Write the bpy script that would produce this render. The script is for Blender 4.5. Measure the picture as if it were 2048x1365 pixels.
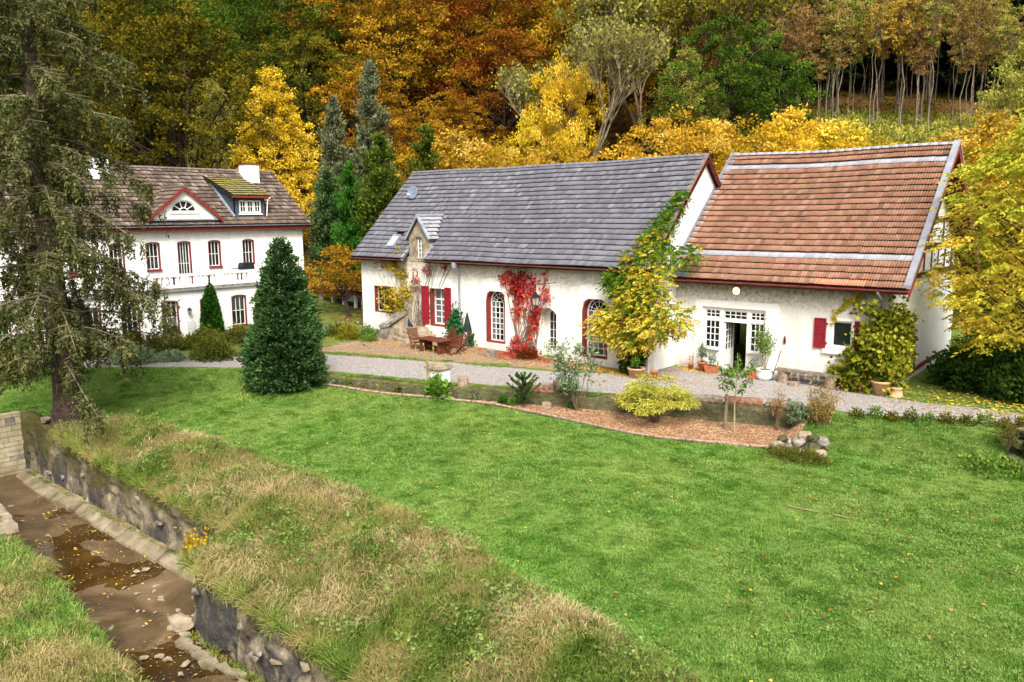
import bpy, math, random
import numpy as np
from mathutils import Vector, Matrix
from mathutils.geometry import tessellate_polygon

for o in list(bpy.data.objects):
    bpy.data.objects.remove(o)
scene = bpy.context.scene
COL = scene.collection
rad = math.radians

# ------------------------------------------------------------------ camera
CAM = np.array([0.0, 0.0, 6.6])
AZ, PITCH, ROLL = rad(130.97), rad(9.07), rad(0.45)
fw = Vector((math.cos(AZ) * math.cos(PITCH), math.sin(AZ) * math.cos(PITCH), -math.sin(PITCH)))
rt0 = Vector((math.sin(AZ), -math.cos(AZ), 0))
up0 = rt0.cross(fw)
rt = rt0 * math.cos(ROLL) - up0 * math.sin(ROLL)
up = rt0 * math.sin(ROLL) + up0 * math.cos(ROLL)
cd = bpy.data.cameras.new('camera')
cd.sensor_width = 36.0
cd.lens = 36.0 * 1590 / 2048
cd.clip_start = 0.1
cd.clip_end = 2000
cam = bpy.data.objects.new('camera', cd)
COL.objects.link(cam)
cam.matrix_world = Matrix(((rt.x, up.x, -fw.x, CAM[0]), (rt.y, up.y, -fw.y, CAM[1]), (rt.z, up.z, -fw.z, CAM[2]), (0, 0, 0, 1)))
scene.camera = cam

# ------------------------------------------------------------------ sky, sun, exposure
SUN_EL, SUN_AZ = rad(47), rad(-42)            # direction TO the sun (azimuth from +X)
w = bpy.data.worlds.new('World')
scene.world = w
w.use_nodes = True
nt = w.node_tree
sky = nt.nodes.new('ShaderNodeTexSky')
sky.sky_type = 'NISHITA'
sky.sun_disc = False
sky.sun_elevation = SUN_EL
sky.sun_rotation = math.pi / 2 - SUN_AZ
sky.air_density = 1.0
sky.dust_density = 6.0
sky.ozone_density = 0.6
hs = nt.nodes.new('ShaderNodeHueSaturation')   # cloud cover: a greyer sky
hs.inputs['Saturation'].default_value = 0.35
nt.links.new(sky.outputs[0], hs.inputs['Color'])
nt.links.new(hs.outputs[0], nt.nodes['Background'].inputs['Color'])
nt.nodes['Background'].inputs['Strength'].default_value = 0.075
sd = bpy.data.lights.new('sun', 'SUN')
sd.energy = 1.5
sd.angle = rad(22)
sd.color = (1.0, 0.97, 0.925)
sun = bpy.data.objects.new('sun', sd)
COL.objects.link(sun)
to_sun = Vector((math.cos(SUN_AZ) * math.cos(SUN_EL), math.sin(SUN_AZ) * math.cos(SUN_EL), math.sin(SUN_EL)))
sun.rotation_euler = to_sun.to_track_quat('Z', 'Y').to_euler()
sun.location = (20, -20, 60)
vs = scene.view_settings
vs.view_transform = 'Standard'
vs.look = 'None'
vs.gamma = 1.0
vs.use_curve_mapping = False
vs.exposure = 1.66
scene.cycles.max_bounces = 4
scene.cycles.diffuse_bounces = 2
scene.cycles.use_adaptive_sampling = True
scene.cycles.adaptive_threshold = 0.02
scene.cycles.glossy_bounces = 2
scene.cycles.transmission_bounces = 3
scene.cycles.transparent_max_bounces = 6
scene.cycles.caustics_reflective = False
scene.cycles.caustics_refractive = False

# ------------------------------------------------------------------ helpers: colour and nodes
def C(h, k=1.0):
    h = h.lstrip('#')
    v = [int(h[i:i + 2], 16) / 255 for i in (0, 2, 4)]
    v = [(c / 12.92 if c <= 0.04045 else ((c + 0.055) / 1.055) ** 2.4) * k for c in v]
    return (v[0], v[1], v[2], 1.0)

class T:
    """small node-tree builder"""
    def __init__(self, name):
        self.m = bpy.data.materials.new(name)
        self.m.use_nodes = True
        self.t = self.m.node_tree
        self.b = self.t.nodes['Principled BSDF']
        self.out = self.t.nodes['Material Output']
        self.b.inputs['Roughness'].default_value = 0.8
        self.b.inputs['Specular IOR Level'].default_value = 0.25
        self._pos = None
    def n(self, typ, **kw):
        nd = self.t.nodes.new('ShaderNode' + typ)
        for k, v in kw.items():
            if k in nd.inputs:
                self.set(nd.inputs[k], v)
            else:
                setattr(nd, k, v)
        return nd
    def set(self, sock, v):
        if isinstance(v, bpy.types.NodeSocket):
            self.t.links.new(v, sock)
        else:
            sock.default_value = v
    def pos(self):
        if self._pos is None:
            self._pos = self.n('NewGeometry').outputs['Position']
        return self._pos
    def objco(self):
        return self.n('TexCoord').outputs['Object']
    def scale(self, vec, s):
        return self.n('VectorMath', operation='MULTIPLY', **{}).outputs[0] if False else self._vm(vec, s)
    def _vm(self, vec, s):
        nd = self.t.nodes.new('ShaderNodeVectorMath')
        nd.operation = 'MULTIPLY'
        self.t.links.new(vec, nd.inputs[0])
        nd.inputs[1].default_value = s
        return nd.outputs[0]
    def noise(self, scale, detail=4, vec=None, rough=0.55, dist=0.0):
        nd = self.n('TexNoise', Scale=scale, Detail=detail, Roughness=rough, Distortion=dist)
        self.t.links.new(vec if vec is not None else self.pos(), nd.inputs['Vector'])
        return nd.outputs['Fac']
    def vor(self, scale, vec=None, feature='F1', out='Distance'):
        nd = self.n('TexVoronoi', Scale=scale, feature=feature)
        self.t.links.new(vec if vec is not None else self.pos(), nd.inputs['Vector'])
        return nd.outputs[out]
    def ramp(self, fac, *stops, interp='LINEAR'):
        nd = self.n('ValToRGB')
        cr = nd.color_ramp
        cr.interpolation = interp
        while len(cr.elements) < len(stops):
            cr.elements.new(0.5)
        for e, (p, c) in zip(cr.elements, stops):
            e.position = p
            e.color = c if not isinstance(c, (int, float)) else (c, c, c, 1)
        self.t.links.new(fac, nd.inputs['Fac'])
        return nd.outputs['Color']
    def mix(self, fac, a, b, blend='MIX'):
        nd = self.n('Mix', data_type='RGBA', blend_type=blend)
        self.set(nd.inputs[0], fac)
        self.set(nd.inputs[6], a)
        self.set(nd.inputs[7], b)
        return nd.outputs[2]
    def math(self, op, a, b=0.0, clamp=False):
        nd = self.n('Math', operation=op, use_clamp=clamp)
        self.set(nd.inputs[0], a)
        self.set(nd.inputs[1], b)
        return nd.outputs[0]
    def xyz(self, vec=None):
        nd = self.n('SeparateXYZ')
        self.t.links.new(vec if vec is not None else self.pos(), nd.inputs[0])
        return nd.outputs
    def mapr(self, v, a, b, c=0.0, d=1.0):
        nd = self.n('MapRange')
        self.set(nd.inputs[0], v)
        for i, x in zip((1, 2, 3, 4), (a, b, c, d)):
            nd.inputs[i].default_value = x
        return nd.outputs[0]
    def attr(self, name):
        return self.n('Attribute', attribute_name=name).outputs['Fac']
    def bump(self, h, strength=0.3, dist=0.02):
        nd = self.n('Bump', Strength=strength, Distance=dist)
        self.t.links.new(h, nd.inputs['Height'])
        self.t.links.new(nd.outputs[0], self.b.inputs['Normal'])
    def col(self, c):
        self.set(self.b.inputs['Base Color'], c)
        return self
    def rough(self, v):
        self.set(self.b.inputs['Roughness'], v)
        return self

def simple(name, c1, c2=None, scale=6.0, rough=0.8, bump=0.0, spec=0.25, metal=0.0, detail=5):
    t = T(name)
    if c2 is None:
        c2 = tuple(x * 0.72 for x in c1[:3]) + (1,)
    f = t.noise(scale, detail, vec=t.objco())
    t.col(t.ramp(f, (0.32, c1), (0.68, c2)))
    t.rough(rough)
    t.b.inputs['Specular IOR Level'].default_value = spec
    t.b.inputs['Metallic'].default_value = metal
    if bump:
        t.bump(t.noise(scale * 4, 4, vec=t.objco()), bump, 0.01)
    return t.m

def leafmat(name, stops, trans=0.3, var=0.18, hue=0.012):
    t = T(name)
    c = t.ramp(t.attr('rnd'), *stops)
    oi = t.n('ObjectInfo')
    h = t.n('HueSaturation')
    t.t.links.new(c, h.inputs['Color'])
    v1 = t.mapr(oi.outputs['Random'], 0, 1, 1 - var, 1 + var)
    lump = t.mapr(t.noise(0.9, 1, vec=t.objco()), 0.3, 0.7, 0.72, 1.25)
    t.set(h.inputs['Value'], t.math('MULTIPLY', v1, lump))
    r2 = t.math('FRACT', t.math('MULTIPLY', oi.outputs['Random'], 7.31))
    t.set(h.inputs['Hue'], t.mapr(r2, 0, 1, 0.5 - hue, 0.5 + hue))
    d = t.n('BsdfDiffuse', Color=h.outputs[0])
    tr = t.n('BsdfTranslucent', Color=h.outputs[0])
    mx = t.n('MixShader')
    mx.inputs[0].default_value = trans
    t.t.links.new(d.outputs[0], mx.inputs[1])
    t.t.links.new(tr.outputs[0], mx.inputs[2])
    t.t.links.new(mx.outputs[0], t.out.inputs['Surface'])
    t.t.nodes.remove(t.b)
    return t.m

# ------------------------------------------------------------------ helpers: objects
def link(name, me, parent=None, mats=(), local=False, **props):
    o = bpy.data.objects.new(name, me)
    COL.objects.link(o)
    if me is not None and not isinstance(mats, (list, tuple)):
        mats = (mats,)
    if me is not None:
        for m in mats:
            if m is not None:
                me.materials.append(m)
    if parent is not None:
        o.parent = parent
        if not local:
            o.matrix_parent_inverse = PINV(parent)
    for k, v in props.items():
        o[k] = v
    return o

def PINV(p):
    m = Matrix.Identity(4)
    q = p
    while q is not None:
        m = q.matrix_parent_inverse @ q.matrix_basis @ m if q.parent else q.matrix_basis @ m
        q = q.parent
    return m.inverted()

def thing(name, label, cat, loc=(0, 0, 0), rz=0.0, group=None):
    o = bpy.data.objects.new(name, None)
    o.empty_display_size = 0.2
    COL.objects.link(o)
    o.location = loc
    o.rotation_euler = (0, 0, rz)
    o['label'] = label
    o['category'] = cat
    if group:
        o['group'] = group
    return o

def tag(o, label, cat, group=None, kind=None):
    o['label'] = label
    o['category'] = cat
    if group:
        o['group'] = group
    if kind:
        o['kind'] = kind
    return o

def copy_tree(o, parent=None):
    c = o.copy()
    COL.objects.link(c)
    c.parent = parent
    for ch in list(o.children):
        copy_tree(ch, c)
    return c

def mesh_np(name, V, F, rnd=None, smooth=False, midx=None):
    """mesh from numpy arrays; F is (n,k)"""
    V = np.asarray(V, np.float32)
    F = np.asarray(F, np.int32)
    me = bpy.data.meshes.new(name)
    n, k = F.shape
    me.vertices.add(len(V))
    me.vertices.foreach_set('co', V.ravel())
    me.loops.add(n * k)
    me.loops.foreach_set('vertex_index', F.ravel())
    me.polygons.add(n)
    me.polygons.foreach_set('loop_start', np.arange(0, n * k, k, dtype=np.int32))
    me.polygons.foreach_set('loop_total', np.full(n, k, np.int32))
    if smooth:
        me.polygons.foreach_set('use_smooth', np.ones(n, bool))
    if midx is not None:
        me.polygons.foreach_set('material_index', np.asarray(midx, np.int32))
    if rnd is not None:
        a = me.attributes.new('rnd', 'FLOAT', 'POINT')
        a.data.foreach_set('value', np.asarray(rnd, np.float32))
    me.update()
    return me

def unit(v):
    v = np.asarray(v, float)
    return v / (np.linalg.norm(v, axis=-1, keepdims=True) + 1e-9)

class MB:
    """collects polygons into one mesh"""
    def __init__(self, f=None):
        self.v, self.f, self.mi = [], [], []
        self.map = f
        self.m = 0
    def add(self, pts, faces, M=None):
        b = len(self.v)
        for p in pts:
            if M is not None:
                p = M @ Vector(p)
            if self.map:
                p = self.map(*p)
            self.v.append(tuple(p))
        for f in faces:
            self.f.append(tuple(b + i for i in f))
            self.mi.append(self.m)
        return self
    def box(self, x0, x1, y0, y1, z0, z1, M=None):
        p = [(x, y, z) for z in (z0, z1) for y in (y0, y1) for x in (x0, x1)]
        return self.add(p, [(0, 2, 3, 1), (4, 5, 7, 6), (0, 1, 5, 4), (2, 6, 7, 3), (0, 4, 6, 2), (1, 3, 7, 5)], M)
    def prism(self, poly, a0, a1, axis='y', M=None):
        """extrude a polygon (list of 2d points) along axis"""
        n = len(poly)
        if axis == 'y':
            P = [(p[0], a, p[1]) for a in (a0, a1) for p in poly]
        elif axis == 'x':
            P = [(a, p[0], p[1]) for a in (a0, a1) for p in poly]
        else:
            P = [(p[0], p[1], a) for a in (a0, a1) for p in poly]
        F = [tuple(range(n - 1, -1, -1)), tuple(range(n, 2 * n))]
        F += [(i, (i + 1) % n, n + (i + 1) % n, n + i) for i in range(n)]
        return self.add(P, F, M)
    def tube(self, path, r, k=6, M=None, cap=True):
        path = [Vector(p) for p in path]
        if not isinstance(r, (list, tuple)):
            r = [r] * len(path)
        P = []
        for i, p in enumerate(path):
            d = (path[min(i + 1, len(path) - 1)] - path[max(i - 1, 0)]).normalized()
            a = d.orthogonal().normalized() if i == 0 else (a - d * a.dot(d)).normalized()
            b = d.cross(a)
            for j in range(k):
                t = 2 * math.pi * j / k
                P.append(p + (a * math.cos(t) + b * math.sin(t)) * r[i])
        F = [(i * k + j, i * k + (j + 1) % k, (i + 1) * k + (j + 1) % k, (i + 1) * k + j) for i in range(len(path) - 1) for j in range(k)]
        if cap:
            F += [tuple(range(k - 1, -1, -1)), tuple(range((len(path) - 1) * k, len(path) * k))]
        return self.add(P, F, M)
    def lathe(self, prof, k=14, M=None):
        P = [(r * math.cos(2 * math.pi * j / k), r * math.sin(2 * math.pi * j / k), z) for r, z in prof for j in range(k)]
        F = [(i * k + j, i * k + (j + 1) % k, (i + 1) * k + (j + 1) % k, (i + 1) * k + j) for i in range(len(prof) - 1) for j in range(k)]
        return self.add(P, F, M)
    def build(self, name, mat=None, parent=None, local=False, smooth=False, **props):
        me = bpy.data.meshes.new(name)
        me.from_pydata(self.v, [], self.f)
        if any(self.mi):
            me.polygons.foreach_set('material_index', self.mi)
        if smooth:
            me.polygons.foreach_set('use_smooth', [True] * len(self.f))
        me.update()
        return link(name, me, parent, mat if isinstance(mat, (list, tuple)) else (mat,), local, **props)

def vnoise(x, y, s=1.0, seed=0):
    """cheap smooth value noise in numpy, about -1..1"""
    x = np.asarray(x, float) * s
    y = np.asarray(y, float) * s
    r = np.random.RandomState(seed)
    tot = np.zeros(np.broadcast(x, y).shape)
    for k in range(4):
        a, b, p, q = r.uniform(-1, 1, 4)
        th = r.uniform(0, 6.28)
        fr = 1.7 ** k
        tot = tot + np.sin((x * math.cos(th) + y * math.sin(th)) * fr * 1.3 + p * 6 + 1.5 * np.sin((y * math.cos(th) - x * math.sin(th)) * fr * .9 + q * 6)) / (k + 1.5)
    return tot * 0.62
# ------------------------------------------------------------------ materials
M = {}
def plaster(name, white, dirty, ztop, zbot=0.0, moss=0.55, low=0.5, patch=0.35):
    t = T(name)
    x, y, z = t.xyz()
    n1 = t.noise(1.1, 6)
    n2 = t.noise(7.0, 5)
    fine = t.noise(38.0, 3)
    c = t.mix(t.mapr(n1, 0.42, 0.72, 0, patch), white, dirty)
    c = t.mix(t.mapr(n2, 0.55, 0.75, 0, patch * 0.8), c, tuple(v * 0.8 for v in dirty[:3]) + (1,))
    streak = t.noise(1.0, 5, vec=t._vm(t.pos(), (3.2, 3.2, 0.25)))
    c = t.mix(t.mapr(streak, 0.52, 0.75, 0, patch * 0.9), c, tuple(v * 0.7 for v in dirty[:3]) + (1,))
    # moss and dirt hanging in a ragged band below the eaves, damp splash zone at the foot
    up_ = t.math('ADD', z, t.mapr(n2, 0.3, 0.7, -0.28, 0.28))
    c = t.mix(t.mapr(up_, ztop - 0.95, ztop - 0.12, 0, moss), c, C('#6f6a48'))
    lo = t.math('ADD', z, t.mapr(t.noise(2.3, 5), 0.3, 0.7, -0.4, 0.4))
    c = t.mix(t.mapr(lo, zbot + 0.75, zbot - 0.05, 0, low), c, C('#8a8373'))
    spots = t.noise(4.6, 6)
    c = t.mix(t.mapr(spots, 0.66, 0.70, 0, low * 0.7), c, C('#8d7f6e'))
    t.col(c)
    t.rough(0.92)
    t.bump(t.math('ADD', fine, t.math('MULTIPLY', n2, 1.6)), 0.55, 0.03)
    return t.m
M['wall_slate'] = plaster('plaster_slate_barn', C('#ece7de'), C('#cabfae'), 4.3, moss=0.6, low=0.35, patch=0.38)
M['wall_red'] = plaster('plaster_red_barn', C('#e2dcd1'), C('#beb4a5'), 3.9, moss=0.9, low=0.6, patch=0.36)
M['wall_house'] = plaster('plaster_house', C('#f3f1ec'), C('#dcd7cd'), 6.3, moss=0.2, low=0.3, patch=0.25)
M['wall_white'] = simple('fresh_white_render', C('#f4f2ee'), C('#e9e6df'), 3.0, 0.9, 0.15)
M['white_paint'] = simple('white_paint', C('#f1efea'), C('#dedad2'), 9.0, 0.5)
M['red_paint'] = simple('red_paint', C('#8f1c26'), C('#74141f'), 4.0, 0.55)
M['red_reveal'] = simple('red_brown_paint', C('#86332b'), C('#6d2a24'), 5.0, 0.75)
M['gutter_red'] = simple('brown_red_gutter', C('#6a2a26'), C('#8e4d45'), 3.0, 0.4, spec=0.5)
M['barge_red'] = simple('dark_red_board', C('#5a2420'), C('#7a342b'), 4.0, 0.7)
M['zinc'] = simple('zinc_sheet', C('#a9b0b8'), C('#8b929b'), 2.0, 0.45, spec=0.5, metal=0.3)
M['zinc_pale'] = simple('zinc_pale_sheet', C('#93949b'), C('#7b7c84'), 2.0, 0.55)
M['slate_dark'] = simple('slate_cladding', C('#4a525f'), C('#39404b'), 5.0, 0.5)
M['timber'] = simple('old_timber', C('#5b2f26'), C('#472722'), 6.0, 0.8)
M['wood_teak'] = simple('teak', C('#6f3b25'), C('#4d2617'), 9.0, 0.6)
M['wood_grey'] = simple('weathered_wood', C('#8b7d6c'), C('#54483c'), 8.0, 0.9, 0.4)
M['log_end'] = simple('log', C('#93705a'), C('#54392b'), 7.0, 0.9, 0.5)
M['stump'] = simple('stump_wood', C('#a58f7c'), C('#6d5a4b'), 8.0, 0.9, 0.5)
M['terracotta'] = simple('terracotta', C('#c07a56'), C('#a9623f'), 7.0, 0.85, 0.1)
M['terracotta_pale'] = simple('pale_terracotta', C('#cfa27c'), C('#b58a66'), 7.0, 0.9, 0.1)
M['terracotta_red'] = simple('dark_terracotta', C('#7d3a33'), C('#5c2823'), 7.0, 0.8)
M['glaze_white'] = simple('white_glaze', C('#efece6'), C('#dcd8d0'), 5.0, 0.25, spec=0.5)
M['soil'] = simple('soil', C('#3f2d22'), C('#2a1e17'), 14.0, 1.0, 0.6)
M['iron'] = simple('black_iron', C('#23262b'), C('#17191c'), 6.0, 0.5)
M['lantern_glass'] = simple('lantern_glass', C('#b9a9a0'), C('#93867f'), 8.0, 0.15, spec=0.6)
M['parasol'] = simple('dark_green_canvas', C('#26352f'), C('#1c2824'), 5.0, 0.9)
M['blue_cloth'] = simple('navy_cloth', C('#2c3f5c'), C('#1e2c42'), 5.0, 0.9)
M['stone_buff'] = simple('sandstone', C('#a99a82'), C('#6f6350'), 3.5, 0.95, 0.6)
M['stone_grey'] = simple('grey_stone', C('#9d968a'), C('#4f493f'), 3.5, 0.95, 0.9, detail=8)
M['stone_pale'] = simple('pale_slab', C('#a3957f'), C('#746652'), 3.0, 0.95, 0.5)
M['rubber_mat'] = simple('coir_mat', C('#6b4b33'), C('#4e3625'), 12.0, 1.0, 0.4)
M['floor_slate'] = simple('door_slab', C('#70727a'), C('#595b62'), 4.0, 0.8)
M['bark_dark'] = simple('bark_dark', C('#4b3d33'), C('#251d18'), 5.0, 1.0, 0.8)
M['bark_grey'] = simple('bark_grey', C('#7d7263'), C('#4a4239'), 5.0, 1.0, 0.6)
M['bark_pale'] = simple('bark_pale', C('#85796a'), C('#554b40'), 1.5, 1.0, 0.3)
M['bark_spruce'] = simple('bark_spruce', C('#5d4c43'), C('#2f2622'), 6.0, 1.0, 0.9)
M['twig_pale'] = simple('twig_pale', C('#a99d83'), C('#786d58'), 3.0, 1.0)
M['twig_spruce'] = simple('twig_spruce', C('#857a62'), C('#554a38'), 3.0, 1.0)
M['twig'] = simple('twig_brown', C('#7b6650'), C('#54442f'), 3.0, 1.0)
M['moss_gap_shade'] = simple('mossy_shaded_edge', C('#2b2618'), C('#191510'), 9.0, 1.0)  # tile lips: moss plus painted shadow gap between rows; also the dark roof underlay

def glassmat(name, c, r=0.06):
    t = T(name)
    t.col(c)
    t.rough(r)
    t.b.inputs['Specular IOR Level'].default_value = 0.8
    return t.m
M['glass'] = glassmat('window_glass', C('#1b2023'))
M['glass_grey'] = glassmat('window_glass_curtained', C('#63676b'), 0.12)
M['glass_sky'] = glassmat('skylight_glass', C('#c6ccd2'), 0.15)

def tilemat(name, stops, tw, dz, moss=0.3, patches=None, z0=0.0, seedoff=0.0):
    """colour per roof tile from its place in the grid, lichen and moss on top"""
    t = T(name)
    x, y, z = t.xyz()
    a = t.attr('tile')
    wn = t.n('TexWhiteNoise', noise_dimensions='1D')
    t.set(wn.inputs['W'], a)
    c = t.ramp(wn.outputs['Value'], *stops)
    big = t.noise(0.45, 4)
    c = t.mix(t.mapr(big, 0.35, 0.65, 0.0, 0.45), c, patches or stops[0][1])
    n2 = t.noise(9.0, 5)
    c = t.mix(t.mapr(n2, 0.45, 0.7, 0, 0.35), c, tuple(v * 0.55 for v in stops[0][1][:3]) + (1,))
    n3 = t.noise(2.2, 6)
    c = t.mix(t.mapr(n3, 0.58, 0.74, 0, moss), c, C('#6b6a35'))
    t.col(c)
    t.rough(0.75)
    t.bump(t.noise(30, 3), 0.3, 0.01)
    return t.m
M['tile_slate'] = tilemat('tile_slate_grey', [(0.0, C('#58575e')), (0.3, C('#626168')), (0.7, C('#6c6b72')), (0.93, C('#78777e')), (1.0, C('#8c8a90'))], .2, .23, 0.18, C('#5c5960'))
M['tile_red'] = tilemat('tile_clay_red', [(0.0, C('#64493b')), (0.12, C('#7c5947')), (0.45, C('#8d644e')), (0.8, C('#986d56')), (1.0, C('#a07c69'))], .2, .23, 0.35, C('#7d5842'))
M['tile_brown'] = tilemat('tile_brown', [(0.0, C('#463931')), (0.4, C('#67564b')), (0.8, C('#7a685b')), (1.0, C('#94857a'))], .2, .23, 0.3, C('#594a41'))
M['tile_mossy'] = tilemat('tile_mossy', [(0.0, C('#5d4f36')), (0.5, C('#77713a')), (1.0, C('#8e8440'))], .2, .23, 0.9, C('#7f7a3c'))
M['tile_new'] = tilemat('tile_new_orange', [(0.0, C('#cf6f52')), (1.0, C('#dd8667'))], .2, .23, 0.03, C('#d47a5c'))
M['tile_zinc'] = tilemat('tile_grey_band', [(0.0, C('#8d8a90')), (0.5, C('#9f9ca1')), (1.0, C('#b1adb0'))], .2, .23, 0.06, C('#96939a'))

# ground materials
def ground_mat():
    t = T('lawn_soil')
    a = t.noise(0.35, 5)
    b = t.noise(2.8, 6)
    c = t.ramp(b, (0.3, C('#4a5f28')), (0.55, C('#5f7733')), (0.8, C('#71803f')))
    c = t.mix(t.mapr(a, 0.4, 0.7, 0, 0.5), c, C('#5d6a2b'))
    x, y, z = t.xyz()
    hill = t.mapr(z, 0.4, 2.5)
    litter = t.ramp(t.noise(3.2, 6), (0.35, C('#4b3a20')), (0.5, C('#735326')), (0.66, C('#8d6a2c')), (0.8, C('#5d5c2a')))
    c = t.mix(hill, c, litter)
    # bare earth on the bank and below the channel edge
    low = t.mapr(z, -1.7, -2.2)
    c = t.mix(low, c, C('#4a3a2a'))
    t.col(c)
    t.rough(0.95)
    t.bump(t.noise(14, 5), 0.8, 0.06)
    return t.m
M['ground'] = ground_mat()
def gravel_mat():
    t = T('gravel')
    v = t.n('TexVoronoi', Scale=26.0)
    t.t.links.new(t.pos(), v.inputs['Vector'])
    c = t.ramp(t.math('FRACT', t.math('MULTIPLY', t.xyz(v.outputs['Color'])[0], 3.7)), (0, C('#746e6c')), (0.5, C('#938c88')), (0.85, C('#a9a29d')), (1, C('#c3bcb7')))
    big = t.noise(0.6, 5)
    c = t.mix(t.mapr(big, 0.45, 0.7, 0, 0.5), c, C('#9a8d7e'))
    n = t.noise(1.6, 6)
    c = t.mix(t.mapr(n, 0.62, 0.72, 0, 0.6), c, C('#6f7440'))
    t.col(c)
    t.rough(0.95)
    t.bump(v.outputs['Distance'], 0.8, 0.03)
    return t.m
M['gravel'] = gravel_mat()
def litter_mat(name, cols, scale):
    t = T(name)
    v = t.n('TexVoronoi', Scale=scale)
    t.t.links.new(t.pos(), v.inputs['Vector'])
    c = t.ramp(t.math('FRACT', t.math('MULTIPLY', t.xyz(v.outputs['Color'])[0], 5.1)), *cols)
    c = t.mix(t.mapr(t.noise(1.4, 5), 0.4, 0.7, 0, 0.5), c, cols[0][1])
    t.col(c)
    t.rough(0.95)
    t.bump(v.outputs['Distance'], 0.7, 0.03)
    return t.m
M['patio'] = litter_mat('patio_earth', [(0, C('#6d5d4a')), (0.4, C('#8a7a64')), (0.7, C('#9b8a72')), (0.9, C('#a36b3f')), (1, C('#b28a3c'))], 14)
M['chips'] = litter_mat('bark_chips', [(0, C('#66482f')), (0.4, C('#8a6648')), (0.75, C('#a4805e')), (1, C('#bd9f80'))], 17)
M['bedsoil'] = litter_mat('bed_earth', [(0, C('#4a2f24')), (0.5, C('#6b4636')), (0.85, C('#7f5845')), (1, C('#9c7a5f'))], 15)

def mud_mat():
    t = T('channel_mud')
    a = t.noise(0.55, 6, dist=0.6)
    c = t.ramp(a, (0.28, C('#3d3020')), (0.45, C('#564530')), (0.6, C('#6f5b40')), (0.75, C('#8a7658')))
    g = t.noise(1.1, 4)
    c = t.mix(t.mapr(g, 0.6, 0.7, 0, 0.7), c, C('#4c4a20'))
    c = t.mix(t.mapr(t.noise(30, 3), 0.62, 0.72, 0, 0.5), c, C('#a08a6c'))
    t.col(c)
    t.rough(t.mapr(a, 0.4, 0.65, 0.35, 0.9))
    t.bump(t.noise(9, 6), 0.5, 0.03)
    return t.m
M['mud'] = mud_mat()
def water_mat():
    t = T('shallow_brown_water')
    fr = t.n('LayerWeight', Blend=0.18)
    tr = t.n('BsdfTransparent', Color=C('#dccfae'))
    gl = t.n('BsdfGlossy', Roughness=0.06)
    bp = t.n('Bump', Strength=0.12, Distance=0.02)
    t.t.links.new(t.noise(3.0, 3), bp.inputs['Height'])
    t.t.links.new(bp.outputs[0], gl.inputs['Normal'])
    mx = t.n('MixShader')
    t.set(mx.inputs[0], t.mapr(fr.outputs['Fresnel'], 0, 1, 0.03, 0.6))
    t.t.links.new(tr.outputs[0], mx.inputs[1])
    t.t.links.new(gl.outputs[0], mx.inputs[2])
    t.t.links.new(mx.outputs[0], t.out.inputs['Surface'])
    t.t.nodes.remove(t.b)
    return t.m
M['water'] = water_mat()
def canalwall_mat():
    t = T('channel_render')
    x, y, z = t.xyz()
    a = t.noise(0.9, 6)
    c = t.ramp(t.noise(3.5, 6), (0.3, C('#5f5544')), (0.5, C('#80745e')), (0.7, C('#9d927c')))
    tar = t.noise(0.8, 5, vec=t._vm(t.pos(), (1, 1, 0.8)), dist=0.8)
    c = t.mix(t.mapr(tar, 0.47, 0.54, 0, 0.88), c, C('#343336'))
    st = t.noise(1.0, 5, vec=t._vm(t.pos(), (5, 5, 0.5)))
    c = t.mix(t.mapr(st, 0.5, 0.7, 0, 0.6), c, C('#5d5336'))
    c = t.mix(t.mapr(t.math('ADD', z, t.mapr(a, 0.3, 0.7, -0.5, 0.5)), -1.9, -1.15, 0, 0.9), c, C('#4f4a20'))
    t.col(c)
    t.rough(0.95)
    t.bump(t.noise(6, 7), 1.0, 0.08)
    return t.m
M['canalwall'] = canalwall_mat()
M['block'] = simple('dressed_block', C('#b5a98c'), C('#8b8062'), 2.0, 0.95, 0.6)
M['concrete'] = simple('footing_concrete', C('#978a72'), C('#544a34'), 1.6, 0.95, 0.8, detail=9)
def mosswall_mat():
    t = T('mossy_wall')
    c = t.ramp(t.noise(5, 6), (0.3, C('#6d6450')), (0.5, C('#555238')), (0.7, C('#53602a')))
    c = t.mix(t.mapr(t.noise(2, 5), 0.45, 0.65, 0, 0.75), c, C('#37331f'))
    t.col(c)
    t.bump(t.noise(9, 7), 1.0, 0.08)
    return t.m
M['mosswall'] = mosswall_mat()

# foliage
def LS(*cs):
    n = len(cs)
    return [(i / (n - 1), C(c)) for i, c in enumerate(cs)]
M['l_yellow'] = leafmat('leaf_yellow', LS('#9e8420', '#c2a227', '#d7b634', '#e2c554'))
M['l_gold'] = leafmat('leaf_gold', LS('#8f7420', '#b39127', '#cba838', '#d6bb62'))
M['l_orange'] = leafmat('leaf_orange', LS('#5b4713', '#86681a', '#a8821f', '#bd9a34'))
M['l_rust'] = leafmat('leaf_rust', LS('#4a2c12', '#6d4016', '#8b531a', '#a06a26'))
M['l_olive'] = leafmat('leaf_olive', LS('#3b3d12', '#565618', '#706a1e', '#8f7f27'))
M['l_green'] = leafmat('leaf_green', LS('#27380f', '#3b4f17', '#516620', '#6c7c2b'))
M['l_pale'] = leafmat('leaf_pale', LS('#6a6f2a', '#878a3a', '#a09c48', '#b3a95a'))
M['l_brown'] = leafmat('leaf_brown', LS('#6b5530', '#8b6f3c', '#a2854a', '#b49a60'))
M['l_walnut'] = leafmat('leaf_walnut', LS('#a2b83c', '#b8c03e', '#cdc240', '#dac444', '#e2ca54'), trans=0.42)
M['l_cypress'] = leafmat('leaf_cypress', LS('#1f3018', '#314824', '#486034', '#627a4a'), trans=0.12)
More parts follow.
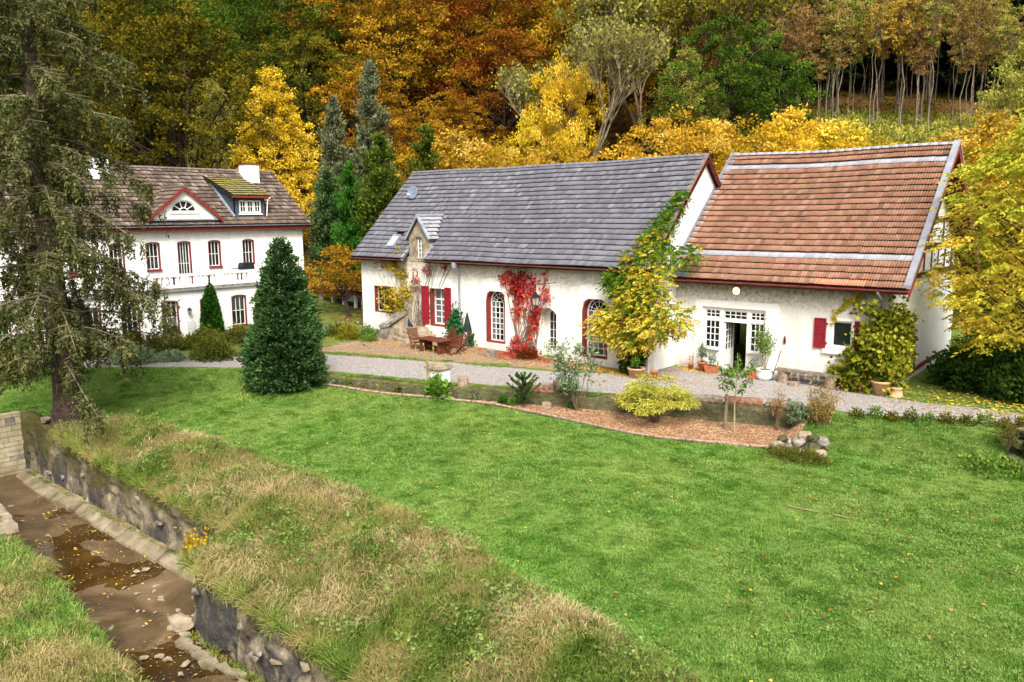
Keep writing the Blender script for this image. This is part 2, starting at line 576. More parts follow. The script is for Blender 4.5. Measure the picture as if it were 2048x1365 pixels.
M['l_thuja'] = leafmat('leaf_thuja', LS('#1a3410', '#294a16', '#38601d', '#4b7326'), trans=0.12)
M['l_blue'] = leafmat('leaf_bluegreen', LS('#454e32', '#5b6343', '#717656', '#868768'), trans=0.12)
M['l_dkthuja'] = leafmat('leaf_darkthuja', LS('#2b3a12', '#3f4e18', '#55611f', '#6d7428'), trans=0.15)
M['l_spruce'] = leafmat('needle_spruce', LS('#2c3019', '#454a28', '#5f5f38', '#7d764c'), trans=0.15)
M['l_spruce_far'] = leafmat('needle_far', LS('#141d10', '#1f2c16', '#2a381c', '#384521'), trans=0.08)
M['l_box'] = leafmat('leaf_box', LS('#2c3814', '#434d1b', '#5d6225', '#7b7632'), trans=0.15)
M['l_redivy'] = leafmat('leaf_redivy', LS('#741826', '#a02233', '#b93340', '#c0524a', '#b98a5a'), trans=0.3)
M['l_wist'] = leafmat('leaf_wisteria', LS('#56741f', '#8a9a26', '#bfb02c', '#d4bf38', '#dfca48', '#e6d466'), trans=0.35)
M['l_wistg'] = leafmat('leaf_wisteria_green', LS('#2f5418', '#45711f', '#5c8626', '#7d9a2f', '#c2a92f'), trans=0.35)
M['l_grape'] = leafmat('leaf_grape', LS('#3f4a14', '#5f651a', '#7d7b22', '#98902f', '#aa9c48'), trans=0.3)
M['l_creeper'] = leafmat('leaf_creeper', LS('#74761c', '#a39622', '#c4ac2a', '#d0b83a'), trans=0.3)
M['l_shrub'] = leafmat('leaf_greygreen', LS('#4a6140', '#657c56', '#81946e', '#9ba887'), trans=0.25)
M['l_acer'] = leafmat('leaf_acer', LS('#7f8a2c', '#a2a83e', '#b9b655', '#c6ac3a'), trans=0.35)
M['l_young'] = leafmat('leaf_young', LS('#3e5f1c', '#577d27', '#739736', '#8ba84a'), trans=0.35)
M['l_arauc'] = leafmat('leaf_araucaria', LS('#23401b', '#325523', '#44682c'), trans=0.1)
M['l_herb'] = leafmat('leaf_herb', LS('#35541b', '#4d6f25', '#678432', '#8a9a45'), trans=0.25)
M['l_dark'] = leafmat('leaf_dark_shrub', LS('#1c2c12', '#2c431a', '#3f5a22', '#5d752c'), trans=0.12)
M['l_ivy'] = leafmat('leaf_ivy', LS('#16361a', '#225026', '#2f6633', '#4b7d48'), trans=0.15)
M['l_litter'] = leafmat('fallen_leaf', LS('#7a4a1c', '#a8742a', '#c79a35', '#d6b34c', '#b98552'), trans=0.1)
M['l_litter_red'] = leafmat('fallen_red_leaf', LS('#7d2620', '#a33a2e', '#b85a44', '#b98468'), trans=0.1)
M['l_litter_yel'] = leafmat('fallen_yellow_leaf', LS('#a98a24', '#c6a52e', '#d9bb4c', '#8a6d2c'), trans=0.1)
M['grit'] = leafmat('stone_grit', LS('#5a4c39', '#75674f', '#8d7f68', '#4c3e2c'), trans=0.0)
M['g_lawn'] = leafmat('grass_lawn', LS('#40661a', '#527c21', '#668f2b', '#7da03b', '#95ab55'), trans=0.3, var=0.0, hue=0)
M['g_dry'] = leafmat('grass_dry', LS('#5f6a2b', '#85803f', '#a59658', '#bfaa72', '#cdb886'), trans=0.3, var=0.0, hue=0)
M['g_mid'] = leafmat('grass_rough', LS('#3f5a1b', '#5b7227', '#7a8437', '#9b9350'), trans=0.3, var=0.0, hue=0)
# ------------------------------------------------------------------ terrain
BX = np.array([-70, -45, -38, -33.5, -30, -27.4, -21.9, -16.5, -13.1, -10.1, -8.2, -3.7, 10, 40.])
BY = np.array([-3, 9, 12.6, 16.4, 18.2, 19.2, 20.8, 23.3, 24.7, 25.95, 26.3, 28.2, 33, 44.])
FX = np.array([-70, -50, -42, -37, -34.8, -31.4, -25, -20.4, -17.6, -16.6, -9.7, -9.4, -6.9, -3.9, 10, 40])
FY = np.array([2, 9, 13.3, 17.0, 18.8, 22.4, 24.6, 25.9, 27.2, 30.3, 30.3, 29.75, 29.8, 30.0, 35, 46])
YW_X = np.array([-60, -17.9, -16.7, -3, 10.])
YW_Y = np.array([9.6, 9.6, 8.05, 7.7, 7.4])
YE_X = np.array([-60, -34, -26.8, -21.8, -17.7, -13.6, -8, 10])
YE_Y = np.array([6.9, 6.9, 6.7, 6.1, 5.8, 5.3, 4.8, 4.0])
def sstep(a, b, x):
    t = np.clip((x - a) / (b - a), 0, 1)
    return t * t * (3 - 2 * t)
def zwall(x):
    return np.interp(x, [-34, -32.3, -24, -18, -15, -10, -4], [-.45, -.5, -1.0, -1.15, -1.25, -1.5, -1.75])
def hill(x, y):
    d = 0.85 * y - 0.5 * x - 47
    s = np.where(d > 30, d, np.log1p(np.exp(np.clip(d / 4, -30, 30))) * 4)
    return 0.4 * s - 0.1 * np.maximum(d - 70, 0)
def zground(x, y, fine=True):
    x = np.asarray(x, float)
    y = np.asarray(y, float)
    b = np.interp(x, BX, BY)
    s = b - y
    yw = np.interp(x, YW_X, YW_Y)
    ye = np.interp(x, YE_X, YE_Y)
    zw = zwall(x)
    # lawn
    zb = np.interp(x, [-40, -28, -20, -10, 0], [-.2, -.24, -.42, -.66, -.72])
    yc = np.interp(x, [-28, -14, -10.5, -5.8, -3, 0], [11.9, 11.9, 11.2, 9.9, 9.1, 8.4])
    zl = zb + (-.82 - zb) * np.clip(s / np.maximum(b - yc, 1), 0, 1)
    wr = sstep(-28.2, -27.4, x) * (1 - sstep(-10.0, -9.2, x))
    zs = zl * sstep(0, 2.6, s)
    z = np.where(s > 0, wr * zl + (1 - wr) * zs, 0.0)
    # bank from the crest to the top of the channel wall
    k = np.clip((yc - y) / np.maximum(yc - yw, .5), 0, 1)
    hump = 0.62 * np.sin(np.pi * np.clip((yc + 1.0 - y) / (yc + 1.0 - yw), 0, 1)) * sstep(-31, -26, x)
    zc = z * (1 - k) + zw * k + hump * 0.7
    lump = 0.2 * vnoise(x, y, 1.25, 3) + 0.06 * vnoise(x, y, 4.1, 8)
    z = np.where((y < yc + 1.0), zc + lump * sstep(yc + 1.0, yc - .3, y) * sstep(-30, -27, x), z)
    # left bank on the near side of the channel
    zl2 = -1.25 + 0.12 * vnoise(x, y, 0.9, 5) + .25 * sstep(0, 4, ye - y)
    inch = (y < yw + .22) & (y > ye - .12) & (x > -32.7)
    near = (y <= ye - .12) & (x > -60)
    z = np.where(near, zl2, z)
    z = np.where((x <= -32.7) & (y < yw + 2), np.minimum(z, -.42) * 0 - .42 + .05 * vnoise(x, y, .5, 2), z)
    z = np.where(inch, -2.95, z)
    if fine:
        z = z + np.where(inch, 0, 0.018 * vnoise(x, y, 2.3, 4)) * (s > 0.3)
    return z + hill(x, y)

def axis(*segs):
    out = []
    for a, b, st in segs:
        out.append(np.arange(a, b, st))
    return np.concatenate(out)
gx = axis((-260, -60, 10), (-60, -36, 1.0), (-36, 4, .2), (4, 20, 1.0), (20, 201, 10))
gy = axis((-60, 0, 4), (0, 4, .5), (4, 30, .125), (30, 60, 1.0), (60, 120, 3), (120, 321, 10))
XX, YY = np.meshgrid(gx, gy)
ZZ = zground(XX, YY)
V = np.stack([XX, YY, ZZ], -1).reshape(-1, 3)
nx_, ny_ = len(gx), len(gy)
ii = (np.arange(ny_ - 1)[:, None] * nx_ + np.arange(nx_ - 1)[None]).ravel()
F = np.stack([ii, ii + 1, ii + nx_ + 1, ii + nx_], 1)
link('ground', mesh_np('ground', V, F, smooth=True), None, M['ground'], kind='structure')

def strip(name, xs, y0, y1, dz, mat, nyy=14, kind='structure'):
    xs = np.asarray(xs, float)
    t = np.linspace(0, 1, nyy)
    X = np.repeat(xs[None], nyy, 0)
    Y = y0[None] * (1 - t[:, None]) + y1[None] * t[:, None]
    Z = zground(X, Y, False) + dz
    V = np.stack([X, Y, Z], -1).reshape(-1, 3)
    n = len(xs)
    ii = (np.arange(nyy - 1)[:, None] * n + np.arange(n - 1)[None]).ravel()
    F = np.stack([ii, ii + 1, ii + n + 1, ii + n], 1)
    return link(name, mesh_np(name, V, F, smooth=True), None, mat, kind=kind)
rg = np.random.RandomState(5)
xs = np.arange(-60, 12, .25)
edge = lambda seed, a: a * vnoise(xs, xs * 0, 1.3, seed) + a * .5 * vnoise(xs, xs * 0, 4.0, seed + 1)
nb = np.interp(xs, BX, BY) + np.interp(xs, [-60, -34, -28, -26, -20, -15, -9, -7.5, 0], [.3, .3, .9, 1.0, .9, .5, .4, .35, .3]) + edge(11, .12)
fbv = np.interp(xs, FX, FY) + np.where(xs < -17.5, edge(21, .15), np.where(xs > -9.3, edge(22, .15), -.02))
strip('gravel_drive', xs, nb, np.maximum(fbv, nb + .3), .012, M['gravel'])
xs = np.arange(-33.2, -17.0, .25)
pf = np.interp(xs, FX, FY) + .35 + .12 * vnoise(xs, xs * 0, 1.5, 31)
strip('patio', xs, pf, np.maximum(np.full(len(xs), 28.14), pf + .05), .008, M['patio'])
# planting bed: earth on the left, bark chips on the right
xs = np.arange(-28.2, -9.0, .2)
b_in = np.interp(xs, BX, BY) - .02
b_out = np.interp(xs, [-28.5, -24, -19.5, -16.5, -13.3, -9.6, -8.9], [18.6, 19.6, 21.3, 21.6, 21.7, 23.2, 23.9])
m1 = xs < -20.4
strip('bed_earth', xs[m1], b_out[m1], b_in[m1], .065, M['bedsoil'], 14)
m2 = xs > -20.55
strip('bark_mulch', xs[m2], b_out[m2], b_in[m2], .07, M['chips'], 14)

# channel bed and water
xs = np.arange(-32.3, 6, .2)
yy = np.arange(3.4, 9.9, .15)
X, Y = np.meshgrid(xs, yy)
Z = -2.775 + .05 * vnoise(X, Y, .55, 41) + .02 * vnoise(X, Y, 2.0, 42) + .05 * sstep(-24, -30, X)
n = len(xs)
ii = (np.arange(len(yy) - 1)[:, None] * n + np.arange(n - 1)[None]).ravel()
link('channel_bed', mesh_np('channel_bed', np.stack([X, Y, Z], -1).reshape(-1, 3), np.stack([ii, ii + 1, ii + n + 1, ii + n], 1), smooth=True), None, M['mud'], kind='structure')
link('water', mesh_np('water', [(-32.3, 3.4, -2.782), (6, 3.4, -2.782), (6, 9.9, -2.782), (-32.3, 9.9, -2.782)], [(0, 1, 2, 3)]), None, M['water'], kind='structure')
# ------------------------------------------------------------------ building helpers
def arch(u0, u1, z0, zs, rise, n=8):
    pts = [(u0, z0), (u1, z0), (u1, zs)]
    if rise > 0:
        c = (u0 + u1) / 2
        h = (u1 - u0) / 2
        R = (h * h + rise * rise) / (2 * rise)
        a0 = math.asin(min(1, h / R))
        for i in range(1, n):
            a = a0 - 2 * a0 * i / n
            pts.append((c + R * math.sin(a), zs + rise - R + R * math.cos(a)))
    pts.append((u0, zs))
    return pts

def arch_z(u, u0, u1, zs, rise):
    if rise <= 0:
        return zs
    c = (u0 + u1) / 2
    h = (u1 - u0) / 2
    R = (h * h + rise * rise) / (2 * rise)
    return zs + rise - R + math.sqrt(max(R * R - (u - c) ** 2, 0))

def wall(name, mp, outer, holes, depth, mat, parent):
    mb = MB(mp)
    loops = [[Vector((u, z, 0)) for u, z in p] for p in [outer] + holes]
    tris = tessellate_polygon(loops)
    flat = [(p.x, 0, p.y) for l in loops for p in l]
    mb.add(flat, tris)
    for hp in holes + [outer]:
        n = len(hp)
        P = [(u, 0, z) for u, z in hp] + [(u, -depth, z) for u, z in hp]
        mb.add(P, [(i, (i + 1) % n, n + (i + 1) % n, n + i) for i in range(n)])
    back = [(p.x, -depth, p.y) for l in loops for p in l]
    mb.add(back, [tuple(reversed(t)) for t in tris])
    return mb.build(name, mat, parent)

def window(parent, mp, u0, u1, z0, zs, rise=0.0, cols=2, rows=4, d=0.25, reveal=None, glass='glass', frame='white_paint',
           transom=None, fan=False, fw_=0.06, mw=0.028, border=0.0, sill=None, name='window', glassfn=None):
    """frame with glazing bars (part), panes, reveal and sill (sub-parts)"""
    mb = MB(mp)
    w0, w1 = -d - .05, -d
    mb.box(u0, u0 + fw_, w0, w1, z0, zs)
    mb.box(u1 - fw_, u1, w0, w1, z0, zs)
    mb.box(u0 + fw_, u1 - fw_, w0, w1, z0, z0 + fw_)
    top = arch(u0, u1, z0, zs, rise)[2:] if rise > 0 else [(u1, zs), (u0, zs)]
    inner = [(u0 + u1) / 2 + (p[0] - (u0 + u1) / 2) * (1 - 2 * fw_ / (u1 - u0)) for p in top]
    for i in range(len(top) - 1):
        a, b = top[i], top[i + 1]
        ia, ib = (inner[i], a[1] - fw_), (inner[i + 1], b[1] - fw_)
        q = [a, b, ib, ia]
        mb.add([(p[0], w, p[1]) for w in (w1, w0) for p in q], [(0, 1, 2, 3), (7, 6, 5, 4), (3, 2, 6, 7), (0, 4, 5, 1)])
    iu0, iu1, iz0 = u0 + fw_, u1 - fw_, z0 + fw_
    ztop = lambda u: arch_z(u, u0, u1, zs, rise) - fw_
    zr = (zs - .02) if fan else zs - fw_
    zl = [iz0 + (zr - iz0) * i / rows for i in range(rows + 1)] if transom is None else transom
    us = [iu0 + (iu1 - iu0) * i / cols for i in range(cols + 1)]
    for u in us[1:-1]:
        mb.box(u - mw / 2, u + mw / 2, w0 + .012, w1 + .004, iz0, zr if fan else ztop(u))
    for j, z in enumerate(zl[1:-1] if not fan else zl[1:]):
        t = mw if not (transom and j == len(zl) - 3) else mw * 2.2
        mb.box(iu0, iu1, w0 + .010, w1 + .006, z - t / 2, z + t / 2)
    c = (u0 + u1) / 2
    if fan:
        for a in (22, 56, 90, 124, 158):
            r0, r1 = .16 * (u1 - u0), (u1 - u0)
            ca, sa = math.cos(rad(a)), math.sin(rad(a))
            while r1 > r0 and (abs(ca * r1) > (iu1 - iu0) / 2 or zr + sa * r1 > ztop(c + ca * r1) + .01):
                r1 -= .01
            mb.tube([(c + ca * r0, w1 - .02, zr + sa * r0), (c + ca * r1, w1 - .02, zr + sa * r1)], mw * .5, 4)
        for rr in (.16, .34):
            mb.tube([(c + math.cos(rad(a)) * rr * (u1 - u0), w1 - .02, zr + math.sin(rad(a)) * rr * (u1 - u0)) for a in range(0, 181, 15)], mw * .5, 4)
    o = mb.build(name, M[frame], parent)
    g = w0 + .018
    cells = [(us[i], us[i + 1], zl[j], zl[j + 1]) for j in range(len(zl) - 1) for i in range(cols)]
    for k, (a, b, e, f) in enumerate(cells):
        p = MB(mp)
        last = (not fan) and rise > 0 and abs(f - zl[-1]) < 1e-6
        ta, tb = (ztop(a), ztop(b)) if last else (f, f)
        tm = ztop((a + b) / 2) if last else f
        p.add([(a, g, e), (b, g, e), (b, g, tb), ((a + b) / 2, g, tm), (a, g, ta)], [(0, 1, 2, 3, 4)])
        gm = glassfn(k % cols, k // cols) if glassfn else glass
        p.build('pane', M[gm], o)
    if fan:
        p = MB(mp)
        pts = [(iu0, zr), (iu1, zr)] + [(x, ztop(x)) for x in np.linspace(iu1, iu0, 9)]
        p.add([(x, g, z) for x, z in pts], [tuple(range(len(pts)))])
        p.build('pane', M[glass], o)
    if reveal:
        r = MB(mp)
        e = .004
        pts = arch(u0 + e, u1 - e, z0 + e, zs - e, max(rise - 0, 0) if rise else 0)
        n = len(pts)
        r.add([(u, .006, z) for u, z in pts] + [(u, -d, z) for u, z in pts], [(i, (i + 1) % n, n + (i + 1) % n, n + i) for i in range(n)])
        if border:
            outp = arch(u0 - border, u1 + border, z0 - border, zs + border * .3, rise + border * .7 if rise else 0)
            if not rise:
                outp = [(u0 - border, z0 - border), (u1 + border, z0 - border), (u1 + border, zs + border), (u0 - border, zs + border)]
            r.add([(u, .006, z) for u, z in pts] + [(u, .006, z) for u, z in outp], [(i, (i + 1) % n, n + (i + 1) % n, n + i) for i in range(n)])
            r.add([(u, .006, z) for u, z in outp] + [(u, -.02, z) for u, z in outp], [(i, (i + 1) % n, n + (i + 1) % n, n + i) for i in range(n)])
        r.build('reveal', M[reveal], o)
    if sill:
        s = MB(mp)
        s.box(u0 - .06, u1 + .06, -d + .01, .09, z0 - .1, z0 - .012)
        s.build('sill', M[sill], o)
    return o

def shutter(parent, mp, u0, u1, z0, z1, mat='red_paint', louvre=True, ang=0.0, hinge=None):
    mb = MB()
    L = u1 - u0
    h = z1 - z0
    fr = .055
    mb.box(0, fr, 0, .04, 0, h)
    mb.box(L - fr, L, 0, .04, 0, h)
    for z in (0, h * .5 - fr / 2, h - fr):
        mb.box(fr, L - fr, .002, .038, z, z + fr)
    if louvre:
        n = int(h / .055)
        for i in range(n):
            z = fr + (h - 2 * fr) * i / n
            mb.add([(fr, .004, z + .045), (L - fr, .004, z + .045), (L - fr, .034, z + .008), (fr, .034, z + .008), (fr, .02, z), (L - fr, .02, z)], [(0, 1, 2, 3), (3, 2, 5, 4)])
    else:
        mb.box(fr, L - fr, .01, .026, fr, h - fr)
    P = []
    ca, sa = math.cos(ang), math.sin(ang)
    for x, y, z in mb.v:
        if hinge == 'r':
            x -= L
        a, b = x * ca - y * sa, x * sa + y * ca
        if hinge == 'r':
            a += L
        P.append(mp(u0 + a, .02 + b, z0 + z))
    mb.v = [tuple(p) for p in P]
    o = mb.build('shutter', M[mat], parent)
    hg = MB(mp)
    for z in (z0 + h * .18, z0 + h * .82):
        uu = u0 - .03 if hinge == 'l' else u1 + .03
        hg.box(min(uu, uu) - .025, uu + .025, .004, .05, z - .03, z + .03)
    hg.build('hinge', M['iron'], o)
    return o

# ---- roof tiles
def tile_verts(w_, L, style):
    if style == 'roll':
        us = np.array([0, .07, .22, .41, .5, .57, .72, .92, 1.0]) * w_
        hs = np.array([-.3, .75, 1, .75, -.3, .75, 1, .75, -.3]) * .038
    elif style == 'pan':
        us = np.array([0, .2, .45, .7, 1.0]) * w_
        hs = np.array([.022, .004, 0, .006, .026])
    else:
        us = np.array([0.004, .996]) * w_
        hs = np.zeros(2)
    n = len(us)
    fl, th = .066, .062
    z = np.zeros(n)
    V = np.concatenate([np.stack([us, z, hs + fl], 1), np.stack([us, z + L, hs], 1), np.stack([us, z + .004, hs + fl - th], 1)])
    F, mi = [], []
    for i in range(n - 1):
        F.append((i, i + 1, n + i + 1, n + i))
        mi.append(0)
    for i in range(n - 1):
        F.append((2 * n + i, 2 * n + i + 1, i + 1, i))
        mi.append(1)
    F.append((0, n, n, 2 * n))
    F = F[:-1]
    F.append((2 * n, 0, n, n))
    F = F[:-1]
    return V, np.array(F), np.array(mi)

TILE_N = [0]
def add_tile_attr(me, vals, domain='POINT'):
    a = me.attributes.new('tile', 'FLOAT', domain)
    a.data.foreach_set('value', np.asarray(vals, np.float32))

def roof_tiles(roof, O, U, Vd, ncols, nrows, tw, expo, pick, style='roll', indiv=300, seed=1, lip='moss_gap_shade', sag=None, jit=1.0):
    """300 tiles that show largest are objects; the rest is one joined part per material"""
    r = np.random.RandomState(seed)
    O, U, Vd = (np.array(a, float) for a in (O, U, Vd))
    U, Vd = unit(U), unit(Vd)
    N = np.cross(U, Vd)
    if N[2] < 0:
        N = -N
    tiles = []
    for j in range(nrows):
        for i in range(ncols):
            k = pick(i, j, O + U * (i + .5) * tw + Vd * j * expo)
            if k is None:
                continue
            st = style
            if isinstance(k, tuple):
                k, st = k
            p = O + U * i * tw + Vd * (j * expo + r.normal(0, .006) * jit) + N * (r.normal(0, .004) * jit)
            if sag:
                p[2] += sag(i / ncols, j / nrows)
            a = r.normal(0, .012) * jit
            u2 = U * math.cos(a) + Vd * math.sin(a)
            v2 = Vd * math.cos(a) - U * math.sin(a)
            tiles.append((np.linalg.norm(p - CAM), k, st, p, u2, v2, r.uniform(0, 50)))
    tiles.sort(key=lambda t: t[0])
    protos = {}
    for t in tiles[:indiv]:
        _, k, st, p, u2, v2, rv = t
        q = int(rv) % 10
        key = (k, st, q)
        if key not in protos:
            V, F, mi = tile_verts(tw, expo * 1.18, st)
            me = mesh_np('roof_tile', V, F, midx=mi)
            add_tile_attr(me, np.full(len(V), q * 1.37 + .21))
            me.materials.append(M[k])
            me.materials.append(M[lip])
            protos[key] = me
        o = bpy.data.objects.new('roof_tile', protos[key])
        COL.objects.link(o)
        o.parent = roof
        o.matrix_parent_inverse = PINV(roof)
        n2 = np.cross(u2, v2)
        if n2[2] < 0:
            n2 = -n2
        o.matrix_basis = Matrix(((u2[0], v2[0], n2[0], p[0]), (u2[1], v2[1], n2[1], p[1]), (u2[2], v2[2], n2[2], p[2]), (0, 0, 0, 1)))
    rest = {}
    for t in tiles[indiv:]:
        rest.setdefault(t[1], []).append(t)
    for k, L in rest.items():
        VV, FF, MI, AT = [], [], [], []
        b = 0
        for _, _, st, p, u2, v2, rv in L:
            V, F, mi = tile_verts(tw, expo * 1.18, st)
            n2 = np.cross(u2, v2)
            if n2[2] < 0:
                n2 = -n2
            VV.append(p + V[:, :1] * u2 + V[:, 1:2] * v2 + V[:, 2:] * n2)
            FF.append(F + b)
            MI.append(mi)
            AT.append(np.full(len(V), rv))
            b += len(V)
        me = mesh_np('roof_tiling', np.concatenate(VV), np.concatenate(FF), midx=np.concatenate(MI))
        add_tile_attr(me, np.concatenate(AT))
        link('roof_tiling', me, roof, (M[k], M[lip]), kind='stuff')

def ridge_tiles(roof, a, b, n, r_, mat, sag=None):
    a, b = np.array(a, float), np.array(b, float)
    d = (b - a) / n
    L = np.linalg.norm(d)
    u = d / L
    s = unit(np.cross(u, (0, 0, 1)))
    V, F = [], []
    for e, rr in ((0, r_ * 1.08), (L * 1.04, r_)):
        for q in range(6):
            t = math.pi * (q / 5)
            V.append((e, math.cos(t) * rr, math.sin(t) * rr * .75))
    F = [(i, i + 1, 7 + i, 6 + i) for i in range(5)] + [(0, 5, 4, 3), (0, 3, 2, 1)]
    me = mesh_np('ridge_tile', V, np.array(F))
    add_tile_attr(me, np.full(len(V), 3.3))
    me.materials.append(M[mat])
    for i in range(n):
        p = a + d * i
        if sag:
            p = p + np.array([0, 0, sag((i + .5) / n, 1.0)])
        o = bpy.data.objects.new('ridge_tile', me)
        COL.objects.link(o)
        o.parent = roof
        o.matrix_parent_inverse = PINV(roof)
        o.matrix_basis = Matrix(((u[0], s[0], 0, p[0]), (u[1], s[1], 0, p[1]), (u[2], s[2], 1, p[2]), (0, 0, 0, 1)))

def gutter(parent, p0, p1, r_=.06, mat='gutter_red'):
    mb = MB()
    p0, p1 = Vector(p0), Vector(p1)
    d = (p1 - p0).normalized()
    s = d.cross(Vector((0, 0, 1)))
    P = []
    for p in (p0, p1):
        for rr in (r_, r_ * .88):
            for q in range(8):
                t = math.pi + math.pi * q / 7
                P.append(p + s * math.cos(t) * rr + Vector((0, 0, math.sin(t) * rr)))
    F = []
    for i in range(7):
        F += [(i, i + 1, 17 + i, 16 + i), (8 + i, 24 + i, 25 + i, 9 + i)]
    F += [(0, 16, 24, 8), (7, 15, 31, 23)]
    mb.add(P, F)
    return mb.build('gutter', M[mat], parent)

# ------------------------------------------------------------------ slate-roofed barn
sb = thing('slate_barn', 'long white barn with grey slate-coloured tile roof and arched red-framed windows', 'barn', (-26, 28.1, 0))
YS = 28.1
ms = lambda u, w_, z: (u, YS - w_, z)
XL, XR = -35.5, -16.95
EY, EZ, RY, RZ = 27.6, 4.34, 32.4, 9.05
SL = (RZ - EZ) / (RY - EY)
holes = [arch(-34.4, -32.9, 1.36, 2.75, 0), arch(-31.35, -30.55, .83, 2.55, .35), arch(-29.95, -28.92, .98, 2.82, .13),
         arch(-26.02, -24.85, .5, 2.8, .25), arch(-22.85, -21.74, .06, 2.1, .3), arch(-20.28, -19.02, .42, 2.76, .27)]
wall('front_wall', ms, [(XL, -.3), (XR, -.3), (XR, 4.45), (-29.9, 4.45), (-31.45, 4.45), (XL, 4.45)], holes, .45, M['wall_slate'], sb)
back = 2 * RY - YS
gab = [(YS + .455, -.3), (back, -.3), (back, EZ + .2), (RY, RZ - .12), (YS + .455, EZ + .55)]
mb = MB()
mb.prism(gab, XR - .4, XR, 'x')
mb.build('gable_wall', M['wall_white'], sb)
mb = MB()
mb.prism(gab, XL, XL + .4, 'x')
mb.prism([(XL, -.3), (XR, -.3), (XR, EZ + .2), (XL, EZ + .2)], back - .4, back, 'y')
mb.build('rear_wall', M['wall_slate'], sb)
RXL, RXR = -35.75, -16.7
mb = MB()
nz = -.07
for xa_, xb_, yq in ((RXL, -31.46, EY), (-31.46, -29.9, 28.35), (-29.9, RXR, EY)):
    zq = EZ + (yq - EY) * SL
    mb.prism([(yq, zq - .14), (RY, RZ - .16), (2 * RY - EY, EZ - .14), (2 * RY - EY, EZ + nz), (RY, RZ + nz), (yq, zq + nz)], xa_, xb_, 'x')
sroof = mb.build('roof', M['moss_gap_shade'], sb)
slope = math.hypot(RY - EY, RZ - EZ)
sag_s = lambda u, v: -.07 * math.sin(math.pi * u) * v + .015 * math.sin(u * 17 + v * 5)
DX0, DX1 = -31.46, -29.9
def pick_s(i, j, p):
    if DX0 - .02 < p[0] < DX1 + .02 and p[1] < 28.3:
        return None
    if -33.4 < p[0] < -32.75 and 28.15 < p[1] < 28.8:
        return None
    return 'tile_slate'
roof_tiles(sroof, (RXL, EY, EZ), (1, 0, 0), (0, RY - EY, RZ - EZ), 87, 21, (RXR - RXL) / 87, slope / 21, pick_s, seed=3, sag=sag_s)
ridge_tiles(sroof, (RXL, RY, RZ + .0), (RXR, RY, RZ + .0), 52, .13, 'tile_slate', sag=sag_s)
gutter(sb, (RXL, EY - .06, EZ - .03), (DX0, EY - .06, EZ - .03))
gutter(sb, (DX1, EY - .06, EZ - .03), (RXR, EY - .06, EZ - .03))
mb = MB()
for x0, x1 in ((RXL + .02, DX0), (DX1, RXR - .02)):
    mb.box(x0, x1, EY + .03, EY + .07, EZ - .15, EZ - .08)
mb.build('fascia', M['barge_red'], sb)
for nm, xx in (('bargeboard', RXR - .05), ('bargeboard', RXL)):
    for sgn in (-1, 1):
        mb = MB()
        y0 = RY + sgn * (RY - EY) * 1.0
        mb.prism([(y0, EZ - .24), (RY, RZ - .24), (RY, RZ + .06), (y0, EZ + .06)], xx, xx + .05, 'x')
        mb.build('bargeboard', M['barge_red'], sb)
mb = MB()
mb.prism([(EY, EZ + .07), (RY, RZ + .07), (RY, RZ + .11), (EY, EZ + .11)], RXR - .16, RXR + .03, 'x')
mb.build('verge_flashing', M['wood_grey'], sb)
# zinc flashing where the lower roof meets the gable is part of the red barn, below
def glz(c, r):
    return 'glass_grey' if (c * 7 + r * 3) % 5 in (0, 1) or c < 1 else 'glass'
window(sb, ms, -34.38, -32.92, 1.38, 2.73, 0, 3, 2, reveal='red_reveal', d=.2, border=.05)
wA = window(sb, ms, -29.94, -28.93, .99, 2.81, .13, 2, 5, d=.28, reveal='red_reveal', border=.06, glass='glass_grey', fw_=.09,
            transom=[1.08, 1.39, 1.7, 2.0, 2.3, 2.78], mw=.04)
wB = window(sb, ms, -26.0, -24.87, .52, 2.45, .57, 4, 7, d=.3, reveal='red_reveal', border=.05, fan=True, glassfn=glz)
wC = window(sb, ms, -20.26, -19.04, .44, 2.42, .58, 4, 7, d=.3, reveal='red_reveal', border=.06, fan=True, glassfn=glz)
for (u0, u1, z0, z1) in ((-30.5, -28.3, 2.98, 3.45), (-26.35, -24.6, 3.06, 3.6), (-20.6, -18.75, 3.05, 3.6)):
    mb = MB(ms)
    c = (u0 + u1) / 2
    h = (u1 - u0) / 2
    mb.prism([(u0, z0), (u0 + .1, z0 - .1), (u1 - .1, z0 - .1), (u1, z0), (c + h * .9, z1 - .1), (c + h * .4, z1), (c - h * .45, z1 - .02), (c - h * .85, z1 - .12)], -.02, .007, 'y')
    mb.build('plaster_patch', M['wall_white'], sb)
shutter(sb, ms, -30.52, -30.03, 1.0, 2.97, louvre=False, hinge='r', ang=rad(-6))
shutter(sb, ms, -28.86, -28.38, 1.0, 2.97, louvre=False, hinge='l', ang=rad(4))
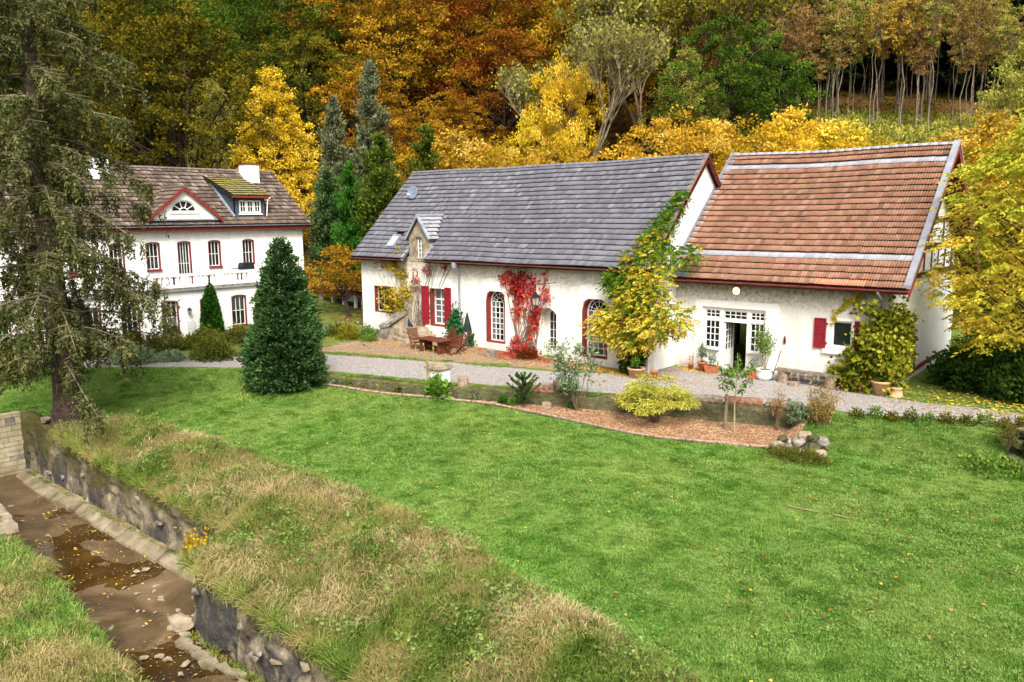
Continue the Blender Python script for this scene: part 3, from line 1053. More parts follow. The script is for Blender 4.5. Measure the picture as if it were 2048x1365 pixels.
# front door in its stone surround
mb = MB(ms)
mb.prism(arch(-31.33, -30.57, .84, 2.54, .34), -.32, -.26, 'y')
dr = mb.build('door', M['white_paint'], sb)
mb = MB(ms)
for u in (-31.14, -30.95, -30.76):
    mb.box(u - .006, u + .006, -.262, -.256, .9, 2.7)
mb.build('board_groove', M['wood_grey'], dr)
mb = MB(ms)
mb.box(-31.2, -31.12, -.26, -.23, 1.95, 2.15)
mb.build('letter_slot', M['iron'], dr)
for k in range(6):
    mb = MB(ms)
    mb.box(-31.66, -31.36, -.2, .05, .82 + k * .3, 1.11 + k * .3)
    mb.build('quoin_stone', M['stone_buff'], sb)
for k in range(7):
    a0, a1 = math.pi * k / 7, math.pi * (k + 1) / 7 - .02
    mb = MB(ms)
    mb.prism([(-30.95 + math.cos(a) * r_, 2.56 + math.sin(a) * r_ * .85) for a, r_ in ((a0, .42), (a0, .62), (a1, .62), (a1, .42))], -.1, .04 + .01 * (k % 2), 'y')
    mb.build('arch_stone', M['stone_buff'], sb)
# glazed side door in its deep recess
mb = MB(ms)
rec = arch(-22.84, -21.75, .065, 2.1, .29)
n = len(rec)
mb.add([(u, .002, z) for u, z in rec] + [(u, -.6, z) for u, z in rec], [(i, (i + 1) % n, n + (i + 1) % n, n + i) for i in range(n)] + [tuple(range(n, 2 * n))])
mb.build('door_recess', M['wall_slate'], sb)
window(sb, ms, -22.6, -22.05, .12, 2.15, .12, 2, 5, d=.54, glass='glass', fw_=.07, name='side_door')
mb = MB(ms)
mb.box(-22.45, -21.9, -.56, -.53, .1, .45)
mb.build('door_panel', M['white_paint'], sb)
# stone gabled dormer
md = ms
mb = MB(md)
front = [(DX0, 4.2), (DX1, 4.2), (DX1, 5.42), (-30.66, 6.42), (DX0, 5.42)]
dm = wall('stone_dormer', lambda u, w_, z: (u, YS - .02 - w_, z), front, [arch(-30.92, -30.42, 4.36, 5.42, .08)], .3, M['stone_buff'], sb)
window(sb, lambda u, w_, z: (u, YS - .02 - w_, z), -30.91, -30.43, 4.37, 5.41, .08, 2, 4, d=.12, fw_=.05, glass='glass_grey')
dy = lambda z: EY + (z - EZ) / SL
for s_, x0, x1 in ((-1, DX0 - .1, -30.66), (1, DX1 + .1, -30.66)):
    mb = MB()
    zo = 5.34
    mb.add([(x0, YS - .14, zo), (-30.66, YS - .14, 6.5), (-30.66, dy(6.5) + .1, 6.5), (x0, dy(zo) + .1, zo),
            (x0, YS - .14, zo - .06), (-30.66, YS - .14, 6.44), (-30.66, dy(6.5) + .1, 6.44), (x0, dy(zo) + .1, zo - .06)],
           [(0, 1, 2, 3), (7, 6, 5, 4), (0, 4, 5, 1), (3, 2, 6, 7), (0, 3, 7, 4)])
    drf = mb.build('dormer_roof', M['slate_dark'], sb)
    roof_tiles(drf, (x0, YS - .12, zo), (0, 1, 0), (-30.66 - x0, 0, 6.5 - zo), 9, 6, .24, math.hypot(-30.66 - x0, 6.5 - zo) / 6, lambda i, j, p: 'tile_zinc' if p[1] < dy(p[2]) else None, style='flat', seed=31, indiv=60)
    mb = MB()
    mb.prism([(x0 - s_ * .02, zo - .02), (-30.66, 6.48), (-30.66, 6.62), (x0 + s_ * .04, zo + .06)], YS - .2, YS - .04, 'y')
    mb.build('dormer_verge', M['zinc'], sb)
    mb = MB()
    xx = DX0 if s_ < 0 else DX1
    mb.add([(xx - s_ * .05, YS + .2, EZ + .35), (xx - s_ * .05, YS + .2, 5.4), (xx - s_ * .05, dy(5.4), 5.4)], [(0, 1, 2)])
    mb.build('dormer_cheek', M['slate_dark'], sb)
mb = MB()
mb.tube([(-30.66, YS - .2, 6.56), (-30.66, dy(6.5) + .15, 6.58)], .07, 6)
mb.build('dormer_ridge', M['zinc'], sb)
for x0, x1, sg in ((DX1 - .02, DX1 + .14, 1), (DX0 - .14, DX0 + .02, -1)):
    mb = MB()
    mb.prism([(EY - .02, EZ - .12), (YS + .5, EZ + .5 * SL + .38), (YS + .5, EZ + .5 * SL + .52), (EY - .02, EZ + .1)], x0, x1, 'x')
    mb.build('side_flashing', M['zinc_pale'], sb)
# skylight on the roof slope
mb = MB()
u_, v_, n_ = Vector((1, 0, 0)), Vector((0, 1, SL)).normalized(), Vector((0, -SL, 1)).normalized()
o0 = Vector((-33.36, 28.16, EZ + (28.16 - EY) * SL))
Mx = Matrix(((u_.x, v_.x, n_.x, o0.x), (u_.y, v_.y, n_.y, o0.y), (u_.z, v_.z, n_.z, o0.z), (0, 0, 0, 1)))
for a in ((0, .06, 0, .85), (.52, .58, 0, .85), (.06, .52, 0, .06), (.06, .52, .79, .85)):
    mb.box(a[0], a[1], a[2], a[3], -.05, .12, Mx)
sk = mb.build('skylight', M['zinc'], sb)
mb = MB()
mb.box(.06, .52, .06, .79, .04, .06, Mx)
mb.build('pane', M['glass_sky'], sk)
# rainwater pipe
mb = MB()
mb.tube([(-27.62, EY - .06, EZ - .1), (-27.62, EY - .02, EZ - .2), (-27.75, YS - .1, EZ - .55), (-27.75, YS - .08, .25), (-27.75, YS - .2, .08)], .05, 8)
mb.build('downpipe', M['zinc'], sb, smooth=True)
mb = MB()
mb.prism([(-.11, .0), (.11, 0), (.06, -.28), (-.06, -.28)], -.08, .08, 'y', Matrix.Translation((-27.62, EY - .06, EZ - .05)))
mb.build('hopper', M['zinc'], sb)

# ------------------------------------------------------------------ red-tiled barn
rb = thing('red_tiled_barn', 'white barn with clay-red tiled roof and half-timbered gable', 'barn', (-12.5, 30.3, 0))
YR = 30.3
mr = lambda u, w_, z: (u, YR - w_, z)
RX0, RX1 = -16.97, -8.35
ey, ez, ry, rz = 29.65, 3.9, 35.2, 9.14
rs = (rz - ez) / (ry - ey)
wall('front_wall', mr, [(RX0, -.3), (RX1, -.3), (RX1, 4.2), (RX0, 4.2)],
     [[(-15.68, .0), (-12.94, .0), (-12.94, 2.72), (-15.68, 2.72)], [(-10.42, 1.5), (-9.58, 1.5), (-9.58, 2.58), (-10.42, 2.58)]], .4, M['wall_red'], rb)
bk = 2 * ry - YR
mb = MB()
gp = [(YR + .405, -.3), (bk, -.3), (bk, ez + .3), (ry, rz - .2), (YR + .405, ez + .7)]
mb.prism(gp, RX1 - .35, RX1, 'x')
mb.build('gable_wall', M['wall_house'], rb)
mb = MB()
mb.prism([(RX0, -.3), (RX1 - .36, -.3), (RX1 - .36, ez + .3), (RX0, ez + .3)], bk - .35, bk, 'y')
mb.build('rear_wall', M['wall_red'], rb)
mb = MB()
mb.box(RX0, RX1 - .36, YR + .4, bk - .36, .01, .03)
mb.build('floor', M['floor_slate'], rb)
VX = -7.6
mb = MB()
mb.prism([(ey, ez - .16), (ry, rz - .18), (2 * ry - ey, ez - .16), (2 * ry - ey, ez - .07), (ry, rz - .07), (ey, ez - .07)], RX0 + .03, VX, 'x')
rroof = mb.build('roof', M['barge_red'], rb)
rslope = math.hypot(ry - ey, rz - ez)
NR = 23
def pick_r(i, j, p):
    if j in (4, 20):
        return ('tile_zinc', 'flat')
    if j == 0 and i < 4:
        return 'tile_slate'
    if j == 0 and 30 <= i <= 38:
        return 'tile_new'
    if p[0] > VX - .12:
        return None
    return 'tile_red'
sag_r = lambda u, v: .022 * math.sin(u * 9 + 1) * v - .04 * math.sin(math.pi * u) * v
nc = 46
roof_tiles(rroof, (RX0 + .05, ey, ez), (1, 0, 0), (0, ry - ey, rz - ez), nc, NR, (VX - RX0 - .1) / nc, rslope / NR, pick_r, style='roll', seed=8, sag=sag_r)
ridge_tiles(rroof, (RX0 + .1, ry, rz + .02), (VX, ry, rz + .02), 26, .14, 'tile_zinc', sag=sag_r)
gutter(rb, (RX0 + .25, ey - .06, ez - .04), (VX + .02, ey - .06, ez - .04))
mb = MB()
mb.box(RX0 + .3, VX - .06, ey + .03, ey + .07, ez - .18, ez - .09)
mb.build('fascia', M['barge_red'], rb)
for sg in (-1, 1):
    y0 = ry + sg * (ry - ey)
    mb = MB()
    mb.prism([(y0, ez - .3), (ry, rz - .3), (ry, rz + .03), (y0, ez + .03)], VX, VX + .05, 'x')
    mb.build('bargeboard', M['red_reveal'], rb)
    mb = MB()
    mb.prism([(y0, ez + .035), (ry, rz + .035), (ry, rz + .17), (y0, ez + .17)], VX - .16, VX + .07, 'x')
    mb.build('verge_flashing', M['zinc_pale'], rb)
mb = MB()
mb.prism([(ey + .2, ez + .2 * rs + .04), (ry + .1, rz + .14), (ry + .1, rz + .18), (ey + .2, ez + .2 * rs + .08)], XR, XR + .28, 'x')
mb.build('valley_flashing', M['zinc'], rb)
mb = MB()
mb.prism([(ey + .3, ez + .3 * rs + .1), (ry, rz + .1), (ry, rz + .3), (ey + .3, ez + .3 * rs + .3)], XR + .004, XR + .03, 'x')
mb.build('upstand_flashing', M['zinc_pale'], rb)
# half-timbering of the gable
mgx = lambda u, w_, z: (RX1 + w_, u, z)
gz = lambda y: min(ez + (y - ey) * rs, ez + (2 * ry - ey - y) * rs) - .22
def beam(u0, z0, u1, z1, t=.2):
    mb = MB(mgx)
    d = np.array([u1 - u0, z1 - z0], float)
    d /= np.linalg.norm(d)
    q = np.array([-d[1], d[0]]) * t / 2
    p = [(u0 - q[0], z0 - q[1]), (u1 - q[0], z1 - q[1]), (u1 + q[0], z1 + q[1]), (u0 + q[0], z0 + q[1])]
    mb.prism(p, -.02, .025 + .004 * (len(rb.children) % 3), 'y')
    mb.build('timber_beam', M['timber'], rb)
for z_ in (4.12, 5.2, 6.25, 7.4):
    yl = ey + (z_ - ez) / rs + .45
    beam(yl, z_, 2 * ry - yl, z_)
for y_, za, zb in ((33.2, 4.2, 5.1), (34.5, 4.2, 6.15), (37.2, 5.3, 6.15), (35.2, 6.35, 8.4), (36.6, 4.2, 5.1), (38.9, 4.2, 5.1), (33.9, 5.3, 6.15), (36.0, 6.35, 7.3), (34.4, 6.35, 7.3), (37.7, 4.2, 5.1), (35.6, 4.2, 5.1)):
    beam(y_, za, y_, zb, .16)
for u0 in (34.62, 35.68, 36.68, 37.78):
    window(rb, mgx, u0, u0 + .86, 4.25, 5.08, 0, 1, 1, d=-.01, fw_=.08)
window(rb, mgx, 36.1, 36.95, 5.32, 6.0, 0, 2, 1, d=-.01, fw_=.08)
# brick plinth course along the gable foot
for k in range(26):
    mb = MB(mgx)
    mb.box(YR + .5 + k * .27, YR + .75 + k * .27, .005, .05 + .008 * (k % 3), .18 + k * .008, .34 + k * .008)
    mb.build('brick', M['red_reveal'], rb)
# white render surround and glazed entrance
mb = MB(mr)
outp = [(-16.02, -.05), (-15.69, -.05), (-15.69, 2.73), (-12.93, 2.73), (-12.93, -.05), (-12.4, -.05), (-12.4, 2.9), (-12.5, 3.02), (-15.92, 3.02), (-16.02, 2.9)]
fr_ = [Vector((a, b, 0)) for a, b in outp]
tr_ = tessellate_polygon([fr_])
mb.add([(a, .035, b) for a, b in outp], tr_)
no = len(outp)
mb.add([(a, .035, b) for a, b in outp] + [(a, -.02, b) for a, b in outp], [(i, (i + 1) % no, no + (i + 1) % no, no + i) for i in range(no)])
mb.build('door_surround', M['wall_white'], rb)
mb = MB(mr)
for a in ((-15.68, -15.58, -.05, 2.72), (-14.92, -14.76, 0, 2.72), (-13.74, -13.6, 0, 2.72), (-13.0, -12.94, -.05, 2.72)):
    mb.box(a[0], a[1], -.16, -.06, a[2], a[3])
for a in ((-15.58, -14.92), (-13.6, -13.0)):
    mb.box(a[0], a[1], -.16, -.07, 2.62, 2.72)
    mb.box(a[0], a[1], -.16, -.07, 2.18, 2.28)
    mb.box(a[0], a[1], -.3, -.08, -.05, .94)
    mb.box(a[0] - .06, a[1] + .04, -.1, .05, .94, 1.0)
mb.box(-14.76, -13.74, -.16, -.07, 2.62, 2.72)
mb.box(-14.76, -13.74, -.16, -.07, 2.14, 2.26)
mb.build('entrance_frame', M['white_paint'], rb)
window(rb, mr, -15.58, -14.92, 2.28, 2.62, 0, 3, 2, d=.09, fw_=.045)
window(rb, mr, -15.58, -14.92, 1.0, 2.18, 0, 3, 4, d=.09, fw_=.045)
window(rb, mr, -14.76, -13.74, 2.26, 2.62, 0, 4, 2, d=.09, fw_=.045)
window(rb, mr, -13.6, -13.0, 2.28, 2.62, 0, 3, 2, d=.09, fw_=.045)
window(rb, mr, -13.6, -13.0, 1.0, 2.18, 0, 3, 4, d=.09, fw_=.045)
# inner door leaf standing open into the room
lm = lambda u, w_, z: (-14.70 + w_ - u * .06, YR + .14 + u * .998, z)
ol = window(rb, lm, 0.0, .95, .04, 2.1, 0, 3, 4, d=0.0, fw_=.08, name='open_door', transom=[.95, 1.23, 1.5, 1.77, 2.03])
mb = MB(lm)
mb.box(.08, .87, -.045, -.01, .1, .95)
mb.build('lower_panel', M['white_paint'], ol)
# shuttered window
window(rb, mr, -10.4, -9.6, 1.52, 2.56, 0, 1, 1, d=.16, reveal='white_paint', border=.1, fw_=.09, sill=None)
mb = MB(mr)
mb.box(-10.62, -9.36, -.02, .1, 1.3, 1.46)
mb.build('window_sill', M['wall_white'], rb)
shutter(rb, mr, -10.98, -10.54, 1.47, 2.62, hinge='r', ang=rad(-3))
shutter(rb, mr, -9.5, -9.08, 1.47, 2.6, hinge='l', ang=rad(3))
mb = MB(mr)
mb.box(-15.2, -13.2, -.2, .85, -.02, .03)
mb.build('threshold_slab', M['floor_slate'], rb)
mb = MB()
mb.tube([(-8.6, ey - .05, ez - .12), (-8.55, YR - .1, ez - .5), (-8.55, YR - .08, .5), (-8.6, YR - .1, .3), (-8.75, YR - .45, .12)], .05, 8)
mb.build('downpipe', M['zinc'], rb, smooth=True)
# exposed plinth stones behind the bench
rr = random.Random(4)
for k in range(22):
    x = -11.9 + (k % 11) * .26 + rr.uniform(-.03, .03)
    z = .02 + (k // 11) * .2 + rr.uniform(-.02, .02)
    mb = MB(mr)
    a, b = rr.uniform(.1, .13), rr.uniform(.07, .1)
    pts = [(x + math.cos(t) * a * rr.uniform(.85, 1.1), z + .1 + math.sin(t) * b * rr.uniform(.85, 1.1)) for t in np.arange(0, 6.28, 6.2832 / 7)]
    mb.prism(pts, -.03, rr.uniform(.012, .035), 'y')
    mb.build('plinth_stone', M['stone_grey'], rb)
# ------------------------------------------------------------------ white house on the left
wh = thing('white_house', 'white two-storey house with brown tiled roof, balcony balustrade and red-edged windows', 'house', (-45, 17, 0))
HXL, HXU, HXE, HXR = -41.3, -42.8, -42.35, -46.4
HZE, HZR = 6.12, 9.4
HY0, HY1 = 1.0, 29.7
hs_ = (HZR - HZE) / (HXE - HXR)
ml = lambda u, w_, z: (HXL + w_, u, z)
mu = lambda u, w_, z: (HXU + w_, u, z)
lows = [(y, y + .88) for y in (7.4, 9.4, 11.4, 13.4, 15.4, 17.3, 19.4, 23.42, 25.4)]
ldoor = (21.55, 22.3)
lh = [arch(a, b, .47, 2.12, .06) for a, b in lows] + [arch(ldoor[0], ldoor[1], .02, 2.1, .1)]
wall('lower_wall', ml, [(HY0, -.3), (27.2, -.3), (27.2, 2.72), (HY0, 2.72)], lh, .35, M['wall_house'], wh)
ups = [(y, y + .72) for y in (5.6, 7.6, 9.5, 11.5, 13.6, 15.6, 17.6, 19.5, 23.05, 25.2, 27.3)]
udoor = (21.25, 21.98)
uh = [arch(a, b, 3.78, 5.19, .06) for a, b in ups] + [arch(udoor[0], udoor[1], 2.86, 5.19, .06)]
wall('upper_wall', mu, [(HY0, -.3), (HY1 - .35, -.3), (HY1 - .35, 6.3), (HY0, 6.3)], uh, .35, M['wall_house'], wh)
mb = MB()
gp2 = [(HXU - .36, -.3), (HXU - .36, 6.5), (HXR, HZR - .15), (2 * HXR - HXU, 6.3), (2 * HXR - HXU, -.3)]
mb.prism(gp2, HY1 - .7, HY1 - .35, 'y')
mb.prism(gp2, HY0, HY0 + .35, 'y')
mb.box(2 * HXR - HXU - .1, 2 * HXR - HXU + .25, HY0 + .36, HY1 - .71, -.3, 6.3)
mb.box(HXU - .3, HXL - .36, 26.85, 27.2, -.3, 2.7)
mb.build('gable_walls', M['wall_house'], wh)
for a, b in lows:
    window(wh, ml, a + .01, b - .01, .48, 2.11, .06, 3, 2, d=.14, reveal='red_reveal', border=.035, sill='red_reveal', glassfn=(lambda c, r: 'glass_grey' if r == 0 else 'glass') if abs(a - 19.4) < .1 else None, fw_=.05)
window(wh, ml, ldoor[0] + .01, ldoor[1] - .01, .03, 2.09, .1, 2, 4, d=.14, reveal='red_reveal', border=.035, name='door')
for a, b in ups:
    window(wh, mu, a + .01, b - .01, 3.79, 5.18, .06, 3, 2, d=.16, reveal='red_reveal', border=.035, sill='red_reveal' if abs(a - 23.05) < .2 or a < 20 else None, fw_=.05)
window(wh, mu, udoor[0] + .01, udoor[1] - .01, 2.88, 5.18, .06, 4, 2, d=.16, reveal='red_reveal', border=.035, name='balcony_door', fw_=.05)
# main roof
mb = MB()
mb.prism([(HXE, HZE - .12), (HXR, HZR - .14), (2 * HXR - HXE, HZE - .12), (2 * HXR - HXE, HZE - .06), (HXR, HZR - .06), (HXE, HZE - .06)], HY0 - .2, HY1, 'y')
hroof = mb.build('roof', M['moss_gap_shade'], wh)
hsl = math.hypot(HXE - HXR, HZR - HZE)
def pick_h(i, j, p):
    # tiles swallowed by the dormers
    if 19.9 < p[1] < 23.3 and j >= 2 and p[2] < 6.5 + (1.85 - abs(p[1] - 21.62)) * .86 - .1:
        return None
    if 24.75 < p[1] < 26.95 and 2 <= j <= 12 and p[0] > -45.3 and p[0] < -42.75:
        return None
    return 'tile_brown'
roof_tiles(hroof, (HXE, HY1, HZE), (0, -1, 0), (HXR - HXE, 0, HZR - HZE), 112, 15, .247, hsl / 15, pick_h, style='pan', seed=5)
ridge_tiles(hroof, (HXR, HY1, HZR), (HXR, HY0, HZR), 70, .13, 'tile_brown')
mb = MB()
mb.box(HXE - .12, HXE - .04, HY0, HY1 - .02, HZE - .3, HZE - .05)
mb.build('eaves_board', M['red_reveal'], wh)
gutter(wh, (HXE + .06, HY1, HZE - .02), (HXE + .06, HY0, HZE - .02), .07, 'zinc_pale')
for sg in (1,):
    mb = MB()
    mb.prism([(HXE, HZE - .2), (HXR, HZR - .2), (HXR, HZR + .03), (HXE, HZE + .03)], HY1, HY1 + .04, 'y')
    mb.prism([(2 * HXR - HXE, HZE - .2), (HXR, HZR - .2), (HXR, HZR + .03), (2 * HXR - HXE, HZE + .03)], HY1, HY1 + .04, 'y')
    mb.build('bargeboard', M['barge_red'], wh)
# pediment dormer with fan light
PX = HXE - .12
mp_ = lambda u, w_, z: (PX + w_, u, z)
py0, py1, pyc, pz0, pz1 = 19.6, 23.65, 21.62, 6.48, 8.12
fanw = [(pyc + .72 * math.cos(t), 6.86 + .6 * math.sin(t)) for t in np.linspace(0, math.pi, 15)]
wall('pediment_wall', mp_, [(py0, pz0), (py1, pz0), (pyc, pz1)], [fanw], .2, M['wall_white'], wh)
mb = MB(mp_)
for r_, t_ in ((.70, .05), (.24, .035)):
    mb.tube([(pyc + r_ * math.cos(t), -.1, 6.88 + r_ * .83 * math.sin(t)) for t in np.linspace(0, math.pi, 17)], t_, 4)
for t in (rad(36), rad(72), rad(108), rad(144)):
    mb.tube([(pyc + .24 * math.cos(t), -.1, 6.88 + .2 * math.sin(t)), (pyc + .7 * math.cos(t), -.1, 6.88 + .58 * math.sin(t))], .026, 4)
mb.box(pyc - .72, pyc + .72, -.14, -.06, 6.84, 6.92)
fl = mb.build('fan_window', M['white_paint'], wh)
mb = MB(mp_)
mb.add([(a, -.13, b) for a, b in fanw], [tuple(range(len(fanw)))])
mb.build('pane', M['glass'], fl)
mb = MB(mp_)
mb.tube([(pyc + .8 * math.cos(t), .01, 6.86 + .68 * math.sin(t)) for t in np.linspace(0, math.pi, 17)], .04, 4)
mb.box(pyc - .86, pyc + .86, -.01, .05, 6.76, 6.83)
mb.build('window_moulding', M['wall_house'], fl)
mb = MB(mp_)
mb.box(py0 + .05, py1 - .05, .004, .1, pz0 - .08, pz0 - .005)
mb.build('pediment_ledge', M['zinc'], wh)
for s_, ye_ in ((-1, py0 - .12), (1, py1 + .12)):
    ze = pz0 - .05
    zc = pz1 + .06
    xb = lambda z: HXE - (z - HZE) / hs_
    mb = MB()
    mb.add([(PX + .18, ye_, ze), (PX + .18, pyc, zc), (xb(zc) - .1, pyc, zc), (xb(ze) - .1, ye_, ze),
            (PX + .18, ye_, ze - .06), (PX + .18, pyc, zc - .06), (xb(zc) - .1, pyc, zc - .06), (xb(ze) - .1, ye_, ze - .06)],
           [(0, 1, 2, 3), (7, 6, 5, 4), (0, 4, 5, 1), (0, 3, 7, 4)])
    pr_ = mb.build('dormer_roof', M['moss_gap_shade'], wh)
    Ld = math.hypot(pyc - ye_, zc - ze)
    n_r = 8
    def pick_p(i, j, p):
        return 'tile_brown' if p[0] > xb(p[2]) - .02 else None
    roof_tiles(pr_, (PX + .18, ye_, ze), (-1, 0, 0), (0, pyc - ye_, zc - ze), 11, n_r, .235, Ld / n_r, pick_p, style='pan', seed=9, indiv=40)
    mb = MB(mp_)
    mb.prism([(ye_, ze - .14), (pyc, zc - .16), (pyc, zc + .05), (ye_, ze + .06)], .16, .22, 'y')
    mb.build('rake_board', M['red_reveal'], wh)
mb = MB()
mb.tube([(PX + .26, pyc, pz1 + .1), (HXE - (pz1 + .06 - HZE) / hs_ - .1, pyc, pz1 + .1)], .09, 6)
mb.build('dormer_ridge', M['tile_brown'], wh)
# slate-hung shed dormer
sx = -42.86
msd = lambda u, w_, z: (sx + w_, u, z)
wall('dormer_front', msd, [(24.85, 6.5), (26.85, 6.5), (26.85, 7.82), (24.85, 7.82)], [[(25.15, 6.76), (26.6, 6.76), (26.6, 7.55), (25.15, 7.55)]], .1, M['slate_dark'], wh)
for k in range(3):
    u0 = 25.17 + k * .475
    window(wh, msd, u0, u0 + .46, 6.78, 7.53, 0, 2, 2, d=.02, fw_=.085, mw=.03)
mb = MB(msd)
mb.box(25.08, 26.66, .0, .06, 6.68, 6.75)
mb.build('window_ledge', M['white_paint'], wh)
for yy_ in (24.85, 26.82):
    mb = MB()
    mb.prism([(sx, 6.48), (sx, 7.82), (-45.75, 8.95)], yy_, yy_ + .03, 'y')
    ck = mb.build('dormer_cheek', M['slate_dark'], wh)
    if yy_ < 25:
        for a in range(9):
            for b in range(7):
                xx, zz = sx - .02 - a * .3, 6.55 + b * .2 + a * .2
                if zz + .16 < 7.8 + (sx - xx) * .38 and zz > 6.5 + (sx - xx) * hs_ - .1:
                    mb = MB()
                    mb.add([(xx, yy_ - .012, zz), (xx - .15, yy_ - .005, zz + .12), (xx - .3, yy_ - .012, zz), (xx - .15, yy_ - .02, zz - .12)], [(0, 1, 2, 3)])
                    mb.build('slate_scale', M['slate_dark'], ck)
mb = MB()
mb.add([(sx + .25, 24.6, 7.78), (sx + .25, 27.1, 7.78), (-45.95, 27.1, 9.02), (-45.95, 24.6, 9.02), (sx + .25, 24.6, 7.7), (sx + .25, 27.1, 7.7), (-45.95, 27.1, 8.94), (-45.95, 24.6, 8.94)],
       [(0, 1, 2, 3), (7, 6, 5, 4), (0, 4, 5, 1), (0, 3, 7, 4), (1, 5, 6, 2)])
sdr = mb.build('dormer_roof', M['moss_gap_shade'], wh)
roof_tiles(sdr, (sx + .28, 27.12, 7.79), (0, -1, 0), (-45.95 - sx - .28, 0, 1.23), 10, 9, .25, .395, lambda i, j, p: 'tile_mossy' if j < 8 else 'tile_brown', style='pan', seed=19, indiv=90)
mb = MB()
mb.box(sx + .25, sx + .3, 24.58, 27.12, 7.66, 7.78)
mb.build('rake_board', M['red_reveal'], wh)
mb = MB()
mb.tube([(sx + .32, 27.05, 7.7), (sx + .2, 26.93, 7.55), (sx + .02, 26.93, 6.6)], .035, 6)
mb.build('downpipe', M['white_paint'], wh)
mb = MB()
mb.prism([(sx - .02, 6.5), (-45.8, 8.96), (-45.8, 9.06), (sx + .1, 6.62)], 24.72, 24.84, 'y')
mb.build('side_flashing', M['zinc'], wh)
# chimneys
for y_, zt in ((27.25, 9.78), (18.1, 9.78)):
    mb = MB()
    mb.box(-46.2, -45.4, y_, y_ + .92, 8.2, zt)
    ch = mb.build('chimney', M['wall_white'], wh)
    mb = MB()
    mb.box(-46.26, -45.34, y_ - .06, y_ + .98, zt + .002, zt + .07)
    mb.build('chimney_cap', M['barge_red'], ch)
# balcony on the lower storey
mb = MB()
mb.box(HXU, HXL + .12, HY0, 27.3, 2.724, 2.84)
mb.build('balcony_slab', M['stone_grey'], wh)
mb = MB()
mb.box(HXL + .1, HXL + .16, HY0, 27.3, 2.66, 2.73)
mb.build('slab_edge', M['zinc_pale'], wh)
mb = MB()
mb.box(HXL - .24, HXL - .02, HY0, 27.1, 3.44, 3.56)
mb.box(HXL - .24, HXL - .02, HY0, 27.1, 2.842, 2.96)
mb.build('balustrade_rail', M['wall_house'], wh)
yy_ = 27.0
k = 0
bal = None
while yy_ > HY0 + .5:
    if k % 7 == 0:
        mb = MB()
        mb.box(HXL - .26, HXL + .0, yy_ - .46, yy_, 2.84, 3.445)
        mb.build('balustrade_post', M['wall_house'], wh)
        yy_ -= .58
    else:
        if bal is None:
            mb = MB()
            mb.lathe([(.075, 0), (.075, .06), (.045, .1), (.07, .22), (.05, .38), (.07, .42), (.07, .49)], 7)
            bal = mb.build('baluster', M['wall_house'], wh)
            o = bal
        else:
            o = bal.copy()
            COL.objects.link(o)
        o.matrix_basis = Matrix.Translation((HXL - .13, yy_ - .1, 2.957))
        yy_ -= .235
    k += 1
# ------------------------------------------------------------------ low garden room between house and barn
gr = thing('garden_room', 'low white garden room with dark windows and brown roof between house and barn', 'building', (-39.5, 30.7, 0))
mgr = lambda u, w_, z: (u, 30.7 - w_, z)
gwh = [[(a, .64), (a + .95, .64), (a + .95, 1.78), (a, 1.78)] for a in (-42.9, -41.75, -40.6, -39.45)]
wall('front_wall', mgr, [(-43.4, -.2), (-37, -.2), (-37, 1.95), (-43.4, 1.95)], gwh, .2, M['wall_white'], gr)
for q in gwh:
    window(gr, mgr, q[0][0] + .005, q[1][0] - .005, .645, 1.775, 0, 2 if q[0][0] > -40 else 1, 1, d=.05, fw_=.05, sill='barge_red')
for k in range(36):
    mb = MB(mgr)
    mb.box(-43.3 + k * .17, -43.15 + k * .17, .002, .015, .12, .52)
    mb.build('cladding_board', M['white_paint'], gr)
mb = MB()
mb.prism([(30.35, 1.82), (34, 3.1), (34, 3.2), (30.35, 1.94)], -43.7, -36.9, 'x')
grr = mb.build('roof', M['moss_gap_shade'], gr)
roof_tiles(grr, (-43.7, 30.35, 1.96), (1, 0, 0), (0, 3.65, 1.26), 27, 11, .25, .35, lambda i, j, p: 'tile_brown', style='pan', seed=23, indiv=120)
mb = MB()
mb.box(-43.7, -36.9, 30.28, 30.36, 1.76, 1.9)
mb.build('eaves_board', M['barge_red'], gr)
mb = MB()
mb.box(-43.35, -43.2, 30.9, 34, -.2, 1.9)
mb.box(-37.2, -37, 30.9, 34, -.2, 1.9)
mb.box(-43.2, -37.2, 33.9, 34, -.2, 3.0)
mb.build('rear_wall', M['wall_white'], gr)
import bmesh
def rock(name, loc, sx_, sy_, sz_, mat, seed, label=None, cat=None, group=None, parent=None, rz=0.0, flat=False, tilt=0.0, smooth=False):
    """angular stone: convex hull of jittered points"""
    r = np.random.RandomState(seed)
    n = 13 if max(sx_, sy_) < .18 else 22
    d = unit(r.normal(size=(n, 3))) * r.uniform(.78, 1.08, (n, 1))
    if flat:
        d[:, 2] = np.clip(d[:, 2] * 3, -1, 1) + r.normal(0, .08, n)
    else:
        d = np.sign(d) * np.abs(d) ** .8
    bm = bmesh.new()
    for p in d * np.array([sx_, sy_, sz_]):
        bm.verts.new(p)
    bmesh.ops.convex_hull(bm, input=bm.verts)
    for v in [v for v in bm.verts if not v.link_faces]:
        bm.verts.remove(v)
    me = bpy.data.meshes.new(name)
    bm.to_mesh(me)
    bm.free()
    o = link(name, me, parent, mat)
    o.matrix_basis = Matrix.Translation(loc) @ Matrix.Rotation(rz, 4, 'Z') @ Matrix.Rotation(tilt, 4, 'X')
    if label:
        tag(o, label, cat, group)
    return o
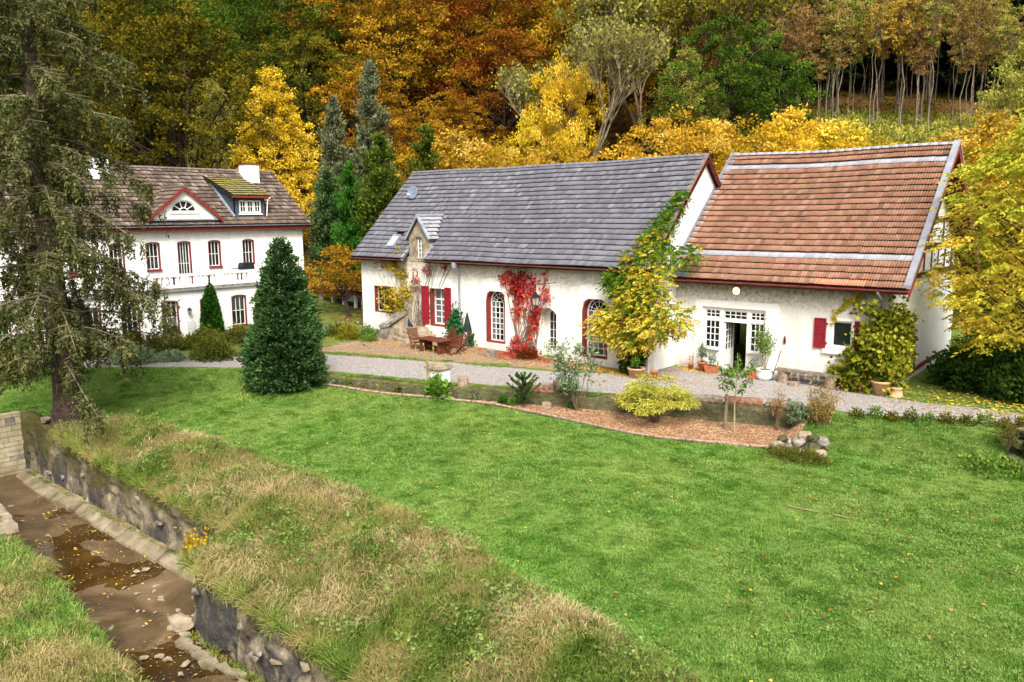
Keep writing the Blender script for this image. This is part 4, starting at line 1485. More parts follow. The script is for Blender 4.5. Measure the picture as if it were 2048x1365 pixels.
# ------------------------------------------------------------------ channel walls
def rough_wall(name, label, path, z0, topf, mat, thick=.4, seed=1, amp=.05, lean=0.1):
    """retaining wall along a plan path, rough front face towards -normal"""
    th = thing(name, label, 'wall', (path[0][0], path[0][1], z0))
    pts = []
    for (a, b) in zip(path[:-1], path[1:]):
        n = max(2, int(math.dist(a, b) / .09))
        for i in range(n):
            pts.append((a[0] + (b[0] - a[0]) * i / n, a[1] + (b[1] - a[1]) * i / n))
    pts.append(path[-1])
    P = np.array(pts)
    d = np.gradient(P, axis=0)
    nrm = unit(np.stack([d[:, 1], -d[:, 0]], 1))
    s = np.concatenate([[0], np.cumsum(np.linalg.norm(np.diff(P, axis=0), axis=1))])
    nv = 26
    rows = []
    top = np.array([topf(x) for x in P[:, 0]]) + .07 * vnoise(s, s * 0, 3.1, seed) + .04 * vnoise(s, s * 0, 9, seed + 1)
    for j in range(nv):
        v = j / (nv - 1)
        z = z0 + (top - z0) * v
        bro = np.clip(vnoise(s, z, 1.3, seed + 2) * 1.6, -1, 1)
        off = amp * vnoise(s, z, 2.2, seed + 3) + .5 * amp * vnoise(s, z, 6.5, seed + 4) + np.where(bro > .25, -.07, 0) * (v < .75) + lean * (1 - v) * .6
        rows.append(np.stack([P[:, 0] + nrm[:, 0] * off, P[:, 1] + nrm[:, 1] * off, z], 1))
    for bk, dz in ((.25, .03), (thick, -.02), (thick, -.6)):
        off = -bk + .05 * vnoise(s, s * 0 + bk, 3, seed + 9)
        rows.append(np.stack([P[:, 0] + nrm[:, 0] * off, P[:, 1] + nrm[:, 1] * off, top + dz], 1))
    V = np.concatenate(rows)
    n = len(P)
    R_ = len(rows)
    ii = (np.arange(R_ - 1)[:, None] * n + np.arange(n - 1)[None]).ravel()
    link('wall_face', mesh_np('wall_face', V, np.stack([ii, ii + 1, ii + n + 1, ii + n], 1)), th, M[mat])
    return th
cw1 = rough_wall('channel_wall', 'tar-stained rendered wall of the sunken channel below the grassy bank', [(-32.35, 9.62), (-17.75, 9.62)], -2.95, lambda x: float(zwall(x)) + .06, 'canalwall', seed=3)
cw2 = rough_wall('channel_wall', 'crumbling pale stone channel wall jutting out beside the small yellow bush', [(-17.95, 9.9), (-17.45, 9.35), (-16.6, 8.1), (-12, 7.92), (-3, 7.75), (5, 7.6)], -2.95, lambda x: float(zwall(x)) + .04, 'canalwall', seed=13, amp=.08, lean=.35)
rr = random.Random(7)
x = -32.0
while x < -19.6:
    L = rr.uniform(.8, 1.5)
    mb = MB()
    a = rr.uniform(-.02, .02)
    b = rr.uniform(-.07, .07)
    mb.prism([(9.6, -2.95), (9.6, -2.5 + a), (9.42, -2.53 + a), (9.12 + b, -2.7 + a), (9.06 + b, -2.95)], x, x + L - rr.uniform(.02, .06), 'x')
    mb.build('footing_slab', M['concrete'], cw1)
    x += L
for k in range(26):
    t = k / 26
    x = -16.3 + t * 11
    y = 7.72 - .035 * (x + 16) + rr.uniform(-.08, .08) - (.15 if k < 4 else 0)
    o = rock('footing_stone', (x, y - .06, -2.74), rr.uniform(.22, .34), rr.uniform(.14, .22), rr.uniform(.09, .16), M['concrete'], 700 + k, rz=rr.uniform(-.5, .5))
    o.parent = cw2
    o.matrix_parent_inverse = PINV(cw2)
# stones showing where the render has fallen off the channel walls
for k in range(26):
    if k < 12:
        x, y, par = rr.uniform(-31.5, -18.2), 9.6, cw1
    else:
        x = rr.uniform(-16.3, -6)
        y, par = float(np.interp(x, YW_X, YW_Y)) - .1, cw2
    zt = float(zwall(x)) - .25
    z = rr.uniform(-2.45, zt)
    if vnoise(x, z, .9, 9) < -.05:
        continue
    o = rock('wall_stone', (x, y - .04 - .12 * (zt - z) / 1.5 * (par is cw2), z), rr.uniform(.1, .24), rr.uniform(.05, .1), rr.uniform(.06, .12), M['stone_grey' if k % 3 else 'concrete'], 800 + k, rz=rr.uniform(-.15, .15))
    o.parent = par
    o.matrix_parent_inverse = PINV(par)
# end wall of dressed blocks
ew = thing('end_wall', 'end wall of the channel laid in pale dressed stone blocks', 'wall', (-32.4, 7, -2.9))
mb = MB()
mb.box(-33.2, -32.36, 3.0, 9.75, -2.95, -.62)
mb.build('core', M['mosswall'], ew)
z = -2.95
row = 0
while z < -.5:
    h = rr.choice([.17, .2, .22]) if z < -1.1 else rr.choice([.22, .28])
    y = 9.62
    while y > 4.2:
        L = rr.uniform(.3, .55) * (.5 if y > 9.6 and row % 2 else 1)
        mb = MB()
        e = rr.uniform(.0, .035)
        zz = min(z + h - .018, -.42)
        mb.box(-32.5, -32.3 + e, y - L + .015, y, z, zz)
        mb.build('block', M['block'] if rr.random() < .75 else M['stone_grey'], ew)
        y -= L
    z += h
    row += 1
# near-side wall with sandstone coping
nw = rough_wall('channel_wall', 'near wall of the channel carrying a sandy stone coping', [(4, 4.4), (-8, 4.8), (-13.6, 5.3), (-17.7, 5.8), (-21.8, 6.1), (-26.8, 6.7), (-32.3, 6.9)], -2.95, lambda x: -1.3, 'canalwall', seed=23)
for k in range(13):
    x = -31.2 + k * .72
    y = float(np.interp(x, YE_X, YE_Y)) - .12
    mb = MB()
    dxy = rr.uniform(-.03, .03)
    pts = [(-.33, -.24), (.33, -.26), (.35 + dxy, .22), (-.34, .25 + dxy)]
    mb.prism(pts, -.12, .1 + rr.uniform(-.02, .03), 'z', Matrix.Translation((x, y, -1.2)) @ Matrix.Rotation(rr.uniform(-.08, .02), 4, 'Z'))
    mb.build('coping_stone', M['stone_buff'], nw)

# stones lying on the channel bed
k = 0
for k in range(58):
    if k < 20:
        x, y = rr.gauss(-17.0, .5), rr.gauss(7.9, .35)
    elif k < 28:
        x, y = rr.gauss(-19.6, .7), rr.gauss(8.1, .35)
    else:
        x, y = rr.uniform(-29, -12), rr.uniform(6.6, 8.8)
    y = min(y, 9.0 if x < -18 else 8.6 if x < -17.2 else 7.75)
    s = rr.uniform(.035, .095) * (1.6 if k < 12 else 1)
    rock('stone', (x, y, -2.75 + s * .2), s * 1.5, s, s * .3, M['stone_pale'], 100 + k, ('larger ' if s > .1 else 'small ' if s < .06 else '') + 'flat pale stone ' + ('beside the crumbling channel wall' if k < 20 else 'at the end of the channel footing' if k < 28 else 'on the mud near the end wall' if x < -25 else 'on the mud in mid channel' if x < -18 else 'lying in the brown water'), 'stone', 'stones on the channel bed', rz=rr.uniform(0, 3), flat=True)
rock('stone_slab', (-16.95, 7.85, -2.6), .42, .27, .05, M['stone_pale'], 7, 'large flat slab leaning against the crumbling channel wall', 'stone', rz=.6, tilt=.5, flat=True)
rock('stone', (-23.3, 9.75, zwall(-23.3) + .1), .24, .13, .1, M['stone_pale'], 8, 'pinkish stone lying on top of the channel wall', 'stone')
rock('stone', (-30.3, 9.8, -.42), .35, .22, .1, M['stone_pale'], 9, 'pale stone on the wall corner at the foot of the spruce', 'stone')
rock('stone_slab', (-20.3, 18.7, -.6), .42, .3, .09, M['stone_pale'], 17, 'round flat pale stone set in the middle of the lawn', 'stone')
rock('stone_slab', (-6.9, 26.1, -.2), .36, .14, .07, M['stone_pale'], 18, 'narrow pale stone in the grass near the drive', 'stone')

# ------------------------------------------------------------------ planting bed wall, logs, pillar
bw = thing('retaining_wall', 'low mossy retaining wall between the gravel drive and planting bed', 'wall', (-20, 21.4, -.4))
xs = np.arange(-28.0, -9.3, .12)
yb = np.interp(xs, BX, BY)
V = []
for off, zz in ((-.24, -1.0), (-.27, -.45), (-.23, -.33), (-.28, -.22), (-.22, -.1), (-.25, .0), (-.19, .07), (.33, .07), (.36, -.1)):
    zz_ = np.where(zz > -.5, zz + .045 * vnoise(xs, xs * 0, 2.1, 5) + .03 * vnoise(xs, xs * 0, 7.3, 15) + (.02 if zz < 0 else 0), zz)
    V.append(np.stack([xs, yb + off + .035 * vnoise(xs, xs * 0 + zz, 3.3, 6) + .03 * vnoise(xs, xs * 0 + zz * 3, 9.1, 16), zz_], 1))
n = len(xs)
ii = (np.arange(8)[:, None] * n + np.arange(n - 1)[None]).ravel()
link('wall_face', mesh_np('wall_face', np.concatenate(V), np.stack([ii, ii + 1, ii + n + 1, ii + n], 1)), bw, M['mosswall'])
def log(p0, p1, r0, seed, label, mat='log_end', cat='log', group=None):
    r = random.Random(seed)
    p0, p1 = Vector(p0), Vector(p1)
    mb = MB()
    path = [p0.lerp(p1, t) + Vector((0, 0, r.uniform(-.015, .015))) for t in (0, .01, .25, .5, .75, .99, 1)]
    mb.tube(path, [r0 * q for q in (.9, 1, 1.03 + r.uniform(-.05, .05), .98, 1.02, .97, .88)], 10)
    o = mb.build('log', M[mat])
    return tag(o, label, cat, group)
lz = .17
def yB(x): return float(np.interp(x, BX, BY))
for k, (a, b, lab) in enumerate([(-18.9, -17.65, 'short reddish half log on the bed wall by the araucaria'), (-14.95, -13.75, 'weathered log on the bed wall beside the golden maple'), (-13.65, -12.1, 'dark charred log on the bed wall behind the stake'), (-12.0, -10.9, 'brown split log on the bed wall behind the sapling'), (-10.8, -9.7, 'weathered log at the end of the bed wall by dry weeds')]):
    log((a, yB(a) - .06, lz), (b, yB(b) - .06, lz - .02), .18, k, lab, 'log_end' if k in (0, 3) else 'wood_grey')
# edging boards along the lawn
for k in range(20):
    x = -27.6 + k * .92
    y0 = float(np.interp(x, [-28.5, -24, -19.5, -16.5, -13.3, -9.6, -8.9], [18.6, 19.6, 21.3, 21.6, 21.7, 23.2, 23.9]))
    x2 = x + .9
    y2 = float(np.interp(x2, [-28.5, -24, -19.5, -16.5, -13.3, -9.6, -8.9], [18.6, 19.6, 21.3, 21.6, 21.7, 23.2, 23.9]))
    mb = MB()
    z1, z2 = float(zground(x, y0)) + .08, float(zground(x2, y2)) + .08
    mb.tube([(x, y0, z1), (x2 - .03, y2, z2)], .05, 6)
    o = mb.build('edging_log', M['stump'])
    lm_ = 'the big cypress' if x < -25.5 else 'the earth bed' if x < -23 else 'the white pillar' if x < -20.5 else 'the monkey puzzle' if x < -17.8 else 'the grey-green shrub' if x < -15.6 else 'the golden maple' if x < -12.8 else 'the staked sapling' if x < -10.6 else 'the stone heap'
    tag(o, 'pale split log edging the lawn in front of ' + lm_, 'edging', 'logs edging the bed')
def stump(x, y, r_, h, label, mat='stump', z=None):
    z = float(zground(x, y)) if z is None else z
    mb = MB(None)
    q = random.Random(int(x * 100))
    mb.lathe([(r_ * 1.08, -.05), (r_ * 1.02, h * .3), (r_ * .97, h * .7), (r_ * .94, h - .02), (r_ * .85, h), (.001, h + .005)], 11, Matrix.Translation((x, y, z)) @ Matrix.Rotation(q.uniform(-.05, .05), 4, 'X'))
    o = mb.build('log_round', M[mat])
    return tag(o, label, 'log')
stump(-17.75, 22.35, .2, .24, 'low upright log round, lowest of three in the bark chips')
stump(-17.95, 22.75, .2, .32, 'middle one of three upright log rounds in the bark chips')
stump(-17.85, 23.2, .22, .42, 'tallest of three upright log rounds against the bed wall')
stump(-21.3, 21.0, .19, .26, 'short pale log round in the bed beside the round-leaved plant')
stump(-21.15, 21.45, .22, .42, 'taller log round in the bed beside the round-leaved plant')
# white pillar with stone cap
pl = thing('pillar', 'white painted pillar with mossy stone cap at the drive edge', 'pillar', (-22.1, 21.1, -.4))
mb = MB()
mb.prism([(-.3, -.3), (.3, -.3), (.3, .3), (-.3, .3)], -.1, 1.05, 'z', Matrix.Translation((-22.1, 21.1, -.4)))
mb.build('shaft', M['wall_white'], pl)
mb = MB()
for (s, a, b) in ((.34, 1.05, 1.1), (.41, 1.102, 1.18), (.36, 1.182, 1.24)):
    mb.box(-s, s, -s, s, a, b, Matrix.Translation((-22.1, 21.1, -.4)))
mb.build('cap', M['stone_buff'], pl)
# stakes and sticks
for x, y, lab in ((-11.55, 24.15, 'grey wooden stake standing in bark chips beside the sapling'),):
    mb = MB()
    zz = float(zground(x, y))
    mb.tube([(x, y, zz - .1), (x + .01, y, zz + 1.25)], [.055, .05], 7)
    tag(mb.build('wooden_stake', M['wood_grey']), lab, 'stake')
for p0, p1, lab in (((-7.29, 18.9), (-6.5, 18.95), 'long pale bamboo cane lying on the lawn'), ((-6.2, 19.03), (-5.82, 19.02), 'short pale cane lying on the lawn')):
    mb = MB()
    mb.tube([(p0[0], p0[1], float(zground(*p0)) + .07), (p1[0], p1[1], float(zground(*p1)) + .07)], .015, 5)
    tag(mb.build('cane', M['stone_pale']), lab, 'cane')
# stone pile at the end of the bed
r2 = random.Random(12)
pile = [(-9.35, 23.3, .32, .28, .24, 0), (-8.9, 23.7, .35, .3, .4, 0), (-8.45, 23.55, .4, .34, .34, 0), (-8.75, 23.9, .3, .3, .62, 0), (-8.35, 23.95, .33, .3, .5, 0), (-9.3, 23.45, .24, .2, .5, 0), (-8.1, 23.35, .25, .2, .16, 0), (-8.6, 23.2, .22, .2, .14, 0), (-8.5, 23.8, .3, .26, .75, 0), (-9.05, 23.25, .2, .18, .16, 0), (-9.1, 23.75, .3, .22, .25, 0)]
for k, (x, y, a, b, h, _) in enumerate(pile):
    rock('boulder', (x, y, float(zground(x, y)) + h * .6), a * .9, b * .9, .2, M['stone_grey'] if k % 3 == 1 else M['mosswall'] if k % 3 else M['stone_pale'], 300 + k, ('pale' if k % 3 == 0 else 'grey' if k % 3 == 1 else 'mossy dark') + ' rough stone ' + ('on top of the heap' if h > .45 else 'at the foot of the heap' if h < .2 else 'in the heap') + ' at the end of the bed', 'stone', 'stones heaped at the end of the bed', rz=r2.uniform(0, 3))
for k in range(14):
    x, y = -3.1 + r2.uniform(-.5, .6), 26.6 + r2.uniform(-.5, .9)
    rock('boulder', (x, y, float(zground(x, y)) + .1 + .28 * (k // 5)), .34, .28, .17, M['mosswall'] if k % 3 else M['stone_pale'], 340 + k, ('mossy' if k % 3 else 'bare pale') + ' stone ' + ('on top of' if k > 9 else 'at the base of' if k < 5 else 'in') + ' the low ruined wall beside the drive', 'stone', 'mossy stones beside the drive', rz=r2.uniform(0, 3))
# ------------------------------------------------------------------ entrance steps and parapet
st = thing('stone_steps', 'worn curved sandstone steps with sloping parapet at the barn door', 'steps', (-30.95, 27.2, 0))
for k in range(5):
    R_ = 1.75 - k * .27
    z0, z1 = (-.05 if k == 0 else k * .165 - .02), (k + 1) * .165
    mb = MB()
    pts = [(-30.75 + math.cos(a) * R_ * .95, 28.1 + math.sin(a) * R_) for a in np.linspace(math.pi * 1.0, math.pi * 2, 16)]
    mb.prism(pts, z0, z1, 'z')
    mb.build('step', M['stone_buff'], st)
mb = MB()
mb.box(-32.3, -31.9, 26.65, 27.05, -.05, .78)
mb.build('parapet_post', M['stone_grey'], st)
mb = MB()
Mw = Matrix(((.34, 0, 0, -32.1), (0, 1, 0, 0), (0, 0, 1, 0), (0, 0, 0, 1)))
mb.add([(-32.25, 27.05, -.05), (-31.95, 27.05, -.05), (-31.65, 28.1, -.05), (-31.95, 28.1, -.05), (-32.25, 27.05, .72), (-31.95, 27.05, .72), (-31.65, 28.1, 1.45), (-31.95, 28.1, 1.45)],
       [(0, 1, 5, 4), (1, 2, 6, 5), (2, 3, 7, 6), (3, 0, 4, 7), (4, 5, 6, 7)])
mb.build('parapet_wall', M['stone_buff'], st)
mb = MB()
mb.add([(-32.34, 26.6, .79), (-31.86, 26.6, .79), (-31.56, 28.08, 1.5), (-32.02, 28.08, 1.5), (-32.34, 26.6, .91), (-31.86, 26.6, .91), (-31.56, 28.08, 1.66), (-32.02, 28.08, 1.66)],
       [(0, 3, 2, 1), (0, 1, 5, 4), (1, 2, 6, 5), (2, 3, 7, 6), (3, 0, 4, 7), (4, 5, 6, 7)])
mb.build('coping', M['stone_grey'], st)
mb = MB()
mb.box(-33.9, -32.31, 26.75, 27.0, -.05, .6)
mb.build('flank_wall', M['stone_grey'], st)
mb = MB()
mb.prism([(-31.25, .83), (-30.85, .83), (-31.2, 1.22)], 27.62, 27.68, 'y')
tag(mb.build('folded_parasol_cover', M['blue_cloth']), 'navy blue cloth bundle propped at the barn front door', 'cloth')
rock('shoe', (-30.75, 27.45, .92), .13, .06, .08, M['iron'], 55, 'dark shoe on the top step of the stone stairs', 'shoe')
rock('stone_block', (-31.5, 24.95, .13), .17, .17, .17, M['stone_grey'], 56, 'small dark stone block by the flower bed near the steps', 'stone')
mb = MB()
mb.prism([(-.2, -.18), (.22, -.2), (.2, .2), (-.22, .18)], -.05, .4, 'z', Matrix.Translation((-24.5, 26.75, 0)) @ Matrix.Rotation(.2, 4, 'Z'))
tag(mb.build('stone_block', M['stone_grey']), 'upright pale stone block on the patio beside the red creeper', 'stone')
# ------------------------------------------------------------------ garden furniture
def slat_chair(label, loc, rz):
    c = thing('garden_chair', label, 'chair', loc, rz, 'folding chairs around the patio table')
    for k in range(6):
        mb = MB()
        mb.box(-.24, .24, -.2 + k * .075, -.14 + k * .075, .43, .45)
        mb.build('seat_slat', M['wood_teak'], c, local=True)
    for k in range(9):
        z = .5 + k * .066
        mb = MB()
        y = .22 + (z - .45) * .32
        mb.box(-.23, .23, y, y + .02, z, z + .05)
        mb.build('back_slat', M['wood_teak'], c, local=True)
    for s in (-.26, .26):
        mb = MB()
        mb.tube([(s, -.28, 0), (s, .2, .46), (s, .46, 1.12)], .022, 5)
        mb.build('back_post', M['wood_teak'], c, local=True)
        mb = MB()
        mb.tube([(s * .9, .36, 0), (s * .9, -.22, .44)], .022, 5)
        mb.build('leg', M['wood_teak'], c, local=True)
        mb = MB()
        mb.box(s - .03, s + .03, -.24, .3, .62, .645)
        mb.build('armrest', M['wood_teak'], c, local=True)
    return c
slat_chair('brown slatted folding chair at the table end by the stone steps', (-28.75, 26.0, 0), rad(80))
slat_chair('brown slatted folding chair at the table, nearest to the climbing ivy', (-27.75, 27.05, 0), rad(-10))
slat_chair('brown slatted folding chair at the table, with its back to the drive', (-26.2, 26.0, 0), rad(-105))
slat_chair('brown slatted folding chair leaning back beside the closed parasol', (-26.55, 26.85, 0), rad(-60))
tb = thing('garden_table', 'dark brown wooden table with slab ends on the patio', 'table', (-27.45, 25.95, 0), rad(-4))
for k in range(6):
    mb = MB()
    mb.box(-.95, .95, -.45 + k * .15, -.31 + k * .15, .7, .74)
    mb.build('tabletop_plank', M['wood_teak'], tb, local=True)
for s in (-.7, .62):
    mb = MB()
    mb.box(s, s + .08, -.36, .36, 0, .7)
    for k in range(5):
        mb.box(s - .012, s + .092, -.34 + k * .15, -.22 + k * .15, .05, .65)
    mb.build('end_panel', M['wood_teak'], tb, local=True)
mb = MB()
mb.box(-.62, .62, -.04, .04, .3, .4)
mb.build('stretcher', M['wood_teak'], tb, local=True)
ps = thing('parasol', 'closed dark green parasol standing by the barn wall', 'parasol', (-26.7, 27.45, 0))
mb = MB()
mb.tube([(0, 0, 0), (0, 0, 1.9)], .022, 6)
mb.build('pole', M['wood_grey'], ps, local=True)
mb = MB()
prof = []
for (r_, z) in ((.2, .98), (.205, 1.02), (.16, 1.25), (.09, 1.6), (.03, 1.88), (.005, 1.93)):
    prof.append((r_, z))
k_ = 16
P = [(r_ * (1 + .18 * (j % 2)) * math.cos(2 * math.pi * j / k_), r_ * (1 + .18 * (j % 2)) * math.sin(2 * math.pi * j / k_), z) for r_, z in prof for j in range(k_)]
mb.add(P, [(i * k_ + j, i * k_ + (j + 1) % k_, (i + 1) * k_ + (j + 1) % k_, (i + 1) * k_ + j) for i in range(len(prof) - 1) for j in range(k_)])
mb.build('canopy', M['parasol'], ps, local=True)
mb = MB()
mb.lathe([(.2, 0), (.2, .05), (.05, .09), (.04, .2)], 12)
mb.build('base', M['stone_grey'], ps, local=True)
# ------------------------------------------------------------------ bench on log rounds
bn = thing('bench', 'long weathered plank bench on log rounds against the barn wall', 'bench', (-11, 29.9, 0))
mb = MB()
mb.box(-12.25, -9.75, 29.68, 30.08, .5, .57)
mb.build('seat', M['wood_grey'], bn)
for x in (-11.95, -10.15):
    for q in (0, .255):
        mb = MB()
        mb.lathe([(.21, 0), (.2, .12), (.205, .245), (.001, .25)], 11, Matrix.Translation((x + .02 * q, 29.88, q)))
        mb.build('leg', M['stump'], bn)
mb = MB()
mb.lathe([(.24, -.02), (.23, .16), (.001, .17)], 10, Matrix.Translation((-11.4, 29.6, 0)))
tag(mb.build('log_round', M['stump']), 'low log round on the gravel in front of the plank bench', 'log')
# ------------------------------------------------------------------ pots
def pot(name, label, loc, prof, mat, soil=True, k=18, rim=None, square=False, rot=None, group=None):
    p = thing(name, label, 'pot', loc, 0, group)
    mb = MB()
    mb.lathe(prof, 4 if square else k)
    if square:
        mb.v = [Matrix.Rotation(rad(45), 4, 'Z') @ Vector(v) for v in mb.v]
        mb.v = [(v.x * 1.25, v.y * .8, v.z) for v in mb.v]
    b = mb.build('body', M[mat], p, local=True, smooth=not square)
    if soil:
        mb = MB()
        r_, z_ = prof[-1][0] * .97, prof[-1][1]
        mb.lathe([(r_, z_ + .0), (.001, z_ + .015)], 4 if square else k)
        if square:
            mb.v = [Matrix.Rotation(rad(45), 4, 'Z') @ Vector(v) for v in mb.v]
            mb.v = [(v.x * 1.25, v.y * .8, v.z) for v in mb.v]
        mb.build('soil', M['soil'], p, local=True)
    return p
def taper(r0, r1, h, lip=.02):
    return [(.001, 0), (r0, 0), (r1, h * .85), (r1 + lip, h * .86), (r1 + lip, h), (r1 - .015, h), (r1 - .03, h * .9)]
PZ = .015
pot('plant_pot', 'small terracotta pot left of the potted olive by the entrance', (-15.95, 29.9, PZ), taper(.08, .12, .3), 'terracotta')
pot('plant_pot', 'tall terracotta pot with a grey-green shrub by the entrance', (-15.42, 29.88, PZ), taper(.13, .19, .44), 'terracotta')
pot('plant_trough', 'square terracotta planter left of the door mat', (-14.92, 29.8, PZ), [(.001, 0), (.26, 0), (.33, .3), (.35, .3), (.35, .34), (.31, .34), (.3, .29)], 'terracotta', square=True)
pot('plant_trough', 'square terracotta planter right of the door mat', (-13.15, 29.85, PZ), [(.001, 0), (.26, 0), (.33, .3), (.35, .3), (.35, .36), (.31, .36), (.3, .31)], 'terracotta', square=True)
pot('glazed_pot', 'round white glazed pot holding a tall oleander', (-12.7, 29.85, PZ), [(.001, 0), (.2, 0), (.3, .12), (.34, .26), (.31, .4), (.35, .43), (.35, .47), (.3, .47), (.28, .42)], 'glaze_white')
pot('plant_pot', 'wide pale terracotta pot at the foot of the yellow wisteria', (-16.9, 27.1, PZ), taper(.26, .33, .42, .03), 'terracotta_pale')
pot('plant_pot', 'small terracotta pot tucked behind the wide pale pot', (-16.3, 27.5, PZ), taper(.11, .15, .3), 'terracotta')
pot('plant_pot', 'big buff terracotta pot on the grass below the grapevine', (-8.36, 29.95, PZ), taper(.22, .33, .55, .03), 'terracotta_pale')
pot('plant_pot', 'upturned small buff pot beside the big terracotta pot', (-7.85, 30.0, PZ), [(.24, 0), (.24, .06), (.21, .07), (.18, .3), (.2, .31), (.2, .36), (.001, .36)], 'terracotta_pale', soil=False)
p = pot('plant_pot', 'dark red pot lying on its side under the grapevine', (-9.0, 30.15, .2), [(.001, 0), (.13, 0), (.19, .36), (.21, .36), (.21, .42), (.185, .42), (.17, .35), (.12, .04), (.001, .04)], 'terracotta_red', soil=False)
p.rotation_euler = (rad(88), 0, rad(-25))
mb = MB()
mb.box(-14.5, -13.7, 29.42, 30.0, .035, .06)
tag(mb.build('door_mat', M['rubber_mat']), 'brown coir door mat before the open barn door', 'mat')
mb = MB()
mb.tube([(-12.42, 29.85, .02), (-12.2, 30.2, 1.25)], [.018, .014], 6)
mb.box(-.03, .03, -.03, .03, 0, .05, Matrix.Translation((-12.42, 29.85, .015)))
tag(mb.build('walking_stick', M['iron']), 'dark stick leaning on the wall beside the white pot', 'stick')
# ------------------------------------------------------------------ lamps and small wall fittings
def lantern(label, loc, s, bracket):
    t = thing('wall_lantern', label, 'lamp', loc)
    mb = MB()
    for q in range(4):
        a = rad(45 + 90 * q)
        mb.tube([(math.cos(a) * .11 * s, math.sin(a) * .11 * s, 0), (math.cos(a) * .17 * s, math.sin(a) * .17 * s, .36 * s)], .012, 4)
    mb.lathe([(.001, -.03 * s), (.12 * s, -.01 * s), (.12 * s, .01 * s)], 4, Matrix.Rotation(rad(45), 4, 'Z'))
    mb.lathe([(.22 * s, .36 * s), (.12 * s, .5 * s), (.05 * s, .52 * s), (.04 * s, .58 * s), (.001, .6 * s)], 4, Matrix.Rotation(rad(45), 4, 'Z'))
    mb.build('cage', M['iron'], t, local=True)
    mb = MB()
    mb.lathe([(.105 * s, .01 * s), (.16 * s, .35 * s)], 4, Matrix.Rotation(rad(45), 4, 'Z'))
    mb.build('glazing', M['lantern_glass'], t, local=True)
    mb = MB()
    for a, b in bracket:
        mb.tube([a, b], .014, 5)
    mb.build('bracket', M['iron'], t, local=True)
    return t
lantern('black iron lantern hanging from a bracket over the red creeper', (-22.42, 27.45, 2.55), 1.0, [((0, 0, .6), (0, 0, .98)), ((-.1, 0, .95), (.66, 0, 1.02)), ((.66, 0, 1.02), (.66, .65, 1.02))])
lantern('small dark lantern on the white house wall by the clipped conifer', (-41.12, 20.82, 1.4), .62, [((0, 0, .2), (-.17, 0, .3))])
ld = thing('bulkhead_lamp', 'round cream lamp on the wall above the glazed entrance', 'lamp', (-14.2, 30.3, 3.45))
mb = MB()
Mr = Matrix.Translation((-14.2, 30.29, 3.45)) @ Matrix.Rotation(rad(90), 4, 'X')
mb.lathe([(.2, -.01), (.2, .03), (.17, .05)], 20, Mr)
mb.build('rim', M['terracotta_pale'], ld)
mb = MB()
mb.lathe([(.16, .045), (.1, .09), (.001, .1)], 20, Mr)
tl = T('lamp_glow')
tl.col(C('#f3e6c8'))
tl.b.inputs['Emission Color'].default_value = C('#ffe9bd')
tl.b.inputs['Emission Strength'].default_value = .5
mb.build('diffuser', tl.m, ld, smooth=True)
rock('wall_ornament', (-12.1, 30.26, 1.65), .07, .04, .2, M['timber'], 77, 'small dark bird-shaped ornament hung on the barn wall', 'ornament')
mb = MB()
mb.lathe([(.001, 0), (.14, .01), (.12, .04), (.001, .05)], 14, Matrix.Translation((-22.3, 28.09, 2.82)) @ Matrix.Rotation(rad(90), 4, 'X'))
tag(mb.build('wall_plaque', M['zinc']), 'round pale plaque on the wall above the recessed side door', 'plaque')
# satellite dish
sdh = thing('satellite_dish', 'grey oval satellite dish on the slate roof', 'dish', (-34.05, 31.0, 7.75))
nrm = Vector((.35, -.88, .32)).normalized()
Mq = Matrix.Translation((-34.05, 30.75, 7.85)) @ nrm.to_track_quat('Z', 'Y').to_matrix().to_4x4()
mb = MB()
mb.lathe([(.001, -.07), (.14, -.06), (.26, -.03), (.36, .02), (.365, .0), (.26, -.05), (.14, -.08), (.001, -.09)], 22, Mq @ Matrix.Diagonal((.88, 1.08, 1, 1)))
mb.build('reflector', simple('dish_grey', C('#6d7a86'), C('#5d6a76'), 3, .5), sdh, smooth=True)
mb = MB()
mb.tube([tuple(Mq @ Vector((0, -.34, 0))), tuple(Mq @ Vector((0, -.3, .42)))], .014, 5)
mb.tube([tuple(Mq @ Vector((0, 0, -.08))), (-34.05, 31.05, 7.8), (-34.05, 31.2, 7.75)], .025, 6)
mb.build('arm', M['zinc'], sdh)
mb = MB()
mb.box(-.05, .05, -.05, .05, -.06, .06, Mq @ Matrix.Translation((0, -.28, .45)))
mb.build('receiver', M['white_paint'], sdh)
mb = MB()
for q in range(5):
    mb.box(-.13 + q * .055, -.09 + q * .055, .03, .05, 0, .004, Mq @ Matrix.Translation((0, 0, -.052)))
mb.build('printed_mark', M['zinc_pale'], sdh)
# house: grill, chair, flower box
bq = thing('barbecue_grill', 'black kettle grill standing on the house balcony', 'grill', (-41.8, 24.75, 2.84))
mb = MB()
mb.prism([(-.38, .72), (.38, .72), (.38, .95), (.3, 1.12), (-.3, 1.12), (-.38, .95)], -.25, .25, 'x', Matrix.Identity(4))
mb.build('lid', M['iron'], bq, local=True)
for a in (-.3, .3):
    for b in (-.18, .18):
        mb = MB()
        mb.tube([(b, a, 0), (b, a, .72)], .02, 5)
        mb.build('leg', M['iron'], bq, local=True)
mb = MB()
mb.box(-.22, .22, -.85, -.4, .78, .81)
mb.build('side_shelf', M['iron'], bq, local=True)
bch = thing('metal_chair', 'white wire garden chair against the white house wall', 'chair', (-40.9, 20.9, 0), rad(90))
mb = MB()
for s in (-.2, .2):
    mb.tube([(s, .2, 0), (s, .22, .45), (s, .28, .95)], .012, 5)
    mb.tube([(s, -.2, 0), (s, -.18, .45)], .012, 5)
mb.tube([(-.2, .28, .95), (.2, .28, .95)], .012, 5)
